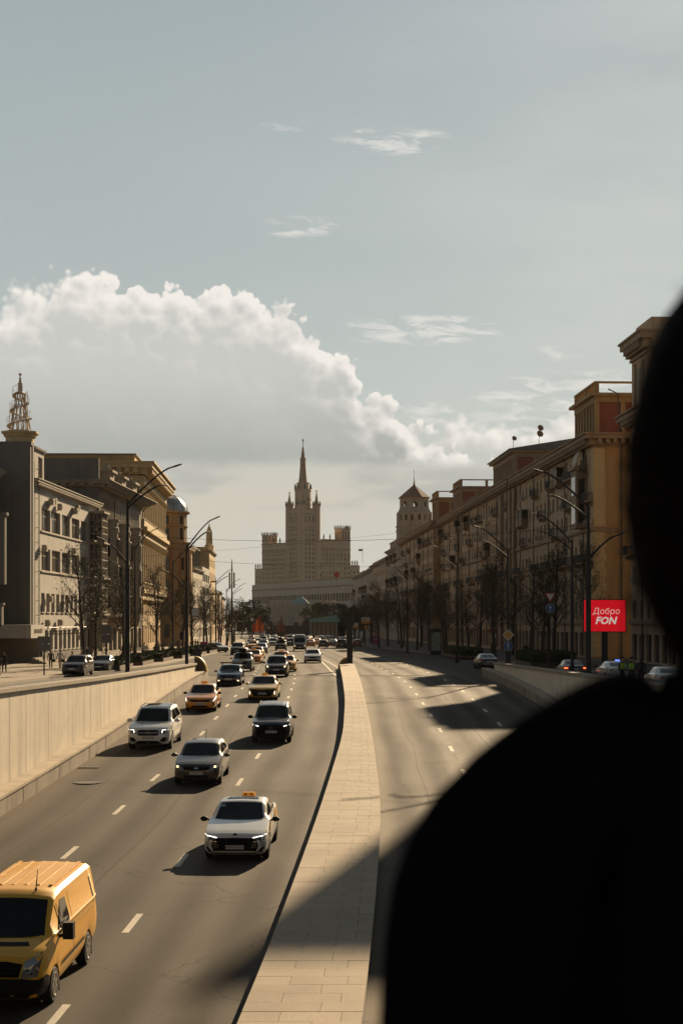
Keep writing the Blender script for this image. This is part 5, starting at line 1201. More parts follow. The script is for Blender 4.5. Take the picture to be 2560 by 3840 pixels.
def wheel_mesh(r, w):
    k = (round(r, 2), round(w, 2))
    if k not in WH:
        b = MB(); b.loft([[(x, q * math.cos(2 * PI * i / 20), q * math.sin(2 * PI * i / 20)) for i in range(20)] for x, q in ((-w / 2, r * .66), (-w / 2, r * .93), (-w * .36, r), (w * .36, r), (w / 2, r * .93), (w / 2, r * .66))])
        t = b.mesh('wheel', M_TYRE, True)
        def rim(m):
            b = MB(); b.loft([[(x, q * math.cos(2 * PI * i / 20), q * math.sin(2 * PI * i / 20)) for i in range(20)] for x, q in ((w / 2 - .02, r * .70), (w / 2 + .012, r * .68), (w / 2 + .012, r * .60), (w / 2 - .05, r * .58))], 0)
            for i in range(5):
                a = 2 * PI * i / 5; c, s = math.cos(a), math.sin(a); n = V((0, -s, c)); d = V((0, c, s))
                for sg in (-.055, .055):
                    p0 = d * r * .12 + n * sg * .6; p1 = d * r * .62 + n * sg * 1.3; e = n * .03
                    b.hexa([p0 - e + V((w / 2 - .03, 0, 0)), p0 + e + V((w / 2 - .03, 0, 0)), p1 + e + V((w / 2 - .03, 0, 0)), p1 - e + V((w / 2 - .03, 0, 0))], [p0 - e + V((w / 2 + .008, 0, 0)), p0 + e + V((w / 2 + .008, 0, 0)), p1 + e + V((w / 2 + .004, 0, 0)), p1 - e + V((w / 2 + .004, 0, 0))], 0)
            b.loft([[(x, q * math.cos(2 * PI * i / 8), q * math.sin(2 * PI * i / 8)) for i in range(8)] for x, q in ((w / 2 - .06, r * .16), (w / 2 + .015, r * .15), (w / 2 + .02, r * .05))], 0)
            b.loft([[(x, q * math.cos(2 * PI * i / 20), q * math.sin(2 * PI * i / 20)) for i in range(20)] for x, q in ((w / 2 - .062, r * .62), (w / 2 - .06, r * .01))], 1)
            return b.mesh('rim', [m, M_TRIMB])
        WH[k] = (t, rim(M_RIM), rim(M_RIMD))
    return WH[k]

class Car:
    """a lofted body: everything is given in metres; y = 0 at the nose, growing to the tail; x to the car's side; z up"""
    def __init__(s, name, L, w, zt, zb, zr_, wr, wheels, r, pnt, belt=.94, tw=.21, nose=.0):
        s.L = L; s.root = empty(name); s.paint = pnt; s.r = r
        ys = [0.0, .02, .05, .1, .16]; y = .24
        while y < L - .2: ys.append(y); y += .075
        ys += [L - .17, L - .1, L - .05, L - .02, L]
        for q in wheels: ys += [q - r * 1.16, q + r * 1.16]
        ys = sorted(ys); rings = []
        R1 = r * 1.14
        for y in ys:
            hw = lerp_tab(w, y); t = lerp_tab(zt, y); bt = lerp_tab(zb, y); rf_ = max(t + .012, lerp_tab(zr_, y)); rw = lerp_tab(wr, y)
            k = (rf_ - t)
            on = min(1.0, max(0.0, (k - .02) / .12))
            top_z = lambda f: t + k * f
            sec = [(0, bt), (hw * .72, bt), (hw * .90, bt + .03), (hw * .985, bt + (t - bt) * .22), (hw, bt + (t - bt) * .46), (hw * .99, bt + (t - bt) * .70), (hw * .965, bt + (t - bt) * .90),
                   (hw * (belt), t), (hw * belt * (1 - on) * .92 + on * (hw * belt - .02), t + .012 + on * k * .02),
                   ((1 - on) * hw * .62 + on * (rw + (hw * belt - rw) * .12), top_z(.86) if on else t + .016), ((1 - on) * hw * .45 + on * rw * .93, top_z(.955) if on else t + .022), ((1 - on) * hw * .25 + on * rw * .6, top_z(.995) if on else t + .028), (0, top_z(1.0) + .012)]
            for q in wheels:
                dy = abs(y - q)
                if dy < R1:
                    za = r + math.sqrt(R1 * R1 - dy * dy) * 1.0
                    sec = [(px if i > 1 else px, max(pz, za) if pz < t - .02 else pz) for i, (px, pz) in enumerate(sec)]
            full = sec + [(-x, z) for x, z in reversed(sec[1:-1])]
            rings.append([(x, y, z) for x, z in full])
        b = MB(); b.loft(rings); s.rings = rings
        me = b.mesh('body', [pnt], True)
        s.body = place('body', me, s.root)
        s.bvh = BVHTree.FromPolygons([V(v) for v in b.v], [tuple(f) for f in b.f])
        # dark underbody
        u = MB(); u.box(-lerp_tab(w, L / 2) * .82, lerp_tab(w, L / 2) * .82, .35, L - .3, lerp_tab(zb, L / 2) - .03, lerp_tab(zb, L / 2) + .45); u.build('underbody', M_TRIMB, s.root)
        tm, rm, rd = wheel_mesh(r, tw); s.wheels = []
        for q in wheels:
            hw = lerp_tab(w, q)
            for sg in (-1, 1):
                o = place('wheel', tm, s.root, (sg * (hw - tw / 2 - .012), q, r), 0 if sg > 0 else PI); s.wheels.append((o, rm, rd))
    def rims(s, dark=False):
        for o, rm, rd in s.wheels: place('rim', rd if dark else rm, o)
        return s
    def decal(s, name, poly, m, axis='f', off=.006, parent=None, sub=3, thick=0.0, mirror=False):
        """a thin panel laid on the body: poly in (x,z) for front/rear, (y,z) for the sides, (x,y) for the top"""
        out = []
        for mi in ((1, -1) if mirror else (1,)):
            bm = bmesh.new()
            vs = [bm.verts.new((p[0] * (mi if axis in 'frt' else 1), p[1], 0)) for p in poly]
            bm.faces.new(vs); bmesh.ops.triangulate(bm, faces=bm.faces[:])
            for _ in range(sub):
                lg = [e for e in bm.edges if e.calc_length() > .16]
                if not lg: break
                bmesh.ops.subdivide_edges(bm, edges=lg, cuts=1, use_grid_fill=False); bmesh.ops.triangulate(bm, faces=bm.faces[:])
            good = True; last = None
            for v in bm.verts:
                a, c = v.co.x, v.co.y
                if axis == 'f': o, d = V((a, -2, c)), V((0, 1, 0))
                elif axis == 'r': o, d = V((a, s.L + 2, c)), V((0, -1, 0))
                elif axis == 's': o, d = V((mi * 3, a, c)), V((-mi, 0, 0))
                else: o, d = V((a, c, 4)), V((0, 0, -1))
                h, n, _, _ = s.bvh.ray_cast(o, d)
                if h is None: v.co = V((0, 0, -99)); continue
                if n.dot(d) > 0: n = -n
                v.co = h + n * off - d * (off * .5)
            bmesh.ops.delete(bm, geom=[v for v in bm.verts if v.co.z < -50], context='VERTS')
            me = bpy.data.meshes.new(name); bm.to_mesh(me); bm.free(); me.materials.append(m)
            me.polygons.foreach_set('use_smooth', [True] * len(me.polygons))
            out.append(place(name, me, parent or s.root))
        return out
    def plate(s, txt, z, x=0.0, y=-.02, rear=False):
        b = MB(); b.box(-.26, .26, -.012, 0, -.056, .056); o = b.build('number_plate', M_PLATE, s.root)
        hit = s.bvh.ray_cast(V((x, -2 if not rear else s.L + 2, z)), V((0, 1 if not rear else -1, 0)))[0]
        o.location = (x, (hit.y if hit else 0) + (-.015 if not rear else .015), z)
        if rear: o.rotation_euler = (0, 0, PI)
        if txt: place('lettering', text_mesh(txt, .10, M_PTXT, ext=.001), o, (0, -.0145, 0))
    def mirrors(s, y, z, hw, m, size=1.0):
        b = MB(); b.ball((0, 0, 0), (.115 * size, .07 * size, .075 * size), 10, 6); b.tube([(-.09, .02, -.02), (-.2, .04, -.06)], .025, 5); me = b.mesh('mirror', m, True)
        place('mirror', me, s.root, (hw + .13, y, z)); place('mirror', me, s.root, (-hw - .13, y, z), 0, (-1, 1, 1))
    def rails(s, y0, y1, x, m=None):
        for sg in (-1, 1):
            z = lambda y: s.bvh.ray_cast(V((sg * x, y, 4)), V((0, 0, -1)))[0].z
            b = MB(); b.tube([(sg * x, y0, z(y0) - .01), (sg * x, y0 + .12, z(y0 + .12) + .055)] + [(sg * x, y0 + .12 + (y1 - y0 - .24) * i / 4, z(y0 + .12 + (y1 - y0 - .24) * i / 4) + .06) for i in range(1, 4)] + [(sg * x, y1 - .12, z(y1 - .12) + .055), (sg * x, y1, z(y1) - .01)], .022, 6); b.build('roof_rail', m or M_CHROME, s.root, True)
    def taxi_sign(s, y, x=0.0):
        z = s.bvh.ray_cast(V((x, y, 4)), V((0, 0, -1)))[0].z
        b = MB(); b.hexa([(-.2, -.07, 0), (.2, -.07, 0), (.2, .07, 0), (-.2, .07, 0)], [(-.17, -.045, .11), (.17, -.045, .11), (.17, .045, .11), (-.17, .045, .11)]); o = b.build('taxi_sign', M_TAXI, s.root, loc=(x, y, z + .004))
        for q in (-.09, .09):
            b = MB(); b.box(q - .03, q + .03, -.066, -.058, .03, .075); b.build('sign_mark', M_PTXT, o)
    def wipers(s, y, z):
        for x in (-.45, .2):
            h0 = s.bvh.ray_cast(V((x, -2, z)), V((0, 1, 0)))[0]; h1 = s.bvh.ray_cast(V((x + .5, -2, z + .05)), V((0, 1, 0)))[0]
            b = MB(); b.tube([h0 + V((0, -.02, .0)), h1 + V((0, -.02, .0))], .012, 4); b.build('wiper', M_TRIMB, s.root)
    def put(s, x, y, rz, label, cat='car', group=None, z=None):
        s.root.location = (x, y, (zr(y + 1.5) if y < 131 else zside(y) + .004) if z is None else z)
        pitch = math.atan2(zr(y + 3) - zr(y), 3.0) if y < 128 and z is None else 0
        s.root.rotation_euler = (pitch, 0, rz)
        if z is None: s.root.location.z = (zr(y) if y < 131 else zside(y) + .004)
        tag(s.root, label, cat, group); return s

def sedan(name, pnt, L=4.68, W=1.82, H=1.46, cowl=1.28, ws=2.15, rear=3.35, hoodz=.98, r=.325):
    hw = W / 2
    return Car(name, L, [(0, hw * .76), (.05, hw * .86), (.18, hw * .94), (.5, hw * .985), (1.0, hw), (L - 1.0, hw), (L - .35, hw * .93), (L - .08, hw * .82), (L, hw * .74)],
               [(0, .58), (.025, .69), (.10, .765), (.35, .835), (.8, hoodz - .07), (cowl, hoodz), (L - 1.1, hoodz + .05), (L - .4, hoodz + .07), (L - .06, hoodz - .02), (L, .7)],
               [(0, .30), (.1, .22), (.5, .19), (L - .5, .2), (L - .1, .28), (L, .36)],
               [(0, 0), (cowl - .01, 0), (cowl, hoodz), (ws, H - .045), (ws + .45, H), (rear - .3, H - .03), (rear, H - .09), (L - .55, hoodz + .08), (L - .54, 0), (L, 0)],
               [(0, hw * .6), (cowl, hw * .80), (ws, hw * .70), (rear, hw * .68), (L - .5, hw * .74)], (.88, L - .95), r, pnt)
def hatch(name, pnt, L=4.25, W=1.79, H=1.48, cowl=1.15, ws=1.95, hoodz=1.0, r=.31):
    hw = W / 2
    return Car(name, L, [(0, hw * .74), (.05, hw * .85), (.2, hw * .94), (.55, hw * .985), (1.0, hw), (L - .9, hw), (L - .3, hw * .94), (L - .06, hw * .84), (L, hw * .78)],
               [(0, .58), (.025, .69), (.10, .78), (.35, .86), (.8, hoodz - .05), (cowl, hoodz), (L - .8, hoodz + .06), (L - .1, hoodz + .08), (L, .8)],
               [(0, .28), (.1, .22), (.5, .19), (L - .5, .2), (L - .1, .28), (L, .36)],
               [(0, 0), (cowl - .01, 0), (cowl, hoodz), (ws, H - .05), (ws + .4, H), (L - .9, H - .03), (L - .45, H - .1), (L - .05, hoodz + .09), (L - .04, 0), (L, 0)],
               [(0, hw * .6), (cowl, hw * .82), (ws, hw * .73), (L - .8, hw * .70), (L - .2, hw * .72)], (.82, L - .78), r, pnt)
def suv(name, pnt, L=4.6, W=1.86, H=1.68, cowl=1.25, ws=2.0, hoodz=1.12, r=.36):
    hw = W / 2
    return Car(name, L, [(0, hw * .74), (.05, hw * .86), (.18, hw * .94), (.5, hw * .985), (1.0, hw), (L - .8, hw), (L - .25, hw * .95), (L - .05, hw * .88), (L, hw * .82)],
               [(0, .62), (.03, .80), (.10, .92), (.3, 1.0), (.7, hoodz - .05), (cowl, hoodz), (L - .8, hoodz + .05), (L - .1, hoodz + .05), (L, .9)],
               [(0, .36), (.1, .27), (.5, .24), (L - .5, .25), (L - .1, .32), (L, .42)],
               [(0, 0), (cowl - .01, 0), (cowl, hoodz), (ws, H - .06), (ws + .35, H - .01), (L - .8, H), (L - .4, H - .07), (L - .06, hoodz + .07), (L - .05, 0), (L, 0)],
               [(0, hw * .6), (cowl, hw * .83), (ws, hw * .745), (L - .7, hw * .72), (L - .15, hw * .74)], (.88, L - .86), r, pnt, belt=.95, tw=.235)

def glazing(c, cowl, ws, hoodz, H, hw, yb, kind='sedan', L=4.6, mid=None):
    zs = hoodz + .035; ze = H - .085
    c.decal('windscreen', [(-hw * .76, zs), (-hw * .4, zs - .01), (0, zs - .015), (hw * .4, zs - .01), (hw * .76, zs), (hw * .63, ze), (hw * .3, ze + .012), (0, ze + .015), (-hw * .3, ze + .012), (-hw * .63, ze)], M_CGLASS, 'f', .004)
    mid = mid or (cowl + yb) / 2 + .22; zb_ = hoodz + .075; zt_ = H - .15
    c.decal('side_window', [(cowl + .32, zb_), (mid - .04, zb_ + .02), (mid - .08, zt_), (ws + .18, zt_ - .01)], M_CGLASS, 's', .004, mirror=True)
    c.decal('side_window', [(mid + .04, zb_ + .02), (yb, zb_ + .03), (yb - .32, zt_ - .02), (mid, zt_)], M_CGLASS, 's', .004, mirror=True)
    if kind != 'sedan': c.decal('rear_window', [(-hw * .62, hoodz + .12), (hw * .62, hoodz + .12), (hw * .55, H - .16), (-hw * .55, H - .16)], M_CGLASS, 'r', .004)
    else: c.decal('rear_window', [(-hw * .62, hoodz + .13), (hw * .62, hoodz + .13), (hw * .55, H - .12), (-hw * .55, H - .12)], M_CGLASS, 'r', .004)
    c.decal('door_seam', [(mid - .012, .32), (mid + .012, .32), (mid + .012, hoodz), (mid - .012, hoodz)], M_TRIMB, 's', .002, mirror=True)
    c.decal('door_handle', [(mid - .32, hoodz - .10), (mid - .12, hoodz - .09), (mid - .12, hoodz - .06), (mid - .32, hoodz - .07)], M_CHROME, 's', .012, mirror=True)

# --- yellow panel van (nearest)
def panel_van():
    P_Y = paint('van_yellow', (.84, .415, .012), rough=.5, coat=.25)
    L, hw, H = 4.86, .985, 1.98
    c = Car('panel_van', L, [(0, .72), (.05, .83), (.16, .91), (.45, .96), (1.0, hw), (L - .3, hw), (L, .94)],
            [(0, .74), (.03, .90), (.10, 1.02), (.35, 1.12), (.75, 1.22), (.95, 1.27), (L, 1.27)], [(0, .34), (.1, .26), (.5, .24), (L - .4, .3), (L, .42)],
            [(0, 0), (.72, 0), (.73, 1.21), (1.52, 1.88), (1.75, 1.955), (2.2, H), (L - .3, H), (L - .06, H - .03), (L, H - .1)],
            [(0, .8), (.8, .86), (1.5, .80), (2.0, .80), (L, .80)], (.92, 3.86), .335, P_Y, belt=.985, tw=.22)
    c.rims()
    c.decal('windscreen', [(-.80, 1.27), (-.4, 1.245), (0, 1.24), (.4, 1.245), (.80, 1.27), (.715, 1.82), (.35, 1.845), (0, 1.85), (-.35, 1.845), (-.715, 1.82)], M_CGLASS, 'f', .006)
    c.decal('side_window', [(1.18, 1.20), (1.42, 1.18), (2.28, 1.22), (2.22, 1.74), (1.82, 1.76)], M_CGLASS, 's', .006, mirror=True)
    c.decal('window_divider', [(1.50, 1.19), (1.55, 1.19), (1.55, 1.74), (1.50, 1.74)], M_TRIMB, 's', .012, mirror=True)
    c.decal('bumper', [(-.86, .30), (.86, .30), (.90, .62), (.6, .66), (-.6, .66), (-.90, .62)], M_TRIMB, 'f', .02)
    c.decal('wing_bumper', [(.02, .30), (.50, .30), (.52, .60), (.30, .68), (.05, .62)], M_TRIMB, 's', .012, mirror=True)
    c.decal('grille', [(-.52, .68), (.52, .68), (.58, .92), (.3, .96), (-.3, .96), (-.58, .92)], M_GRILLE, 'f', .010)
    for z in (.75, .83): c.decal('grille_bar', [(-.5, z), (.5, z), (.5, z + .03), (-.5, z + .03)], M_TRIMB, 'f', .022)
    c.decal('bonnet_vent', [(-.62, 1.16), (.62, 1.16), (.55, 1.20), (-.55, 1.20)], M_TRIMB, 'f', .008)
    hl = c.decal('headlight', [(.55, .66), (.85, .68), (.91, 1.10), (.62, .96)], M_LAMP, 'f', .012, mirror=True)
    for h in hl:
        c.decal('lamp_bowl', [(.61, .73), (.77, .74), (.78, .84), (.64, .84)], M_DRL if False else M_LAMPD, 'f', .018, parent=h)
    c.decal('side_moulding', [(1.45, .60), (2.45, .62), (2.45, .69), (1.45, .67)], M_TRIMB, 's', .014, mirror=True)
    c.decal('side_moulding', [(2.5, .62), (3.4, .64), (3.4, .71), (2.5, .69)], M_TRIMB, 's', .014, mirror=True)
    c.decal('door_seam', [(2.46, .42), (2.48, .42), (2.48, 1.80), (2.46, 1.80)], M_TRIMB, 's', .003, mirror=True)
    c.decal('bonnet_seam', [(.80, .70), (.815, .70), (.80, 1.22), (.785, 1.22)], M_TRIMB, 'f', .003, mirror=True)
    c.decal('panel_crease', [(2.6, 1.14), (4.7, 1.14), (4.7, 1.165), (2.6, 1.165)], mat('paint_van_crease', (.75, .48, .07), .3, .02, 2, coat=.9), 's', .008, mirror=True)
    c.decal('rear_window_frame', [(4.42, 1.20), (4.50, 1.20), (4.46, 1.72), (4.38, 1.72)], M_TRIMB, 's', .004, mirror=True)
    c.decal('door_handle', [(2.28, .98), (2.42, .98), (2.42, 1.03), (2.28, 1.03)], M_TRIMB, 's', .02, mirror=True)
    for i in range(6):
        x = -.62 + i * .248; b = MB(); b.box(x - .035, x + .035, 2.1, L - .2, H + .002, H + .012); b.build('roof_rib', P_Y, c.root)
    b = MB(); b.tube([(.42, 1.72, 1.96), (.40, 1.95, 2.32)], [.014, .006], 5); b.ball((.42, 1.72, 1.97), .03, 6, 4); b.build('aerial', M_TRIMB, c.root)
    b = MB(); b.box(-.10, .10, -.09, .09, -.16, .16); b.tube([(-.08, .05, -.1), (-.22, .1, -.14)], .04, 5); me = b.mesh('mirror', M_TRIMB)
    place('mirror', me, c.root, (1.16, 1.28, 1.28)); place('mirror', me, c.root, (-1.16, 1.28, 1.28), 0, (-1, 1, 1))
    for sg in (-1, 1):
        for y in (1.32, 4.26): b = MB(); b.box(sg * .95 - .03, sg * .95 + .015, y - .03, y, .12, .62); b.build('mud_flap', M_TRIMB, c.root)
    c.plate('а820мо 50', .46)
    return c.put(-6.42, 29.35, -.055, 'yellow panel van in the lower left corner, nearest of all vehicles', 'van')
panel_van()

def white_taxi():
    pw = paint('white', (.78, .76, .72), rough=.3)
    c = sedan('taxi_sedan', pw, 4.72, 1.83, 1.47, 1.28, 2.12, 3.30, .985, .335).rims()
    hw = .915; glazing(c, 1.28, 2.12, .985, 1.47, hw, 3.75)
    c.decal('grille', [(-.60, .33), (.60, .33), (.66, .50), (.58, .685), (0, .70), (-.58, .685), (-.66, .50)], M_GRILLE, 'f', .006)
    c.decal('side_intake', [(.62, .30), (.80, .30), (.82, .58), (.72, .62), (.76, .46)], M_GRILLE, 'f', .006, mirror=True)
    hl = c.decal('headlight', [(.52, .665), (.62, .62), (.80, .625), (.86, .70), (.85, .76), (.62, .71)], M_LAMPD, 'f', .009, mirror=True)
    c.decal('light_strip', [(.50, .685), (.85, .755), (.85, .775), (.50, .705)], M_DRL, 'f', .014, parent=hl[0], mirror=True)
    for k in range(4): c.decal('grille_fin', [(.50 - k * .015, .58 - k * .055), (.68 - k * .03, .615 - k * .055), (.68 - k * .03, .63 - k * .055), (.50 - k * .015, .595 - k * .055)], M_CHROME, 'f', .012, mirror=True)
    c.decal('bumper_lip', [(-.78, .265), (.78, .265), (.78, .295), (-.78, .295)], M_TRIMB, 'f', .012)
    c.decal('emblem', [(-.055, .76), (0, .745), (.055, .76), (.055, .79), (0, .805), (-.055, .79)], M_TRIMB, 'f', .012)
    c.decal('sunroof', [(-.46, 2.35), (.46, 2.35), (.44, 2.75), (-.44, 2.75)], M_CGLASS, 't', .006)
    py_ = mat('paint_taxi_yellow', (1.0, .50, .02), .35, .03, 2, coat=.7)
    c.decal('livery_stripe', [(.95, .66), (1.18, .62), (1.75, 1.0), (1.50, 1.0)], py_, 's', .005, mirror=True)
    c.decal('livery_stripe', [(2.9, .98), (3.5, .66), (4.35, .72), (4.2, 1.0), (3.75, 1.08), (3.3, 1.04)], py_, 's', .005, mirror=True)
    c.decal('screen_sticker', [(-.60, 1.29), (-.44, 1.29), (-.46, 1.345), (-.61, 1.345)], mat('sticker_pale', (.30, .36, .32), .6, .1, 5), 'f', .009)
    c.mirrors(1.48, 1.0, .90, M_TRIMB); c.taxi_sign(2.95, .12); c.wipers(1.3, 1.03); c.plate('м393ам 550', .44)
    return c.put(-2.97, 44.6, -.035, 'white taxi sedan with yellow side stripes and orange roof sign', 'taxi')
white_taxi()

def grey_hatch():
    c = hatch('hatchback', paint('taupe', (.062, .047, .036), .3, .36, .6), 4.26, 1.79, 1.48, 1.15, 1.92, 1.0, .315).rims(); hw = .895
    glazing(c, 1.15, 1.92, 1.0, 1.48, hw, 3.62, 'hatch')
    c.decal('grille', [(-.44, .60), (.44, .60), (.50, .70), (.47, .735), (0, .715), (-.47, .735), (-.50, .70)], M_GRILLE, 'f', .008)
    c.decal('grille_frame', [(-.46, .585), (.46, .585), (.45, .60), (-.45, .60)], M_CHROME, 'f', .012)
    c.decal('lower_intake', [(-.42, .30), (.42, .30), (.47, .42), (-.47, .42)], M_GRILLE, 'f', .006)
    c.decal('fog_lamp', [(.60, .36), (.72, .36), (.72, .42), (.60, .42)], M_LAMP, 'f', .010, mirror=True)
    hl = c.decal('headlight', [(.50, .62), (.78, .66), (.85, .86), (.72, .86), (.52, .72)], M_LAMP, 'f', .009, mirror=True)
    c.decal('lit_bulb', [(.66, .70), (.73, .71), (.74, .77), (.67, .77)], M_AMBERL, 'f', .016, parent=hl[0], mirror=True)
    c.decal('emblem', [(-.07, .655), (.07, .655), (.08, .68), (.07, .70), (-.07, .70), (-.08, .68)], M_CHROME, 'f', .014)
    c.mirrors(1.38, 1.02, .88, c.paint); c.wipers(1.2, 1.05); c.plate('о713мв 196', .50)
    b = MB(); b.tube([(0, 3.2, 1.46), (0, 3.45, 1.78)], .010, 4); b.build('aerial', M_TRIMB, c.root)
    c.put(-5.42, 59.8, -.03, 'taupe hatchback with glowing amber headlights in the middle lane', 'car')
grey_hatch()

def white_suv():
    pw = paint('pearl_white', (.78, .765, .73), rough=.28)
    c = suv('luxury_suv', pw, 4.92, 1.95, 1.76, 1.35, 2.1, 1.14, .385).rims(); hw = .975
    glazing(c, 1.35, 2.1, 1.14, 1.76, hw, 4.25, 'suv')
    c.decal('sunroof', [(-.62, 2.15), (.62, 2.15), (.60, 3.9), (-.60, 3.9)], M_CGLASS, 't', .006)
    c.decal('grille', [(-.46, .70), (-.38, .66), (.38, .66), (.46, .70), (.49, .84), (.40, .91), (-.40, .91), (-.49, .84)], M_GRILLE, 'f', .010)
    c.decal('grille_bar', [(-.46, .77), (.46, .77), (.46, .80), (-.46, .80)], M_CHROME, 'f', .018)
    b = MB(); n = 20
    b.loft([[(q * math.cos(2 * PI * i / n), y, q * math.sin(2 * PI * i / n)) for i in range(n)] for q, y in ((.115, 0), (.115, -.02), (.098, -.02), (.098, 0))], cap=False)
    for k in range(3):
        a = PI / 2 + 2 * PI * k / 3; d = V((math.cos(a), 0, math.sin(a))); t = V((-d.z, 0, d.x)) * .018
        b.poly([t, d * .1, -t, V((0, -.012, 0))])
    hit = c.bvh.ray_cast(V((0, -2, .785)), V((0, 1, 0)))[0]; b.build('emblem', M_CHROME, c.root, loc=(0, hit.y - .03, .785))
    c.decal('side_intake', [(.50, .42), (.60, .40), (.86, .42), (.86, .58), (.66, .60)], M_GRILLE, 'f', .010, mirror=True)
    c.decal('lower_intake', [(-.62, .30), (.62, .30), (.44, .44), (-.44, .44)], M_GRILLE, 'f', .010)
    hl = c.decal('headlight', [(.52, .76), (.86, .78), (.90, .95), (.62, .93)], M_LAMPD, 'f', .012, mirror=True)
    c.decal('light_strip', [(.62, .895), (.88, .915), (.88, .935), (.62, .92)], M_DRL, 'f', .018, parent=hl[0], mirror=True)
    c.decal('light_strip', [(.60, .79), (.64, .79), (.66, .89), (.62, .89)], M_DRL, 'f', .018, parent=hl[0], mirror=True)
    c.decal('bonnet_crease', [(.34, .5), (.36, .5), (.40, 1.2), (.38, 1.2)], M_GREYMET, 't', .003, mirror=True)
    c.mirrors(1.6, 1.2, .95, pw, 1.15); c.rails(2.25, 4.2, .67); c.plate('в915вм 799', .58); c.wipers(1.4, 1.2)
    c.decal('running_board', [(1.5, .30), (3.6, .30), (3.6, .36), (1.5, .36)], M_CHROME, 's', .05, mirror=True)
    c.put(-8.57, 71, -.03, 'white luxury crossover with star emblem beside the granite ledge', 'suv')
white_suv()

def dark_suv():
    pd = paint('graphite', (.035, .037, .042), .2, .32, .5)
    c = suv('graphite_suv', pd, 4.63, 1.84, 1.665, 1.25, 1.98, 1.08, .355).rims(True); hw = .92
    glazing(c, 1.25, 1.98, 1.08, 1.665, hw, 3.95, 'suv')
    c.decal('grille', [(-.66, .34), (.66, .34), (.72, .60), (.60, .84), (0, .87), (-.60, .84), (-.72, .60)], M_GRILLE, 'f', .008)
    hl = c.decal('headlight', [(.54, .80), (.60, .76), (.84, .84), (.86, .90), (.66, .86)], M_LAMPD, 'f', .012, mirror=True)
    c.decal('light_strip', [(.56, .79), (.84, .86), (.84, .895), (.58, .835)], M_DRL, 'f', .018, parent=hl[0], mirror=True)
    b = MB(); n = 16; b.loft([[(q * math.cos(2 * PI * i / n), y, q * .6 * math.sin(2 * PI * i / n)) for i in range(n)] for q, y in ((.085, 0), (.085, -.015), (.066, -.015), (.066, 0))], cap=False)
    hit = c.bvh.ray_cast(V((0, -2, .74)), V((0, 1, 0)))[0]; b.build('emblem', M_CHROME, c.root, loc=(0, hit.y - .025, .74))
    c.mirrors(1.45, 1.12, .90, M_TRIMB, 1.1); c.rails(2.1, 3.9, .64, M_TRIMB); c.plate('т871нс 177', .56); c.wipers(1.3, 1.14)
    c.put(-3.23, 73.6, .0, 'dark graphite crossover with lit headlights in the lane beside the divider', 'suv')
dark_suv()

def orange_taxi():
    po = paint('orange', (.92, .33, .012), rough=.32)
    c = sedan('orange_taxi', po, 4.4, 1.74, 1.47, 1.2, 1.98, 3.2, .97, .315).rims(); hw = .87
    glazing(c, 1.2, 1.98, .97, 1.47, hw, 3.6)
    c.decal('grille', [(-.50, .58), (.50, .58), (.60, .68), (.56, .71), (0, .685), (-.56, .71), (-.60, .68)], M_GRILLE, 'f', .008)
    c.decal('lower_intake', [(-.46, .28), (.46, .28), (.52, .38), (-.52, .38)], M_GRILLE, 'f', .008)
    c.decal('side_intake', [(.66, .34), (.78, .36), (.83, .52), (.78, .52)], M_GRILLE, 'f', .008, mirror=True)
    hl = c.decal('headlight', [(.50, .66), (.74, .60), (.84, .76), (.82, .80), (.58, .71)], M_LAMP, 'f', .010, mirror=True)
    c.decal('light_strip', [(.72, .62), (.76, .62), (.84, .78), (.81, .79)], M_DRL, 'f', .016, parent=hl[0], mirror=True)
    c.mirrors(1.4, .99, .85, M_TRIMB); c.taxi_sign(2.6); c.plate('в920мм 977', .47)
    c.put(-7.92, 89.6, -.02, 'orange taxi sedan in the outer lane behind the white crossover', 'taxi', 'taxis in the oncoming queue')
    return c
C_OT = orange_taxi()

def yellow_taxi():
    py_ = paint('mustard', (.85, .50, .05), rough=.3)
    c = sedan('mustard_taxi', py_, 4.6, 1.82, 1.46, 1.25, 2.08, 3.25, .97, .325).rims(); hw = .91
    glazing(c, 1.25, 2.08, .97, 1.46, hw, 3.7)
    c.decal('grille', [(-.52, .30), (.52, .30), (.60, .52), (.76, .70), (.70, .735), (0, .70), (-.70, .735), (-.76, .70), (-.60, .52)], M_GRILLE, 'f', .008)
    c.decal('light_strip', [(.735, .42), (.775, .42), (.775, .60), (.735, .60)], M_DRL, 'f', .016, mirror=True)
    c.decal('headlight', [(.60, .68), (.82, .70), (.84, .76), (.66, .735)], M_LAMPD, 'f', .014, mirror=True)
    c.mirrors(1.45, .99, .89, c.paint); c.taxi_sign(2.7); c.plate('н429мм 777', .47)
    c.put(-4.83, 97.6, -.015, 'mustard yellow taxi with upright white light strips in the middle lane', 'taxi', 'taxis in the oncoming queue')
    return c
C_YT = yellow_taxi()

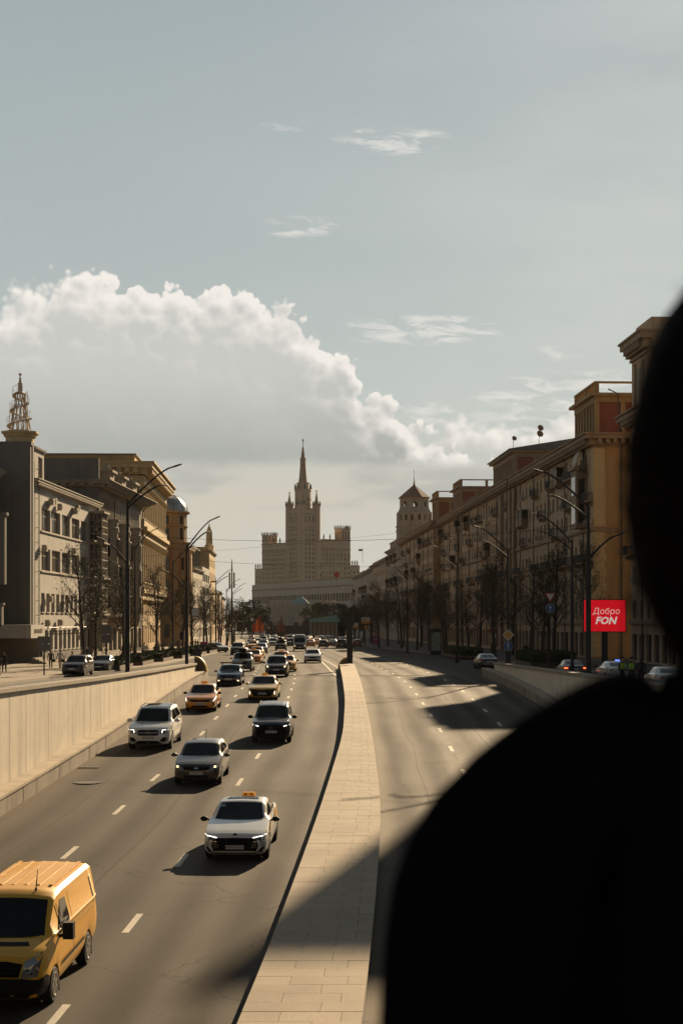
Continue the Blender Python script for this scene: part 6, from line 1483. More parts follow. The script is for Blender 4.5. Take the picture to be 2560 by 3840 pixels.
def basic_front(c, hw, z0=.62, z1=.72, lamp=True, lit=None):
    c.decal('grille', [(-.46, z0 - .06), (.46, z0 - .06), (.54, z1 - .02), (0, z1 - .03), (-.54, z1 - .02)], M_GRILLE, 'f', .008)
    c.decal('lower_intake', [(-.55, .30), (.55, .30), (.60, .42), (-.60, .42)], M_GRILLE, 'f', .008)
    hl = c.decal('headlight', [(.54, z0 + .02), (.76, z0 + .02), (.84, z1 + .09), (.60, z1 + .03)], M_LAMP, 'f', .010, mirror=True)
    if lit: c.decal('lit_bulb', [(.62, z0 + .04), (.74, z0 + .05), (.76, z1 + .03), (.64, z1 + .02)], lit, 'f', .016, parent=hl[0], mirror=True)
    c.decal('tail_light', [(.52, z1 + .08), (.84, z1 + .06), (.84, z1 + .20), (.56, z1 + .20)], M_TAIL, 'r', .010, mirror=True)
def blue_car():
    c = hatch('blue_hatchback', paint('blue', (.018, .042, .12), .35, .3), 4.35, 1.8, 1.46, 1.2, 2.0, .99, .32).rims(); hw = .9
    glazing(c, 1.2, 2.0, .99, 1.46, hw, 3.7, 'hatch'); basic_front(c, hw, lit=None)
    c.decal('fog_lamp', [(.62, .36), (.74, .36), (.74, .43), (.62, .43)], M_AMBERL, 'f', .014, mirror=True)
    c.mirrors(1.42, 1.0, .88, c.paint)
    b = MB()
    for y in (2.3, 3.1): b.tube([(-.78, y, 1.56), (.78, y, 1.56)], .03, 6); [b.tube([(s * .64, y, 1.42), (s * .66, y, 1.56)], .025, 5) for s in (-1, 1)]
    b.box(-.80, .80, 2.15, 2.4, 1.585, 1.63); b.build('roof_rack', M_GREYMET, c.root); c.plate('', .5)
    c.put(-7.97, 113, -.01, 'blue hatchback with loaded roof rack beside the end of the ledge', 'car')
blue_car()
def silver_suv():
    c = suv('silver_suv', paint('bronze_grey', (.11, .10, .088), .6, .34), 4.63, 1.82, 1.72, 1.25, 1.9, 1.12, .36).rims(); hw = .91
    glazing(c, 1.25, 1.9, 1.12, 1.72, hw, 3.95, 'suv'); basic_front(c, hw, .78, .90, lit=M_AMBERL)
    c.decal('bumper', [(-.80, .36), (.80, .36), (.82, .60), (-.82, .60)], M_TRIMB, 'f', .016)
    c.mirrors(1.45, 1.15, .9, M_TRIMB, 1.1); c.rails(2.0, 3.9, .62, M_FRAME_W); c.plate('', .62)
    c.put(-5.2, 127.5, .0, 'bronze-grey boxy crossover with roof rails in front of a yellow taxi', 'suv')
    return c
C_SS = silver_suv()
def white_sedan():
    c = sedan('white_sedan', paint('white_s', (.78, .76, .73), rough=.28), 4.8, 1.86, 1.46, 1.3, 2.15, 3.4, .97, .33).rims(True); hw = .93
    glazing(c, 1.3, 2.15, .97, 1.46, hw, 3.8); basic_front(c, hw, .60, .70)
    c.decal('bumper_lip', [(-.78, .25), (.78, .25), (.80, .33), (-.80, .33)], M_TRIMB, 'f', .012)
    c.mirrors(1.48, 1.0, .91, c.paint); c.plate('', .48)
    c.put(-3.06, 170, .012, 'white sedan alone beside the tip of the divider', 'car')
    return c
C_WS = white_sedan()
def big_van():
    c = Car('high_roof_van', 5.6, [(0, .78), (.06, .88), (.2, .96), (.6, 1.0), (1.0, 1.03), (5.3, 1.03), (5.6, .98)], [(0, .8), (.03, 1.0), (.12, 1.12), (.5, 1.22), (.95, 1.34), (5.6, 1.36)], [(0, .40), (.1, .3), (5.5, .32), (5.6, .4)],
            [(0, 0), (.85, 0), (.86, 1.34), (1.65, 2.15), (2.0, 2.5), (2.5, 2.6), (5.4, 2.6), (5.6, 2.5)], [(0, .8), (.9, .9), (1.6, .84), (2.2, .82), (5.6, .8)], (1.0, 4.5), .36, paint('silver_grey', (.33, .31, .28), .3, .4), belt=.985)
    c.decal('windscreen', [(-.82, 1.40), (0, 1.37), (.82, 1.40), (.76, 2.06), (0, 2.10), (-.76, 2.06)], M_CGLASS, 'f', .006)
    c.decal('side_window', [(1.35, 1.42), (2.4, 1.42), (2.4, 2.0), (1.85, 2.0)], M_CGLASS, 's', .006, mirror=True)
    c.decal('side_window', [(2.6, 1.42), (5.2, 1.42), (5.2, 2.0), (2.6, 2.0)], M_CGLASS, 's', .006, mirror=True)
    c.decal('grille', [(-.55, .74), (.55, .74), (.62, 1.02), (-.62, 1.02)], M_GRILLE, 'f', .012); c.decal('bumper', [(-.85, .36), (.85, .36), (.88, .66), (-.88, .66)], M_TRIMB, 'f', .012)
    hl = c.decal('headlight', [(.62, .78), (.86, .78), (.94, 1.14), (.70, 1.04)], M_LAMP, 'f', .012, mirror=True)
    c.decal('lit_bulb', [(.70, .82), (.82, .82), (.84, .90), (.72, .90)], M_AMBERL, 'f', .018, parent=hl[0], mirror=True)
    b = MB(); b.box(-.1, .1, -.08, .08, -.18, .18); me = b.mesh('mirror', M_TRIMB); place('mirror', me, c.root, (1.18, 1.4, 1.5)); place('mirror', me, c.root, (-1.18, 1.4, 1.5)); c.plate('', .6)
    c.put(-6.4, 246, .03, 'silver high-roof van standing tallest among the oncoming queue', 'van')
big_van()

# --- light prototypes, copied along the queue
def proto(kind, pnt):
    if kind == 'sedan': c = sedan('queue_sedan', pnt); glazing(c, 1.28, 2.15, .98, 1.46, .91, 3.75)
    elif kind == 'hatch': c = hatch('queue_hatchback', pnt); glazing(c, 1.15, 1.95, 1.0, 1.48, .895, 3.6, 'hatch')
    else: c = suv('queue_suv', pnt); glazing(c, 1.25, 2.0, 1.12, 1.68, .93, 3.95, 'suv')
    basic_front(c, .9, *((.62, .72) if kind != 'suv' else (.78, .9)))
    c.mirrors(1.45, 1.0 if kind != 'suv' else 1.16, .9, M_TRIMB); c.plate('', .5 if kind != 'suv' else .6); c.plate('', .75, rear=True)
    return c
PR = {k: proto(k, paint('proto_' + k, (.1, .1, .1))) for k in ('sedan', 'hatch', 'suv')}
PR['taxi'] = proto('sedan', paint('proto_taxi', (.6, .3, .03))); PR['taxi'].taxi_sign(2.6)
PC = {'black': (.018, .018, .02), 'dark grey': (.05, .05, .052), 'grey': (.16, .155, .15), 'silver': (.36, .35, .33), 'white': (.58, .565, .54), 'yellow': (.92, .47, .03), 'orange': (.92, .34, .015), 'red-brown': (.16, .035, .025), 'blue-grey': (.07, .09, .12), 'beige': (.36, .30, .22)}
PM = {k: paint('q_' + k.replace(' ', '_'), v, 0, .36, .35 if sum(v) < .5 else .8) for k, v in PC.items()}
used = set()
def queue(kind, col, x, y, label, back=False, rz=0.0, cat=None, z=None, group='cars queueing along the street'):
    o = copy_tree(PR[kind].root)
    for ch in [o] + list(o.children_recursive):
        for sl in getattr(ch, 'material_slots', []):
            if sl.material and sl.material.name.startswith('paint'): sl.link = 'OBJECT'; sl.material = PM[col]
    zz = (zr(y) if y < 131 and -11 < x < 12 else zside(y) + .004) if z is None else z
    o.location = (x, y, zz); o.rotation_euler = (0, 0, rz + (PI if back else 0))
    if back: o.location.y += 4.5
    tag(o, label, cat or {'suv': 'suv', 'taxi': 'taxi'}.get(kind, 'car'), group); return o
Q = queue
o = Q('suv', 'dark grey', -8.8, 141, 'dark grey crossover carrying a black roof box behind the blue hatchback', rz=-.01)
def roof_box(par, s=1.0):
    b = MB(); b.loft([[(q * math.cos(2 * PI * i / 12) * .42, y, 1.93 + q * .19 * math.sin(2 * PI * i / 12)) for i in range(12)] for y, q in ((1.5, .5), (1.65, .85), (2.1, 1), (3.2, 1), (3.6, .85), (3.7, .5))]); b.build('roof_box', M_TRIMB, par, True)
    b = MB(); b.tube([(-.6, 2.0, 1.72), (.6, 2.0, 1.72)], .03, 5); b.tube([(-.6, 3.2, 1.72), (.6, 3.2, 1.72)], .03, 5); b.build('roof_bar', M_TRIMB, par)
roof_box(o)
Q('taxi', 'yellow', -4.9, 140, 'yellow taxi half hidden behind the bronze-grey crossover')
Q('taxi', 'orange', -6.0, 158, 'yellow taxi just beyond the bronze-grey crossover, seen over its roof')
Q('taxi', 'orange', -9.3, 167, 'orange taxi with dark bumper behind the roof-box crossover', rz=-.02)
Q('taxi', 'yellow', -10.2, 190, 'yellow taxi second in the line behind the roof-box crossover', rz=-.02)
Q('suv', 'black', -14.1, 216, 'black crossover with bright light strips near the left planters', rz=.0)
Q('sedan', 'black', -11.4, 226, 'black sedan between the taxis and the silver van')
o = Q('suv', 'black', -9.7, 255, 'black crossover with roof box left of the silver van'); roof_box(o)
Q('taxi', 'yellow', -14.6, 263, 'yellow taxi ahead of a white car near the left kerb')
Q('sedan', 'blue-grey', -13.9, 284, 'blue-grey sedan in the queue behind the black sedan')
Q('suv', 'white', -12.9, 301, 'white crossover in the queue left of the roof-box crossover')
Q('suv', 'black', -9.4, 296, 'black crossover tucked behind the silver van')
Q('sedan', 'white', -17.0, 300, 'white car next to the left kerb ahead of the queue')
Q('hatch', 'white', -16.9, 322, 'second white car next to the left kerb further up the queue')
Q('suv', 'dark grey', -18.0, 368, 'dark boxy car far up the queue on the left')
Q('hatch', 'silver', -17.2, 236, 'pale car parked across the kerb beside the left planters', rz=.7)
# receding traffic
Q('taxi', 'orange', -6.0, 303, 'orange taxi driving away right of the silver van', True, .03)
Q('taxi', 'yellow', -5.2, 330, 'yellow taxi driving away two cars right of the silver van', True, .03)
Q('hatch', 'black', -3.4, 288, 'black hatchback driving away left of the grey sedan', True, .03)
Q('suv', 'white', -3.6, 414, 'white crossover driving away far ahead', True, .04)
Q('sedan', 'grey', -1.8, 312, 'grey sedan driving away left of the black pickup-like car', True, .03)
Q('suv', 'black', -.1, 276, 'black boxy car driving away beside the divider pylon', True, .03)
Q('hatch', 'red-brown', 2.9, 304, 'red-brown hatchback driving away right of the divider pylon', True, .03)
far = [('sedan', 'red-brown', -26.5, 470), ('sedan', 'grey', -24.5, 500), ('suv', 'black', -22.5, 455), ('sedan', 'white', -20.4, 480), ('hatch', 'silver', -19.5, 420), ('sedan', 'grey', -16.5, 405), ('taxi', 'yellow', -15.2, 445), ('sedan', 'dark grey', -14.6, 372),
       ('suv', 'black', -13.2, 412), ('sedan', 'beige', -12.6, 455), ('taxi', 'orange', -12.2, 345), ('sedan', 'silver', -10.9, 378), ('sedan', 'silver', -22.6, 540), ('hatch', 'dark grey', -19.0, 560), ('suv', 'grey', -16.2, 520), ('sedan', 'white', -25.8, 560), ('taxi', 'yellow', -28.8, 585), ('sedan', 'black', -18.9, 600)]
for i, (k, c_, x, y) in enumerate(far):
    same = [q for q in far if q[:2] == (k, c_)]; word = '' if len(same) == 1 else ('nearer ' if y == min(q[3] for q in same) else 'farther ')
    Q(k, c_, x, y, '%s%s %s among the tiny oncoming cars packed at the street end' % (word, c_, {'suv': 'crossover', 'taxi': 'taxi', 'hatch': 'hatchback', 'sedan': 'sedan'}[k]))
fb = [('sedan', 'dark grey', -8.6, 392), ('taxi', 'orange', -9.0, 440), ('suv', 'dark grey', -6.3, 430), ('sedan', 'silver', -6.0, 470), ('taxi', 'yellow', -5.8, 385), ('sedan', 'white', -10.2, 520), ('suv', 'black', -2.3, 370), ('hatch', 'grey', .2, 390)]
for k, c_, x, y in fb:
    Q(k, c_, x, y, '%s %s among the receding cars at the street end' % (c_, {'suv': 'crossover', 'taxi': 'taxi', 'hatch': 'hatchback', 'sedan': 'sedan'}[k]), True, .04)
# parked and side-street cars
Q('suv', 'black', -21.8, 129.5, 'black crossover parked on the street behind the left ramp wall', z=0.0, rz=-.06, group='cars on the side streets')
Q('sedan', 'dark grey', -21.2, 139.5, 'dark sedan parked behind the black crossover near the planters', z=0.0, rz=-.06, group='cars on the side streets')
o = Q('sedan', 'black', 13.3, 147, 'black sedan driving away at the end of the right ramp wall', True, .06, group='cars on the side streets')
o = Q('sedan', 'black', 17.8, 122, 'black sedan with lit tail lights behind the right lamp post', True, .0, z=zside(122), group='cars on the side streets')
for s in (-1, 1):
    b = MB(); b.box(s * .72 - .13, s * .72 + .13, 4.60, 4.70, .80, .90); b.build('tail_light', M_TAILON, o)
o = Q('sedan', 'white', 19.4, 113, 'white patrol sedan with blue roof beacon behind the right ramp wall', True, .05, z=zside(113), group='cars on the side streets')
b = MB(); b.box(-.42, -.1, 2.5, 2.65, 1.46, 1.54); b.build('beacon_bar', mat('beacon_blue', (.10, .20, .9), .3, 0, 1, emit=1.2), o)
Q('sedan', 'silver', 18.6, 90, 'silver car roof showing above the right ramp wall near the shoulder', True, .0, z=zside(92), group='cars on the side streets')

for c_ in PR.values():
    for q_ in list(c_.root.children_recursive) + [c_.root]: bpy.data.objects.remove(q_)
# ------------------------------------------------------------------ street furniture
M_POLE = mat('pole_dark', (.05, .046, .042), .8, .15, 3, spec=.15)
M_LUM = mat('luminaire', (.07, .066, .06), .7, .1, 3, spec=.3)
def lamp(x, y, z0, h, arms, label, r=.125, base=.24, group='street lamp posts'):
    o = thing('street_lamp', (x, y, z0), 0, label, 'street lamp', group)
    b = MB(); b.lathe([(base * .95, 0), (base * .95, .35), (r * 1.25, .4), (r * 1.2, 1.2), (r, 1.25), (r, h * .62), (r * .72, h * .63), (r * .5, h - .6)], n=12); b.build('pole', M_POLE, o, True)
    for i, (dx, dy, up, z) in enumerate(arms):
        b = MB(); pts = [(0, 0, z - .9)]
        for k in range(7):
            t = k / 6; pts.append((dx * (1 - (1 - t) ** 1.7) * .92, dy * t, z - .9 + (.9 + up) * (1 - (1 - t) ** 2.2)))
        b.tube(pts, [r * .48] * 3 + [r * .40] * 5, 6); a = b.build('arm', M_POLE, o, True)
        s = 1 if dx > 0 else -1
        b = MB(); e = V(pts[-1]); d = (V(pts[-1]) - V(pts[-2])).normalized()
        b.loft([[e + d * t + V((0, math.cos(2 * PI * k / 8) * q, math.sin(2 * PI * k / 8) * q * .45)) for k in range(8)] for t, q in ((-.05, .04), (.05, .10), (.35, .13), (.6, .10), (.68, .03))]); b.build('luminaire', M_LUM, a, True)
    return o
LA = lamp(-11.75, 88, zside(88), 11.3, [(2.55, .2, 1.15, 11.3), (1.9, 2.0, .55, 11.1), (-1.2, 0, .35, 8.0)], 'tall dark lamp post rising from the left ramp wall, nearest on that side')
LB = lamp(-11.3, 117, zside(117), 10.6, [(2.0, .2, 1.2, 10.6), (1.5, 2.0, .6, 10.4), (-1.4, 0, .3, 7.6)], 'dark lamp post with a square clock near the end of the left ramp wall')
b = MB(); b.box(-.27, .27, -.07, .07, -.30, .30); ck = b.build('clock', M_POLE, LB, loc=(.62, -.05, 5.0))
b = MB(); b.box(-.23, .23, -.085, -.072, -.25, .25); b.build('clock_face', M_PLATE, ck)
b = MB(); b.box(-.012, .012, -.095, -.087, 0, .2); b.box(0, .13, -.095, -.087, -.075, -.05); b.build('clock_hands', M_PTXT, ck)
b = MB(); b.box(-.5, -.18, -.12, .12, 3.0, 3.6); b.build('control_box', M_POLE, LB)
lamp(-21.0, 163, .13, 12.6, [(2.0, 0, 1.0, 12.6), (-2.0, 0, .8, 9.4), (-1.6, 0, .5, 7.5)], 'dark lamp post with camera among the planters, second from the stair tower')
lamp(-20.2, 192, .13, 12.2, [(2.2, 0, 1.0, 12.2), (-2.0, 0, .6, 8.2)], 'dark lamp post among the left trees before the domed house')
lamp(-19.6, 250, -.1, 11.5, [(2.3, 0, 1.0, 11.5), (2.0, 2, .5, 11.2)], 'lamp post past the left planters before the low brown house')
lamp(-22.4, 312, -.2, 11.6, [(2.3, 0, 1.1, 11.6), (1.9, 2, .6, 11.3)], 'far left lamp post with paired arms against the pale sky')
lamp(-22.8, 335, -.4, 11.6, [(2.4, 0, 1.0, 11.6), (2.0, 2, .5, 11.2)], 'farthest left lamp post close to the aerial mast')
o = thing('aerial_mast', (-22.3, 326, -.4), 0, 'tall mast with white antenna boxes left of the high-rise', 'mast')
b = MB(); b.lathe([(.22, 0), (.2, 9), (.14, 9.2), (.12, 16), (.05, 17.5)], n=8); b.build('pole', M_POLE, o)
for s in (-1, 1): b = MB(); b.box(s * .45 - .17, s * .45 + .17, -.12, .12, 11.6, 14.8); b.build('antenna', M_FRAME_W, o)
lamp(13.25, 86, zside(80), 10.9, [(-2.55, .2, 1.0, 10.9), (-1.9, 1.6, .45, 10.3), (1.5, 0, .35, 8.1)], 'dark lamp post on the right ramp wall before the red billboard', r=.14)
lamp(16.7, 116, zside(116), 10.9, [(-2.4, .2, 1.1, 10.9), (-2.2, 1.5, .5, 10.4)], 'second lamp post behind the right ramp wall, left of the billboard')
lamp(12.9, 124, 0, 10.7, [(-2.3, .2, 1.0, 10.7), (-1.9, 1.6, .45, 10.3)], 'lamp post at the end of the right ramp wall above the priority sign')
lamp(12.4, 172, .0, 11.4, [(-2.2, .2, 1.0, 11.4), (-1.8, 1.6, .4, 11.0)], 'right-hand lamp post near the poster case')
lamp(9.4, 228, -.1, 11.4, [(-2.2, .2, 1.0, 11.4), (-1.8, 1.6, .4, 11.0)], 'right-hand lamp post just past the poster case')
lamp(6.6, 282, -.3, 11.0, [(-2.2, .2, 1.0, 11.0), (-1.8, 1.6, .4, 10.6)], 'far right-hand lamp post below the octagonal tower')
lamp(2.6, 340, -.5, 11.0, [(-2.2, .2, 1.0, 11.0), (-1.8, 1.6, .4, 10.6)], 'farthest right-hand lamp post before the tawny rows')

# signs
M_SB = mat('sign_blue', (.02, .09, .28), .45, .05, 4); M_SR = mat('sign_red', (.55, .03, .03), .45, .05, 4); M_SW = mat('sign_white', (.68, .64, .56), .5, .05, 4); M_SO = mat('sign_amber', (.70, .30, .03), .45, .05, 4)
M_SBACK = mat('sign_back', (.15, .145, .135), .6, .1, 3, metal=.2)
def disc(parent, z, r, m, y=0.0, n=24, name='sign_disc'):
    b = MB(); b.loft([[(q * math.cos(2 * PI * k / n), yy, z + q * math.sin(2 * PI * k / n)) for k in range(n)] for q, yy in ((r, y), (r, y - .02))]); return b.build(name, m, parent)
def plate_poly(parent, pts, m, y, name='sign_plate'):
    b = MB(); b.loft([[(px, y, pz) for px, pz in pts], [(px, y - .015, pz) for px, pz in pts]]); return b.build(name, m, parent)
def arrow_up(parent, z, s, m, y): return plate_poly(parent, [(-.07 * s, z - .55 * s), (.07 * s, z - .55 * s), (.07 * s, z + .1 * s), (.26 * s, z + .1 * s), (0, z + .62 * s), (-.26 * s, z + .1 * s), (-.07 * s, z + .1 * s)], m, y, 'arrow')
def post(o, h, r=.05): b = MB(); b.tube([(0, .06, 0), (0, .06, h)], r, 8); return b.build('post', M_POLE, o)
p = P(2061, 2330, 131); o = thing('give_way_sign', (p.x, p.y, .13), 0, 'red-edged give way triangle above a blue arrow disc on one post', 'road sign'); post(o, 7.2)
z0 = P(0, 2281, 131).z - .13; z1 = P(0, 2240, 131).z - .13
disc(o, z0, .37, M_SW, 0); d = disc(o, z0, .345, M_SB, -.022); arrow_up(o, z0, .42, M_SW, -.044)
plate_poly(o, [(-.47, z1 + .36), (.47, z1 + .36), (0, z1 - .44)], M_SR, 0); plate_poly(o, [(-.33, z1 + .28), (.33, z1 + .28), (0, z1 - .27)], M_SW, -.017)
p = P(1904, 2330, 122); o = thing('priority_sign', (p.x, p.y, 0), 0, 'amber and white priority diamond above a blue arrow disc at the right wall end', 'road sign')
b = MB(); b.box(-.21, .21, .02, .3, 0, 2.2); b.build('post', M_DARKMET, o); b = MB(); b.tube([(0, .12, 2.2), (0, .12, 3.9)], .05, 6); b.build('pole', M_DARKMET, o)
z0 = P(0, 2423, 122).z; z1 = P(0, 2381, 122).z; dd = lambda r, z: [(0, z + r), (r, z), (0, z - r), (-r, z)]
disc(o, z0, .36, M_SW, 0); disc(o, z0, .335, M_SB, -.022); arrow_up(o, z0, .42, M_SW, -.044)
plate_poly(o, dd(.46, z1), M_SW, 0); plate_poly(o, dd(.32, z1), M_SO, -.017)
p = P(1846, 2330, 183); o = thing('no_stopping_sign', (p.x, p.y, .13), 0, 'blue and red no stopping disc over two small white plates', 'road sign'); post(o, 3.9)
disc(o, 3.35, .36, M_SR, 0); disc(o, 3.35, .27, M_SB, -.022)
for s in (-1, 1): b = MB(); b.hexa([(-.22, -.05, 3.35 - s * .2 - .03), (.22, -.05, 3.35 + s * .2 - .03), (.22, -.044, 3.35 + s * .2 - .03), (-.22, -.044, 3.35 - s * .2 - .03)], [(-.22, -.05, 3.35 - s * .2 + .03), (.22, -.05, 3.35 + s * .2 + .03), (.22, -.044, 3.35 + s * .2 + .03), (-.22, -.044, 3.35 - s * .2 + .03)]); b.build('cross_bar', M_SR, o)
b = MB(); b.box(-.36, .36, -.02, 0, 2.55, 2.82); b.build('plate', M_SW, o); b = MB(); b.box(-.25, .25, -.03, -.022, 2.62, 2.72); b.build('mark', M_PTXT, o)
b = MB(); b.box(-.2, .2, -.02, 0, 1.75, 2.5); b.build('plate', M_SW, o); arrow_up(o, 2.2, .28, M_PTXT, -.024); b = MB(); b.box(-.03, .03, -.035, -.024, 1.9, 2.1); b.build('mark', M_PTXT, o)
p = P(1328, 2346, 260); o = thing('direction_sign', (p.x, p.y, zside(260)), 0, 'small white and orange direction board nearer the divider', 'road sign', 'white and orange direction boards'); h = p.z - zside(260); post(o, h)
b = MB(); b.box(-.62, .62, -.03, 0, h - .1, h + .45, 0); b.box(-.62, .62, -.03, 0, h - .42, h - .102, 1); b.build('board', [M_SW, M_SO], o)
p = P(1370, 2330, 300); o = thing('direction_sign', (p.x, p.y, zside(300)), 0, 'larger white and orange direction board over a small diamond', 'road sign', 'white and orange direction boards'); h = 4.9; post(o, h + .8)
b = MB(); b.box(-.8, .8, -.03, 0, h - .1, h + .7, 0); b.box(-.8, .8, -.03, 0, h - .5, h - .102, 1); b.build('board', [M_SW, M_SO], o)
plate_poly(o, dd(.42, h - 1.15), M_SO, 0); b = MB(); b.box(-.5, .2, -.04, -.032, h + .2, h + .26); b.box(-.5, .0, -.04, -.032, h + .4, h + .45); b.build('mark', M_PTXT, o)
# backs of signs on the left
for (u, vb, vt, vm, Y, w, lab) in ((166, 2545, 2386, 2441, 128, 1.0, 'grey backs of two stacked signs on a post before the ribbon-window block'), (399, 2528, 2345, 2411, 148, .9, 'grey backs of paired sign boards on a thin post by the planters')):
    p = P(u, 2330, Y); o = thing('paired_road_sign', (p.x, p.y, .1), 0, lab, 'road sign'); zt = P(0, vt, Y).z; zm = P(0, vm, Y).z; post(o, zt - .1, .06)
    zc = (zt + zm) / 2; b = MB(); b.box(-w / 2, w / 2, 0, .03, zc + .01 - .1, zt - .1); b.build('board', M_SBACK, o); b = MB(); b.box(-w / 2, w / 2, 0, .03, zm - .1, zc - .03 - .1); b.build('board', M_SBACK, o)
    b = MB(); b.box(-.08, .08, -.05, .12, 1.3, 1.6); b.build('box', M_POLE, o)
p = P(742, 2330, 127); o = thing('sign_pylon', (p.x, p.y, 0), 0, 'broad dark sign pylon with round head at the end of the left ramp wall', 'pylon')
b = MB(); b.box(-.26, .26, -.1, .1, 0.2, 1.9); b.box(-.05, .05, -.05, .05, 0, 2.0); b.build('board', M_DARKMET, o); disc(o, 2.05, .36, M_DARKMET, 0)
# red billboard
p = P(2266, 2309, 150); o = thing('billboard', (p.x, p.y, .13), 0, 'bright red billboard reading Добро FON on a dark post', 'billboard'); zc = p.z - .13
o.rotation_euler = (0, 0, rad(-3))
M_BBR = mat('billboard_red', (.62, .004, .012), .5, 0, 1, emit=.38); M_BBW = mat('billboard_white', (.80, .70, .62), .5, 0, 1, emit=.28)
b = MB(); b.box(-2.0, 2.0, 0, .35, zc - 1.55, zc + 1.55); b.build('case', M_DARKMET, o)
b = MB(); b.box(-1.92, 1.92, -.03, -.003, zc - 1.47, zc + 1.47); b.build('screen', M_BBR, o)
place('lettering', text_mesh('Добро', .80, M_BBW, shear=.12, ext=.01, bold=-.008), o, (.12, -.05, zc + .40))
place('lettering', text_mesh('FON', .92, M_BBW, shear=.25, ext=.01, bold=.035, spacing=1.03), o, (.06, -.05, zc - .48))
b = MB(); b.box(-.28, .28, .05, .3, 0, zc - 1.552); b.build('post', M_DARKMET, o)
# poster case, banners
p = P(1633, 2330, 212); o = thing('poster_case', (p.x, p.y, .0), 0, 'tall dark poster case with a pale green poster before the residential row', 'poster case')
b = MB(); b.box(-.75, .75, 0, .4, 0, .55); b.box(-.75, .75, 0, .4, 3.0, 3.35); b.box(-.75, -.6, 0, .4, .552, 2.998); b.box(.6, .75, 0, .4, .552, 2.998); b.box(-.95, .95, -.2, .6, 3.352, 3.5); b.build('case', M_DARKMET, o)
b = MB(); b.box(-.598, .598, .08, .3, .56, 2.99); b.build('poster', mat('poster_green', (.30, .34, .27), .5, .6, 3.0), o)
for k, (u, Y) in enumerate(((1401, 290), (1411.5, 290))):
    p = P(u, 2409, Y); o = thing('pink_banner', (p.x, p.y, zside(Y)), 0, 'magenta street banner, %s of the pair right of the divider pylon' % ('left one' if k == 0 else 'right one'), 'banner', 'magenta banners')
    b = MB(); b.box(-.2, .2, 0, .05, .6, 2.2); b.build('cloth', mat('banner_pink', (.38, .06, .24), .7, .15, 3), o); b = MB(); b.tube([(-.22, .03, 0), (-.22, .03, 2.3)], .03, 5); b.build('pole', M_POLE, o)
    b = MB(); b.box(-.14, .14, -.012, -.002, 1.5, 1.62); b.build('mark', M_SW, o)
p = P(765, 2330, 236); o = thing('pink_stand', (p.x, p.y, 0.1), 0, 'magenta stand beside the left trees near the clock', 'stand'); b = MB(); b.box(-.55, .55, 0, .5, .1, 1.35); b.build('panel', MATS['banner_pink'], o); b = MB(); b.box(-.4, .4, -.02, -.002, .8, .95); b.build('mark', M_SW, o)
p = P(862, 2330, 330); o = thing('bus_stop_sign', (p.x, p.y, -.4), 0, 'small white and blue stop flag on a post by the far left trees', 'road sign'); post(o, 3.4); b = MB(); b.box(-.4, .4, -.02, .02, 2.9, 3.4, 0); b.box(-.4, .4, -.02, .02, 2.6, 2.898, 1); b.build('board', [M_SW, M_SB], o)
p = P(945, 2330, 390); o = thing('far_clock', (p.x, p.y, -.8), 0, 'small square white clock on a post left of the street end', 'clock'); post(o, 5.8); b = MB(); b.box(-.38, .38, -.05, .05, 5.3, 6.1); b.build('face', M_SW, o); b = MB(); b.box(-.02, .02, -.07, -.052, 5.68, 5.95); b.build('hand', M_PTXT, o)
# overhead wires
for i, (a, c, lab) in enumerate((((-11.75, 88, 9.2), (12.3, 80.5, 9.3), 'thin overhead wire between the two nearest lamp posts'), ((-11.3, 117, 9.0), (12.9, 124, 9.2), 'thin overhead wire between the lamp posts at the wall ends'), ((-21, 163, 11), (29, 190, 18), 'thin cable slung across the street to the residential row'))):
    b = MB(); A, C_ = V(a), V(c); b.tube([A.lerp(C_, k / 16) + V((0, 0, -4 * .55 * (k / 16) * (1 - k / 16))) for k in range(17)], .009, 4); tag(b.build('overhead_wire', M_POLE), lab, 'wire', 'overhead wires')

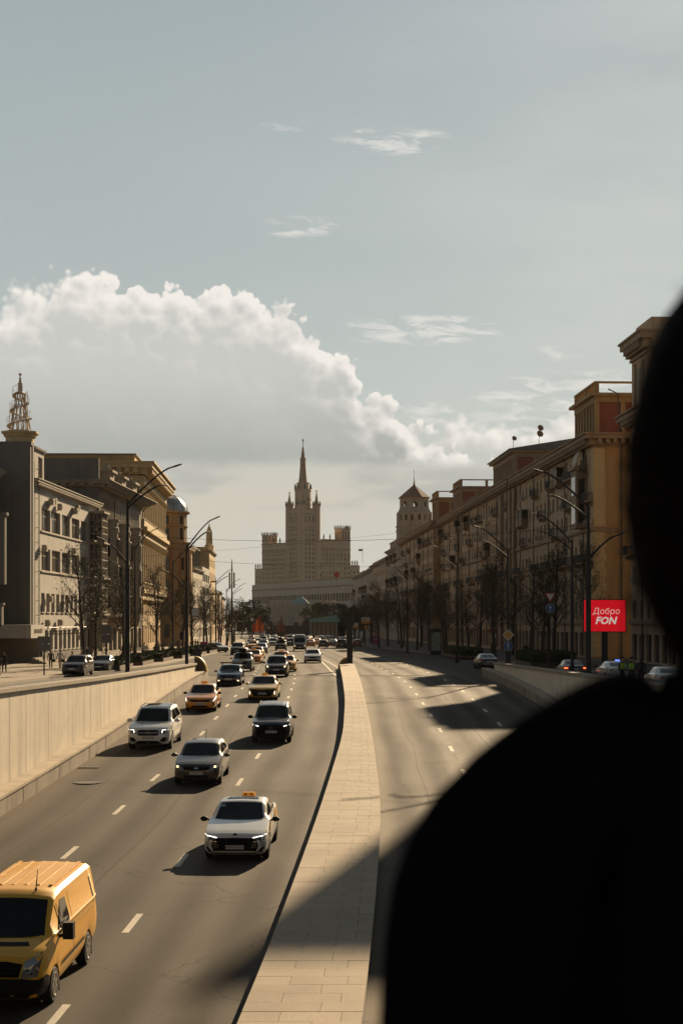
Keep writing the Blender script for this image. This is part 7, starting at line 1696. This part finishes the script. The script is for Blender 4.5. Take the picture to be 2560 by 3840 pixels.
# ------------------------------------------------------------------ trees, hedges
M_BARK = mat('bark', (.062, .047, .035), .95, .3, 4); M_BUD = mat('bud_leaf', (.085, .085, .03), .85, .35, 3); M_LEAFD = mat('leaf_dark', (.03, .036, .018), .85, .4, 1.2)
def tree_mesh(seed, h, spread, leaves, lsize=.07, first=.30):
    rnd = random.Random(seed); b = MB(); tips = []
    def seg(p, d, ln, r, lvl):
        n = 4 if lvl < 2 else 2; pts = [p]; rs = [r]
        for k in range(n):
            d = (d + V((rnd.uniform(-1, 1), rnd.uniform(-1, 1), rnd.uniform(-.3, .9))) * (.16 if lvl else .05)).normalized(); p = p + d * (ln / n); pts.append(p); rs.append(max(.006, r * (1 - .72 * (k + 1) / n)))
        b.tube(pts, rs, 7 if lvl == 0 else (4 if lvl == 1 else 3), 0, lvl == 0)
        if lvl == 3: tips.append((pts[-1], d)); return
        m = {0: 20, 1: 8, 2: 5}[lvl]
        for k in range(m):
            t = (first + (1 - first) * (k + .5) / m) if lvl == 0 else (.25 + .75 * (k + .6) / m)
            i = min(n - 1, int(t * n)); q = pts[i].lerp(pts[i + 1], t * n - i); rr = rs[i] + (rs[i + 1] - rs[i]) * (t * n - i)
            a = rnd.uniform(0, 2 * PI); up = rnd.uniform(.75, 1.35) if lvl == 0 else rnd.uniform(.3, 1.1)
            nd = (V((math.cos(a), math.sin(a), up)) if lvl == 0 else (d + V((math.cos(a), math.sin(a), rnd.uniform(-.3, .8))) * .85)).normalized()
            l2 = {0: spread * (1.25 - .75 * t), 1: ln * .42, 2: ln * .5}[lvl] * rnd.uniform(.75, 1.2)
            seg(q, nd, l2, rr * {0: .42, 1: .5, 2: .5}[lvl], lvl + 1)
            if lvl > 0: tips.append((q, nd))
    seg(V((0, 0, 0)), V((0, 0, 1)), h, .12 + h * .006, 0)
    tm = b.mesh('trunk', M_BARK)
    c = MB()
    for i in range(leaves):
        q, d = rnd.choice(tips); p = q + V((rnd.gauss(0, .16), rnd.gauss(0, .16), rnd.gauss(0, .16))); s = lsize * rnd.uniform(.6, 1.5)
        d1 = V((rnd.uniform(-1, 1), rnd.uniform(-1, 1), rnd.uniform(-1, 1))).normalized() * s; d2 = d1.orthogonal().normalized() * s * .6; c.poly([p - d1, p - d2, p + d1, p + d2])
    return tm, c
TREES = []
for i, (sd, h, sp, lv) in enumerate(((1, 8.6, 2.5, 900), (2, 7.8, 2.6, 700), (3, 9.2, 2.4, 1100), (4, 7.2, 2.3, 500))):
    tm, c = tree_mesh(sd, h, sp, lv); TREES.append((tm, c.mesh('crown', M_BUD)))
def tree(i, x, y, label, s=1.0, group='bare street trees'):
    o = thing('street_tree', (x, y, zside(y) + .12), RND.uniform(0, 6), label, 'tree', group); o.scale = (s, s, s * RND.uniform(.95, 1.08))
    place('trunk', TREES[i % 4][0], o); place('crown', TREES[i % 4][1], o); return o
tl = [(-23.6, 147, 'bare tree beside the glazed bay of the ribbon-window block'), (-21.4, 158, 'budding tree just left of the nearest left lamp post'), (-25.5, 166, 'bare tree behind the second sign post'), (-20.6, 178, 'bare tree in the planter right of the nearest left lamp post'), (-25.0, 186, 'bare tree in front of the colonnade, farther from the kerb'), (-20.0, 201, 'bare tree in front of the colonnade, nearer the kerb'), (-24.4, 212, 'bare tree at the foot of the domed corner tower'), (-20.6, 222, 'bare tree right of the clock lamp post'), (-24.8, 236, 'bare tree near the magenta stand'), (-20.3, 243, 'bare tree by the last left planter'), (-24.5, 262, 'bare tree before the cream classical house'), (-20.8, 272, 'bare tree before the pale modern house'), (-25, 290, 'bare tree before the spired house'), (-21.5, 302, 'bare tree beside the far left lamp posts'), (-26, 318, 'bare tree behind the far left lamp posts'), (-23.5, 348, 'far bare tree left of the aerial mast'), (-28, 372, 'far bare tree before the low brown house'), (-26.5, 398, 'farther bare tree before the low brown house'), (-30, 425, 'farthest bare tree on the left pavement')]
for i, (x, y, l) in enumerate(tl): tree(i, x, y, l, RND.uniform(.95, 1.2))
trr = [(19.5, 150, 'bare tree behind the priority sign'), (23.5, 152, 'bare tree between the give way sign and the shop windows'), (20.5, 164, 'dark bare tree beyond the right hedge'), (16.8, 178, 'dark bare tree left of the no stopping sign'), (21.5, 182, 'dark bare tree before the amber-sided house front'), (18.8, 200, 'dark bare tree right of the poster case'), (14.6, 222, 'dark bare tree just behind the poster case'), (19.5, 226, 'dark bare tree between poster case and row front'), (15.6, 244, 'dark bare tree in the shade left of the poster case'), (11.8, 250, 'dark kerbside tree left of the poster case'), (17.2, 264, 'dark bare tree before the red pavilion section'), (10.2, 272, 'second dark kerbside tree left of the poster case'), (14.2, 286, 'dark bare tree before the balustraded turret section'), (8.6, 296, 'third dark kerbside tree left of the poster case'), (12.8, 312, 'dark bare tree before the scaffold screen'), (7.4, 322, 'dark kerbside tree right of the magenta banners'), (12.0, 336, 'dark bare tree beside the scaffold screen'), (6.6, 350, 'dark kerbside tree behind the magenta banners'), (10.5, 366, 'far dark tree before the narrow amber pier'), (5.4, 384, 'far dark kerbside tree below the octagonal tower'), (4.5, 420, 'farther dark kerbside tree below the octagonal tower')]
for i, (x, y, l) in enumerate(trr): tree(i + 1, x, y, l, RND.uniform(1.05, 1.3))
more = [(22.5, 170, 'shaded bare tree tight against the corner house front'), (18.2, 190, 'shaded bare tree between the no stopping sign and the corner house'), (22.0, 206, 'shaded bare tree close to the row front by the second lamp post'), (17.0, 214, 'shaded bare tree right behind the poster case roof'), (13.0, 236, 'shaded kerbside tree one place left of the poster case'), (18.6, 246, 'shaded bare tree close under the red pavilion section'), (15.0, 275, 'shaded bare tree mid-pavement before the red pavilion section'), (11.6, 298, 'shaded bare tree mid-pavement before the balustraded section'), (15.2, 302, 'shaded bare tree close under the balustraded turret'), (9.6, 334, 'shaded bare tree in front of the scaffold screen'), (8.0, 372, 'far shaded tree before the octagonal tower house'), (7.2, 404, 'farther shaded tree before the octagonal tower house'), (2.4, 452, 'far shaded tree before the tawny rows'), (6.0, 440, 'farther shaded tree beside the tawny rows')]
for i, (x, y, l) in enumerate(more): tree(i, x, y, l, RND.uniform(1.0, 1.3))
# leafy trees at the street end
def leafy(seed, h, rx, n=5200):
    rnd = random.Random(seed); tm, _ = tree_mesh(seed, h * .8, rx * .8, 0, first=.2); c = MB()
    cl = [(V((rnd.gauss(0, rx * .42), rnd.gauss(0, rx * .42), h * rnd.uniform(.28, .92))), rnd.uniform(.14, .3) * rx) for _ in range(34)]
    for i in range(n):
        ce, r = rnd.choice(cl); d = V((rnd.gauss(0, 1), rnd.gauss(0, 1), rnd.gauss(0, .8))).normalized(); p = ce + d * r * rnd.uniform(.55, 1.1); s = rnd.uniform(.16, .34)
        d1 = V((rnd.uniform(-1, 1), rnd.uniform(-1, 1), rnd.uniform(-1, 1))).normalized() * s; d2 = d1.orthogonal().normalized() * s * .7; c.poly([p - d1, p - d2, p + d1, p + d2])
    return tm, c.mesh('crown', M_LEAFD)
LF = [leafy(31, 14, 7), leafy(32, 12, 6)]
for i, (u, Y, s, l) in enumerate(((935, 560, 1.0, 'dark leafy tree left of the red and orange stand'), (975, 600, .95, 'dark leafy tree beside the blank grey block'), (1190, 640, 1.0, 'dark leafy tree right of the glass pyramid'), (1225, 600, 1.1, 'dark leafy tree above the green pavilion roof'), (1262, 590, .95, 'dark leafy tree right of the green pavilion roof'), (1300, 560, .9, 'dark leafy tree next to the tawny row end'), (1330, 520, .8, 'dark leafy tree by the direction boards'), (905, 520, .8, 'dark leafy tree behind the far left lamp posts'))):
    p = P(u, 2330, Y); o = thing('leafy_tree', (p.x, p.y, zside(Y)), i * 1.3, l, 'tree', 'leafy trees at the street end'); o.scale = (s, s, s); place('trunk', LF[i % 2][0], o); place('crown', LF[i % 2][1], o)
# planters with clipped hedges
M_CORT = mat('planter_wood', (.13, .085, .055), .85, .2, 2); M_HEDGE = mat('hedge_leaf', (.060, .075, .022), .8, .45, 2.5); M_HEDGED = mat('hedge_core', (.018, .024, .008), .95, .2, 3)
def planter(x, y, L, W, h, rz, label, hh=.62):
    o = thing('hedge_planter', (x, y, zside(y) + .13), rz, label, 'planter', 'planters with clipped hedges')
    b = MB(); b.box(-W / 2, W / 2, -L / 2, L / 2, 0, h); b.build('border', M_CORT, o)
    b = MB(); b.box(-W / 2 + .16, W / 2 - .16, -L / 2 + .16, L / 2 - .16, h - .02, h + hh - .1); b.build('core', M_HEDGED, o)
    b = MB()
    for i in range(int(260 * L * W / 3)):
        px, py_, pz = RND.uniform(-W / 2 + .05, W / 2 - .05), RND.uniform(-L / 2 + .05, L / 2 - .05), h + RND.uniform(.0, hh)
        k = RND.random()
        if k < .45: pz = h + hh + RND.gauss(0, .05)
        elif k < .75: px = RND.choice((-1, 1)) * (W / 2 - .08 + RND.gauss(0, .03))
        else: py_ = RND.choice((-1, 1)) * (L / 2 - .08 + RND.gauss(0, .03))
        s = RND.uniform(.05, .12); d1 = V((RND.uniform(-1, 1), RND.uniform(-1, 1), RND.uniform(-1, 1))).normalized() * s; d2 = d1.orthogonal().normalized() * s * .7; p = V((px, py_, pz)); b.poly([p - d1, p - d2, p + d1, p + d2])
    b.build('hedge', M_HEDGE, o)
for x, y, L, W, l in ((-21.0, 147, 9, 2.6, 'hedge planter behind the parked cars, nearest on the left'), (-20.6, 161, 9, 2.4, 'second hedge planter on the left, by the nearest lamp post'), (-20.2, 176, 10, 2.4, 'third hedge planter on the left'), (-19.8, 192, 9, 2.4, 'fourth hedge planter on the left, behind the clock lamp post'), (-19.4, 210, 12, 2.4, 'fifth hedge planter on the left, right of the sign pylon'), (-19.4, 228, 13, 2.4, 'last hedge planter on the left beside the pale parked car')): planter(x, y, L, W, .38, 0, l)
planter(20.3, 160, 14, 4.4, .35, 0, 'dark hedge bed in the shade behind the priority sign', .95)
planter(14.8, 196, 16, 3.0, .35, .05, 'dark hedge strip in the shade right of the poster case', .8)
# ------------------------------------------------------------------ people
M_SKIN = mat('skin', (.42, .25, .17), .6, .08, 6); M_HAIRB = mat('hair_brown', (.035, .022, .014), .6, .2, 20); M_SHOE = mat('shoe', (.03, .028, .026), .6, .2, 5)
def skin_obj(name, joints, edges, sub=1):
    """one continuous surface grown round a skeleton; joints: name -> (x, y, z, rx[, ry])"""
    ids = {k: i for i, k in enumerate(joints)}
    me = bpy.data.meshes.new(name); me.from_pydata([V(j[:3]) for j in joints.values()], [(ids[a], ids[b]) for a, b in edges], [])
    o = bpy.data.objects.new(name + '_tmp', me); COL.objects.link(o)
    md = o.modifiers.new('skin', 'SKIN'); md.use_smooth_shade = True; md.branch_smoothing = .6
    if not me.skin_vertices: 
        bpy.context.view_layer.objects.active = o
    for j, sv in zip(joints.values(), me.skin_vertices[0].data):
        sv.radius = (j[3], j[4] if len(j) > 4 else j[3]); sv.use_root = False
    me.skin_vertices[0].data[ids['pelvis']].use_root = True
    ss = o.modifiers.new('sub', 'SUBSURF'); ss.levels = sub; ss.render_levels = sub
    dg = bpy.context.evaluated_depsgraph_get(); out = bpy.data.meshes.new_from_object(o.evaluated_get(dg)); bpy.data.objects.remove(o)
    out.name = name; return out
def figure(pose, hands=False, coat=False):
    J = {'pelvis': (0, 0, .95, .155, .115), 'waist': (0, 0, 1.12, .145, .105), 'chest': (0, 0, 1.30, .175, .12), 'neckb': (0, 0, 1.46, .085, .075), 'neck': (0, 0, 1.52, .055, .06), 'head': (0, -.02, 1.60, .075, .09), 'headm': (0, -.015, 1.67, .082, .098), 'headt': (0, 0, 1.745, .06, .07)}
    E = [('pelvis', 'waist'), ('waist', 'chest'), ('chest', 'neckb'), ('neckb', 'neck'), ('neck', 'head'), ('head', 'headm'), ('headm', 'headt')]
    st = {'walk': (.22, -.20), 'stand': (.02, -.02), 'stride': (-.20, .24)}[pose]
    for s, n, f in ((1, 'l', st[0]), (-1, 'r', st[1])):
        J['hip' + n] = (s * .10, 0, .90, .10, .11); J['knee' + n] = (s * .11, -f * .55 - .02, .50, .065, .07); J['ank' + n] = (s * .115, -f + (.06 if f < 0 else 0), .10, .042, .05); J['toe' + n] = (s * .125, -f - .14 + (.06 if f < 0 else 0), .045, .038, .04)
        J['sho' + n] = (s * .195, 0, 1.41, .068, .07); J['elb' + n] = (s * .255, f * .5 + .02, 1.13, .048, .05); J['wri' + n] = (s * .265, f * .9 - .10, .90, .034, .036); J['han' + n] = (s * .262, f * .95 - .13, .82, .036, .028); J['fin' + n] = (s * .255, f * .95 - .15, .75, .022, .016); J['thu' + n] = (s * .23, f * .95 - .175, .80, .014, .014)
        E += [('pelvis', 'hip' + n), ('hip' + n, 'knee' + n), ('knee' + n, 'ank' + n), ('ank' + n, 'toe' + n), ('chest', 'sho' + n), ('sho' + n, 'elb' + n), ('elb' + n, 'wri' + n), ('wri' + n, 'han' + n), ('han' + n, 'fin' + n), ('han' + n, 'thu' + n)]
    if coat: J['pelvis'] = (0, 0, .92, .20, .16); J['waist'] = (0, 0, 1.12, .17, .13)
    return skin_obj('person', J, E, 1)
def dress(me, mats, coat=False):
    me.materials.clear()
    for m in mats: me.materials.append(m)        # 0 jacket 1 trousers 2 skin 3 hair 4 shoes
    idx = []
    for p in me.polygons:
        c = p.center
        if c.z < .09: k = 4
        elif abs(c.x) > .205 and c.z < .90: k = 2
        elif c.z < (.62 if coat else .90): k = 1
        elif c.z > 1.50: k = 3 if (c.z > 1.70 or c.y > .015) else 2
        else: k = 0
        idx.append(k)
    me.polygons.foreach_set('material_index', idx); return me
base = [mat('cloth_black', (.016, .016, .018), .9, .15, 5), mat('cloth_navy', (.025, .03, .045), .9, .15, 5), M_SKIN, M_HAIRB, M_SHOE]
FIG = {'walk': dress(figure('walk'), base), 'stand': dress(figure('stand'), base), 'stride': dress(figure('stride'), base), 'coat': dress(figure('walk', coat=True), base, True)}
HAIR = MB().loft([[(r * math.cos(2 * PI * k / 10) * .9, .03 + r * math.sin(2 * PI * k / 10) * .95 - (.0 if z > 1.62 else -.03), z) for k in range(10)] for z, r in ((1.44, .06), (1.52, .085), (1.62, .10), (1.70, .108), (1.76, .085), (1.795, .03))]).mesh('hair', M_HAIRB, True)
CL = {'black': (.014, .014, .016), 'navy': (.02, .026, .045), 'grey': (.12, .115, .11), 'beige': (.36, .28, .19), 'white': (.55, .52, .47), 'brown': (.10, .06, .035), 'denim': (.06, .09, .15), 'red': (.30, .03, .025), 'olive': (.07, .07, .035)}
CM = {k: mat('cloth_' + k + '_c', v, .9, .12, 5) for k, v in CL.items()}
BAGM = MB().box(-.13, .13, -.06, .06, 0, .26).mesh('bag', CM['black'])
def person(x, y, rz, fig, top, leg, label, s=1.0, hair=False, bag=False, z=None, group='pedestrians on the left pavement'):
    o = thing('person', (x, y, zside(y) + .13 if z is None else z), rz, label, 'person', group); o.scale = (s, s, s)
    b = place('body', FIG[fig], o)
    for i, m in ((0, CM[top]), (1, CM[leg])): b.material_slots[i].link = 'OBJECT'; b.material_slots[i].material = m
    if hair: place('hair', HAIR, o)
    if bag: place('bag', BAGM, o, (.30, .02, .62))
    return o
person(-26.9, 125.5, .3, 'walk', 'black', 'black', 'person in black walking at the very left edge below the porch', hair=True)
person(-28.2, 134, .1, 'stride', 'black', 'navy', 'person in dark jacket walking just beside the porch steps')
person(-26.4, 145.5, .1, 'coat', 'brown', 'black', 'person with long hair and brown coat under the ground-floor windows', hair=True, bag=True)
person(-25.6, 145.8, -.1, 'walk', 'white', 'beige', 'person in white top and pale trousers with a dark bag', hair=True, bag=True)
person(-24.2, 144, 0, 'stand', 'beige', 'denim', 'person in a tan jacket standing behind the parked crossover', .92, hair=True)
person(-23.4, 144.4, 0, 'stand', 'navy', 'navy', 'person in a dark jacket standing behind the parked crossover', .96)
person(-25.6, 161, 0, 'walk', 'black', 'denim', 'person in an open black jacket walking past the glazed bay')
crowd = [(-23.5, 172, 'walk', 'black', 'black', 1), (-22.8, 176, 'coat', 'beige', 'navy', 1), (-22.0, 181, 'stand', 'white', 'denim', 0), (-24.6, 183, 'walk', 'navy', 'grey', 0), (-21.9, 188, 'stride', 'black', 'denim', 0), (-23.4, 190, 'walk', 'white', 'navy', 1), (-25.5, 193, 'stride', 'grey', 'black', 0), (-22.6, 197, 'coat', 'black', 'black', 1), (-24.8, 200, 'walk', 'brown', 'denim', 0), (-21.8, 205, 'walk', 'denim', 'beige', 1), (-23.2, 208, 'stride', 'black', 'black', 0), (-24.4, 214, 'stand', 'beige', 'black', 0), (-22.0, 217, 'walk', 'grey', 'navy', 1), (-23.6, 221, 'stride', 'white', 'black', 0), (-22.2, 228, 'walk', 'red', 'navy', 0), (-23.8, 233, 'walk', 'black', 'grey', 1), (-22.4, 239, 'stand', 'black', 'black', 0), (-23.2, 240, 'stand', 'navy', 'black', 1), (-21.9, 244, 'stride', 'olive', 'black', 0), (-23.0, 252, 'walk', 'beige', 'denim', 1)]
for i, (x, y, f, t, l, h) in enumerate(crowd):
    where = 'before the dark bay-fronted house' if y < 186 else 'before the colonnade' if y < 212 else 'beyond the domed tower'
    person(x, y, RND.uniform(-.6, .6) + (PI if i % 3 == 0 else 0), f, t, l, 'stroller in %s top and %s trousers%s %s' % (t, l, ' with long hair' if h else '', where), RND.uniform(.93, 1.05), bool(h), i % 4 == 1)
# officers by the patrol car
M_HIVIS = mat('hi_vis', (.32, .48, .05), .7, .1, 4)
for i, (x, y, rz, l) in enumerate(((18.3, 104.5, .5, 'officer in a yellow-green vest nearer the patrol sedan'), (18.85, 104.2, -.4, 'officer in a yellow-green vest farther right of the patrol sedan'))):
    o = person(x, y, rz, 'stand', 'black', 'navy', l, 1.03, z=zside(104), group='officers by the patrol car')
    b = MB(); rings = [[(.205 * sx * math.cos(2 * PI * k / 12), .152 * sy * math.sin(2 * PI * k / 12), z) for k in range(12)] for z, sx, sy in ((1.02, .92, .98), (1.15, .95, .98), (1.3, 1.06, 1.05), (1.42, .95, .9))]; b.loft(rings, cap=False); b.build('vest', M_HIVIS, o, True)
    b = MB(); b.lathe([(.115, 1.71), (.12, 1.76), (.14, 1.80), (.135, 1.815), (0, 1.82)], n=12); b.build('cap', CM['navy'], o)
person(19.6, 104.8, 2.6, 'stand', 'black', 'black', 'person in black standing right of the officers', 1.02, z=zside(104), group='officers by the patrol car')
for i, (x, y, rz, f, t, l) in enumerate(((21.8, 190, .4, 'walk', 'black', 'person in black walking before the shop windows of the corner house'), (17.4, 205, 3.0, 'stride', 'grey', 'person in grey walking right of the poster case'), (20.5, 176, 1.2, 'stand', 'navy', 'person in navy standing behind the dark hedge bed'))):
    person(x, y, rz, f, t, 'black', l, group='pedestrians on the right pavement')

# the companion in the foreground, seen from behind, out of focus
M_JK = mat('jacket_black', (.006, .0065, .008), .95, .3, 8, spec=0.0, bump=.4, bscale=60); M_HR2 = mat('hair_dark', (.005, .003, .002), .8, .3, 40, spec=0.02)
fx, fy = .295, 1.12
J = {'pelvis': (0, 0, .97, .19, .14), 'waist': (0, 0, 1.10, .18, .135), 'chest': (0, 0, 1.24, .18, .14), 'upper': (0, .01, 1.345, .165, .125), 'neckb': (0, .012, 1.432, .082, .075), 'neck': (0, -.0, 1.50, .055, .06), 'head': (0, -.02, 1.565, .072, .09), 'headm': (0, -.01, 1.635, .080, .098), 'headt': (0, 0, 1.70, .055, .062)}
E = [('pelvis', 'waist'), ('waist', 'chest'), ('chest', 'upper'), ('upper', 'neckb'), ('neckb', 'neck'), ('neck', 'head'), ('head', 'headm'), ('headm', 'headt')]
for s, n in ((1, 'l'), (-1, 'r')):
    J['hip' + n] = (s * .11, 0, .88, .115, .12); J['knee' + n] = (s * .12, -.01, .50, .075, .08); J['ank' + n] = (s * .125, .03, .10, .05, .055); J['toe' + n] = (s * .13, -.12, .045, .042, .045)
    J['clav' + n] = (s * .092, .01, 1.432, .080, .08); J['sho' + n] = (s * .186, .01, 1.350, .079, .086); J['arm' + n] = (s * .194, .01, 1.245, .075, .082); J['elb' + n] = (s * .208, .02, 1.07, .066, .070); J['wri' + n] = (s * .225, -.16, .98, .045, .045); J['han' + n] = (s * .225, -.235, .985, .042, .028)
    E += [('pelvis', 'hip' + n), ('hip' + n, 'knee' + n), ('knee' + n, 'ank' + n), ('ank' + n, 'toe' + n), ('upper', 'clav' + n), ('clav' + n, 'sho' + n), ('sho' + n, 'arm' + n), ('arm' + n, 'elb' + n), ('elb' + n, 'wri' + n), ('wri' + n, 'han' + n)]
    for q, (dx, ln) in enumerate(((-.030, .075), (-.010, .085), (.010, .08), (.028, .062))):
        J['f%d%s' % (q, n)] = (s * .225 + dx, -.235 - ln * .6, .975, .010, .010); J['g%d%s' % (q, n)] = (s * .225 + dx, -.235 - ln, .945, .008, .008); E += [('han' + n, 'f%d%s' % (q, n)), ('f%d%s' % (q, n), 'g%d%s' % (q, n))]
    J['t1' + n] = (s * .175, -.26, .975, .011, .011); J['t2' + n] = (s * .155, -.285, .965, .009, .009); E += [('han' + n, 't1' + n), ('t1' + n, 't2' + n)]
fb_ = skin_obj('person', J, E, 2)
fb_.materials.clear()
for m in (M_JK, CM['black'], M_SKIN, M_HR2, M_SHOE): fb_.materials.append(m)
ix = []
for p in fb_.polygons:
    c = p.center
    ix.append(4 if c.z < .09 else 1 if c.z < .86 else 2 if ((c.z > 1.47 and abs(c.x) < .075 and c.z > 1.45 + abs(c.x)) or (c.y < -.205 and abs(c.x) > .13)) else 0)
fb_.polygons.foreach_set('material_index', ix)
fg = thing('person', (fx, fy, DECK), PI, 'person in black with dark hair standing very close, out of focus, seen from behind', 'person')
place('body', fb_, fg)
rnd = random.Random(5)
def hr_ring(z, rx, ry, cy): return [(rx * math.cos(2 * PI * k / 24) * (1 + .03 * math.sin(5 * k + z * 40)), cy + ry * math.sin(2 * PI * k / 24), z) for k in range(24)]
b = MB(); b.loft([hr_ring(z, r * 1.06, r * 1.15, cy) for z, r, cy in ((1.445, .045, .05), (1.463, .060, .045), (1.4925, .0765, .04), (1.53, .0885, .03), (1.585, .0925, .022), (1.625, .090, .015), (1.664, .085, .01), (1.6925, .0755, .01), (1.715, .064, .01), (1.738, .048, .01), (1.752, .03, .01), (1.758, .008, .01))]); b.build('hair', M_HR2, fg, True)
b = MB()
for i in range(420):
    a = rnd.uniform(0, 2 * PI); z = rnd.uniform(1.5, 1.745); r = .089 if z < 1.64 else .089 - (z - 1.64) * .42
    p = V((r * math.cos(a), .02 + r * math.sin(a), z)); d = V((math.cos(a), math.sin(a), rnd.uniform(-.6, .8)))
    b.tube([p * .97, p + d * rnd.uniform(.004, .014), p + d * rnd.uniform(.008, .02) + V((0, 0, -rnd.uniform(.01, .05)))], .0004, 3)
b.build('stray_hair', M_HR2, fg)['kind'] = 'stuff'
b = MB(); b.ball((0, -.112, 1.60), (.014, .02, .022), 8, 5); b.build('nose', M_SKIN, fg, True)
for s in (-1, 1):
    b = MB(); b.ball((s * .032, -.092, 1.63), .013, 8, 5); b.build('eye', M_SW, fg, True); b = MB(); b.ball((s * .082, .0, 1.61), (.012, .022, .032), 8, 5); b.build('ear', M_SKIN, fg, True)
b = MB(); b.ball((0, -.097, 1.548), (.026, .012, .008), 8, 5); b.build('mouth', mat('lips', (.35, .12, .10), .5, .05, 8), fg, True)
b = MB(); n = 20; b.loft([[(.074 * q * math.cos(2 * PI * k / n), .012 + .074 * q * math.sin(2 * PI * k / n), z) for k in range(n)] for z, q in ((1.40, 1.12), (1.455, 1.0), (1.463, .96), (1.455, .9), (1.41, .9))], cap=False); b.build('collar', M_JK, fg, True)
# ------------------------------------------------------------------ the air of the street: thin even haze
hz = MB(); hz.box(-1500, 1500, -200, 2600, -6, 172)
mh = bpy.data.materials.new('haze_air'); mh.use_nodes = True; nt = mh.node_tree; nt.nodes.clear()
pv = nt.nodes.new('ShaderNodeVolumePrincipled'); pv.inputs['Color'].default_value = (.92, .90, .86, 1); pv.inputs['Density'].default_value = .000035; pv.inputs['Anisotropy'].default_value = .0
no_ = nt.nodes.new('ShaderNodeOutputMaterial'); nt.links.new(pv.outputs[0], no_.inputs['Volume'])
tag(hz.build('haze', mh), 'thin pale haze in the street air', 'haze', kind='stuff')
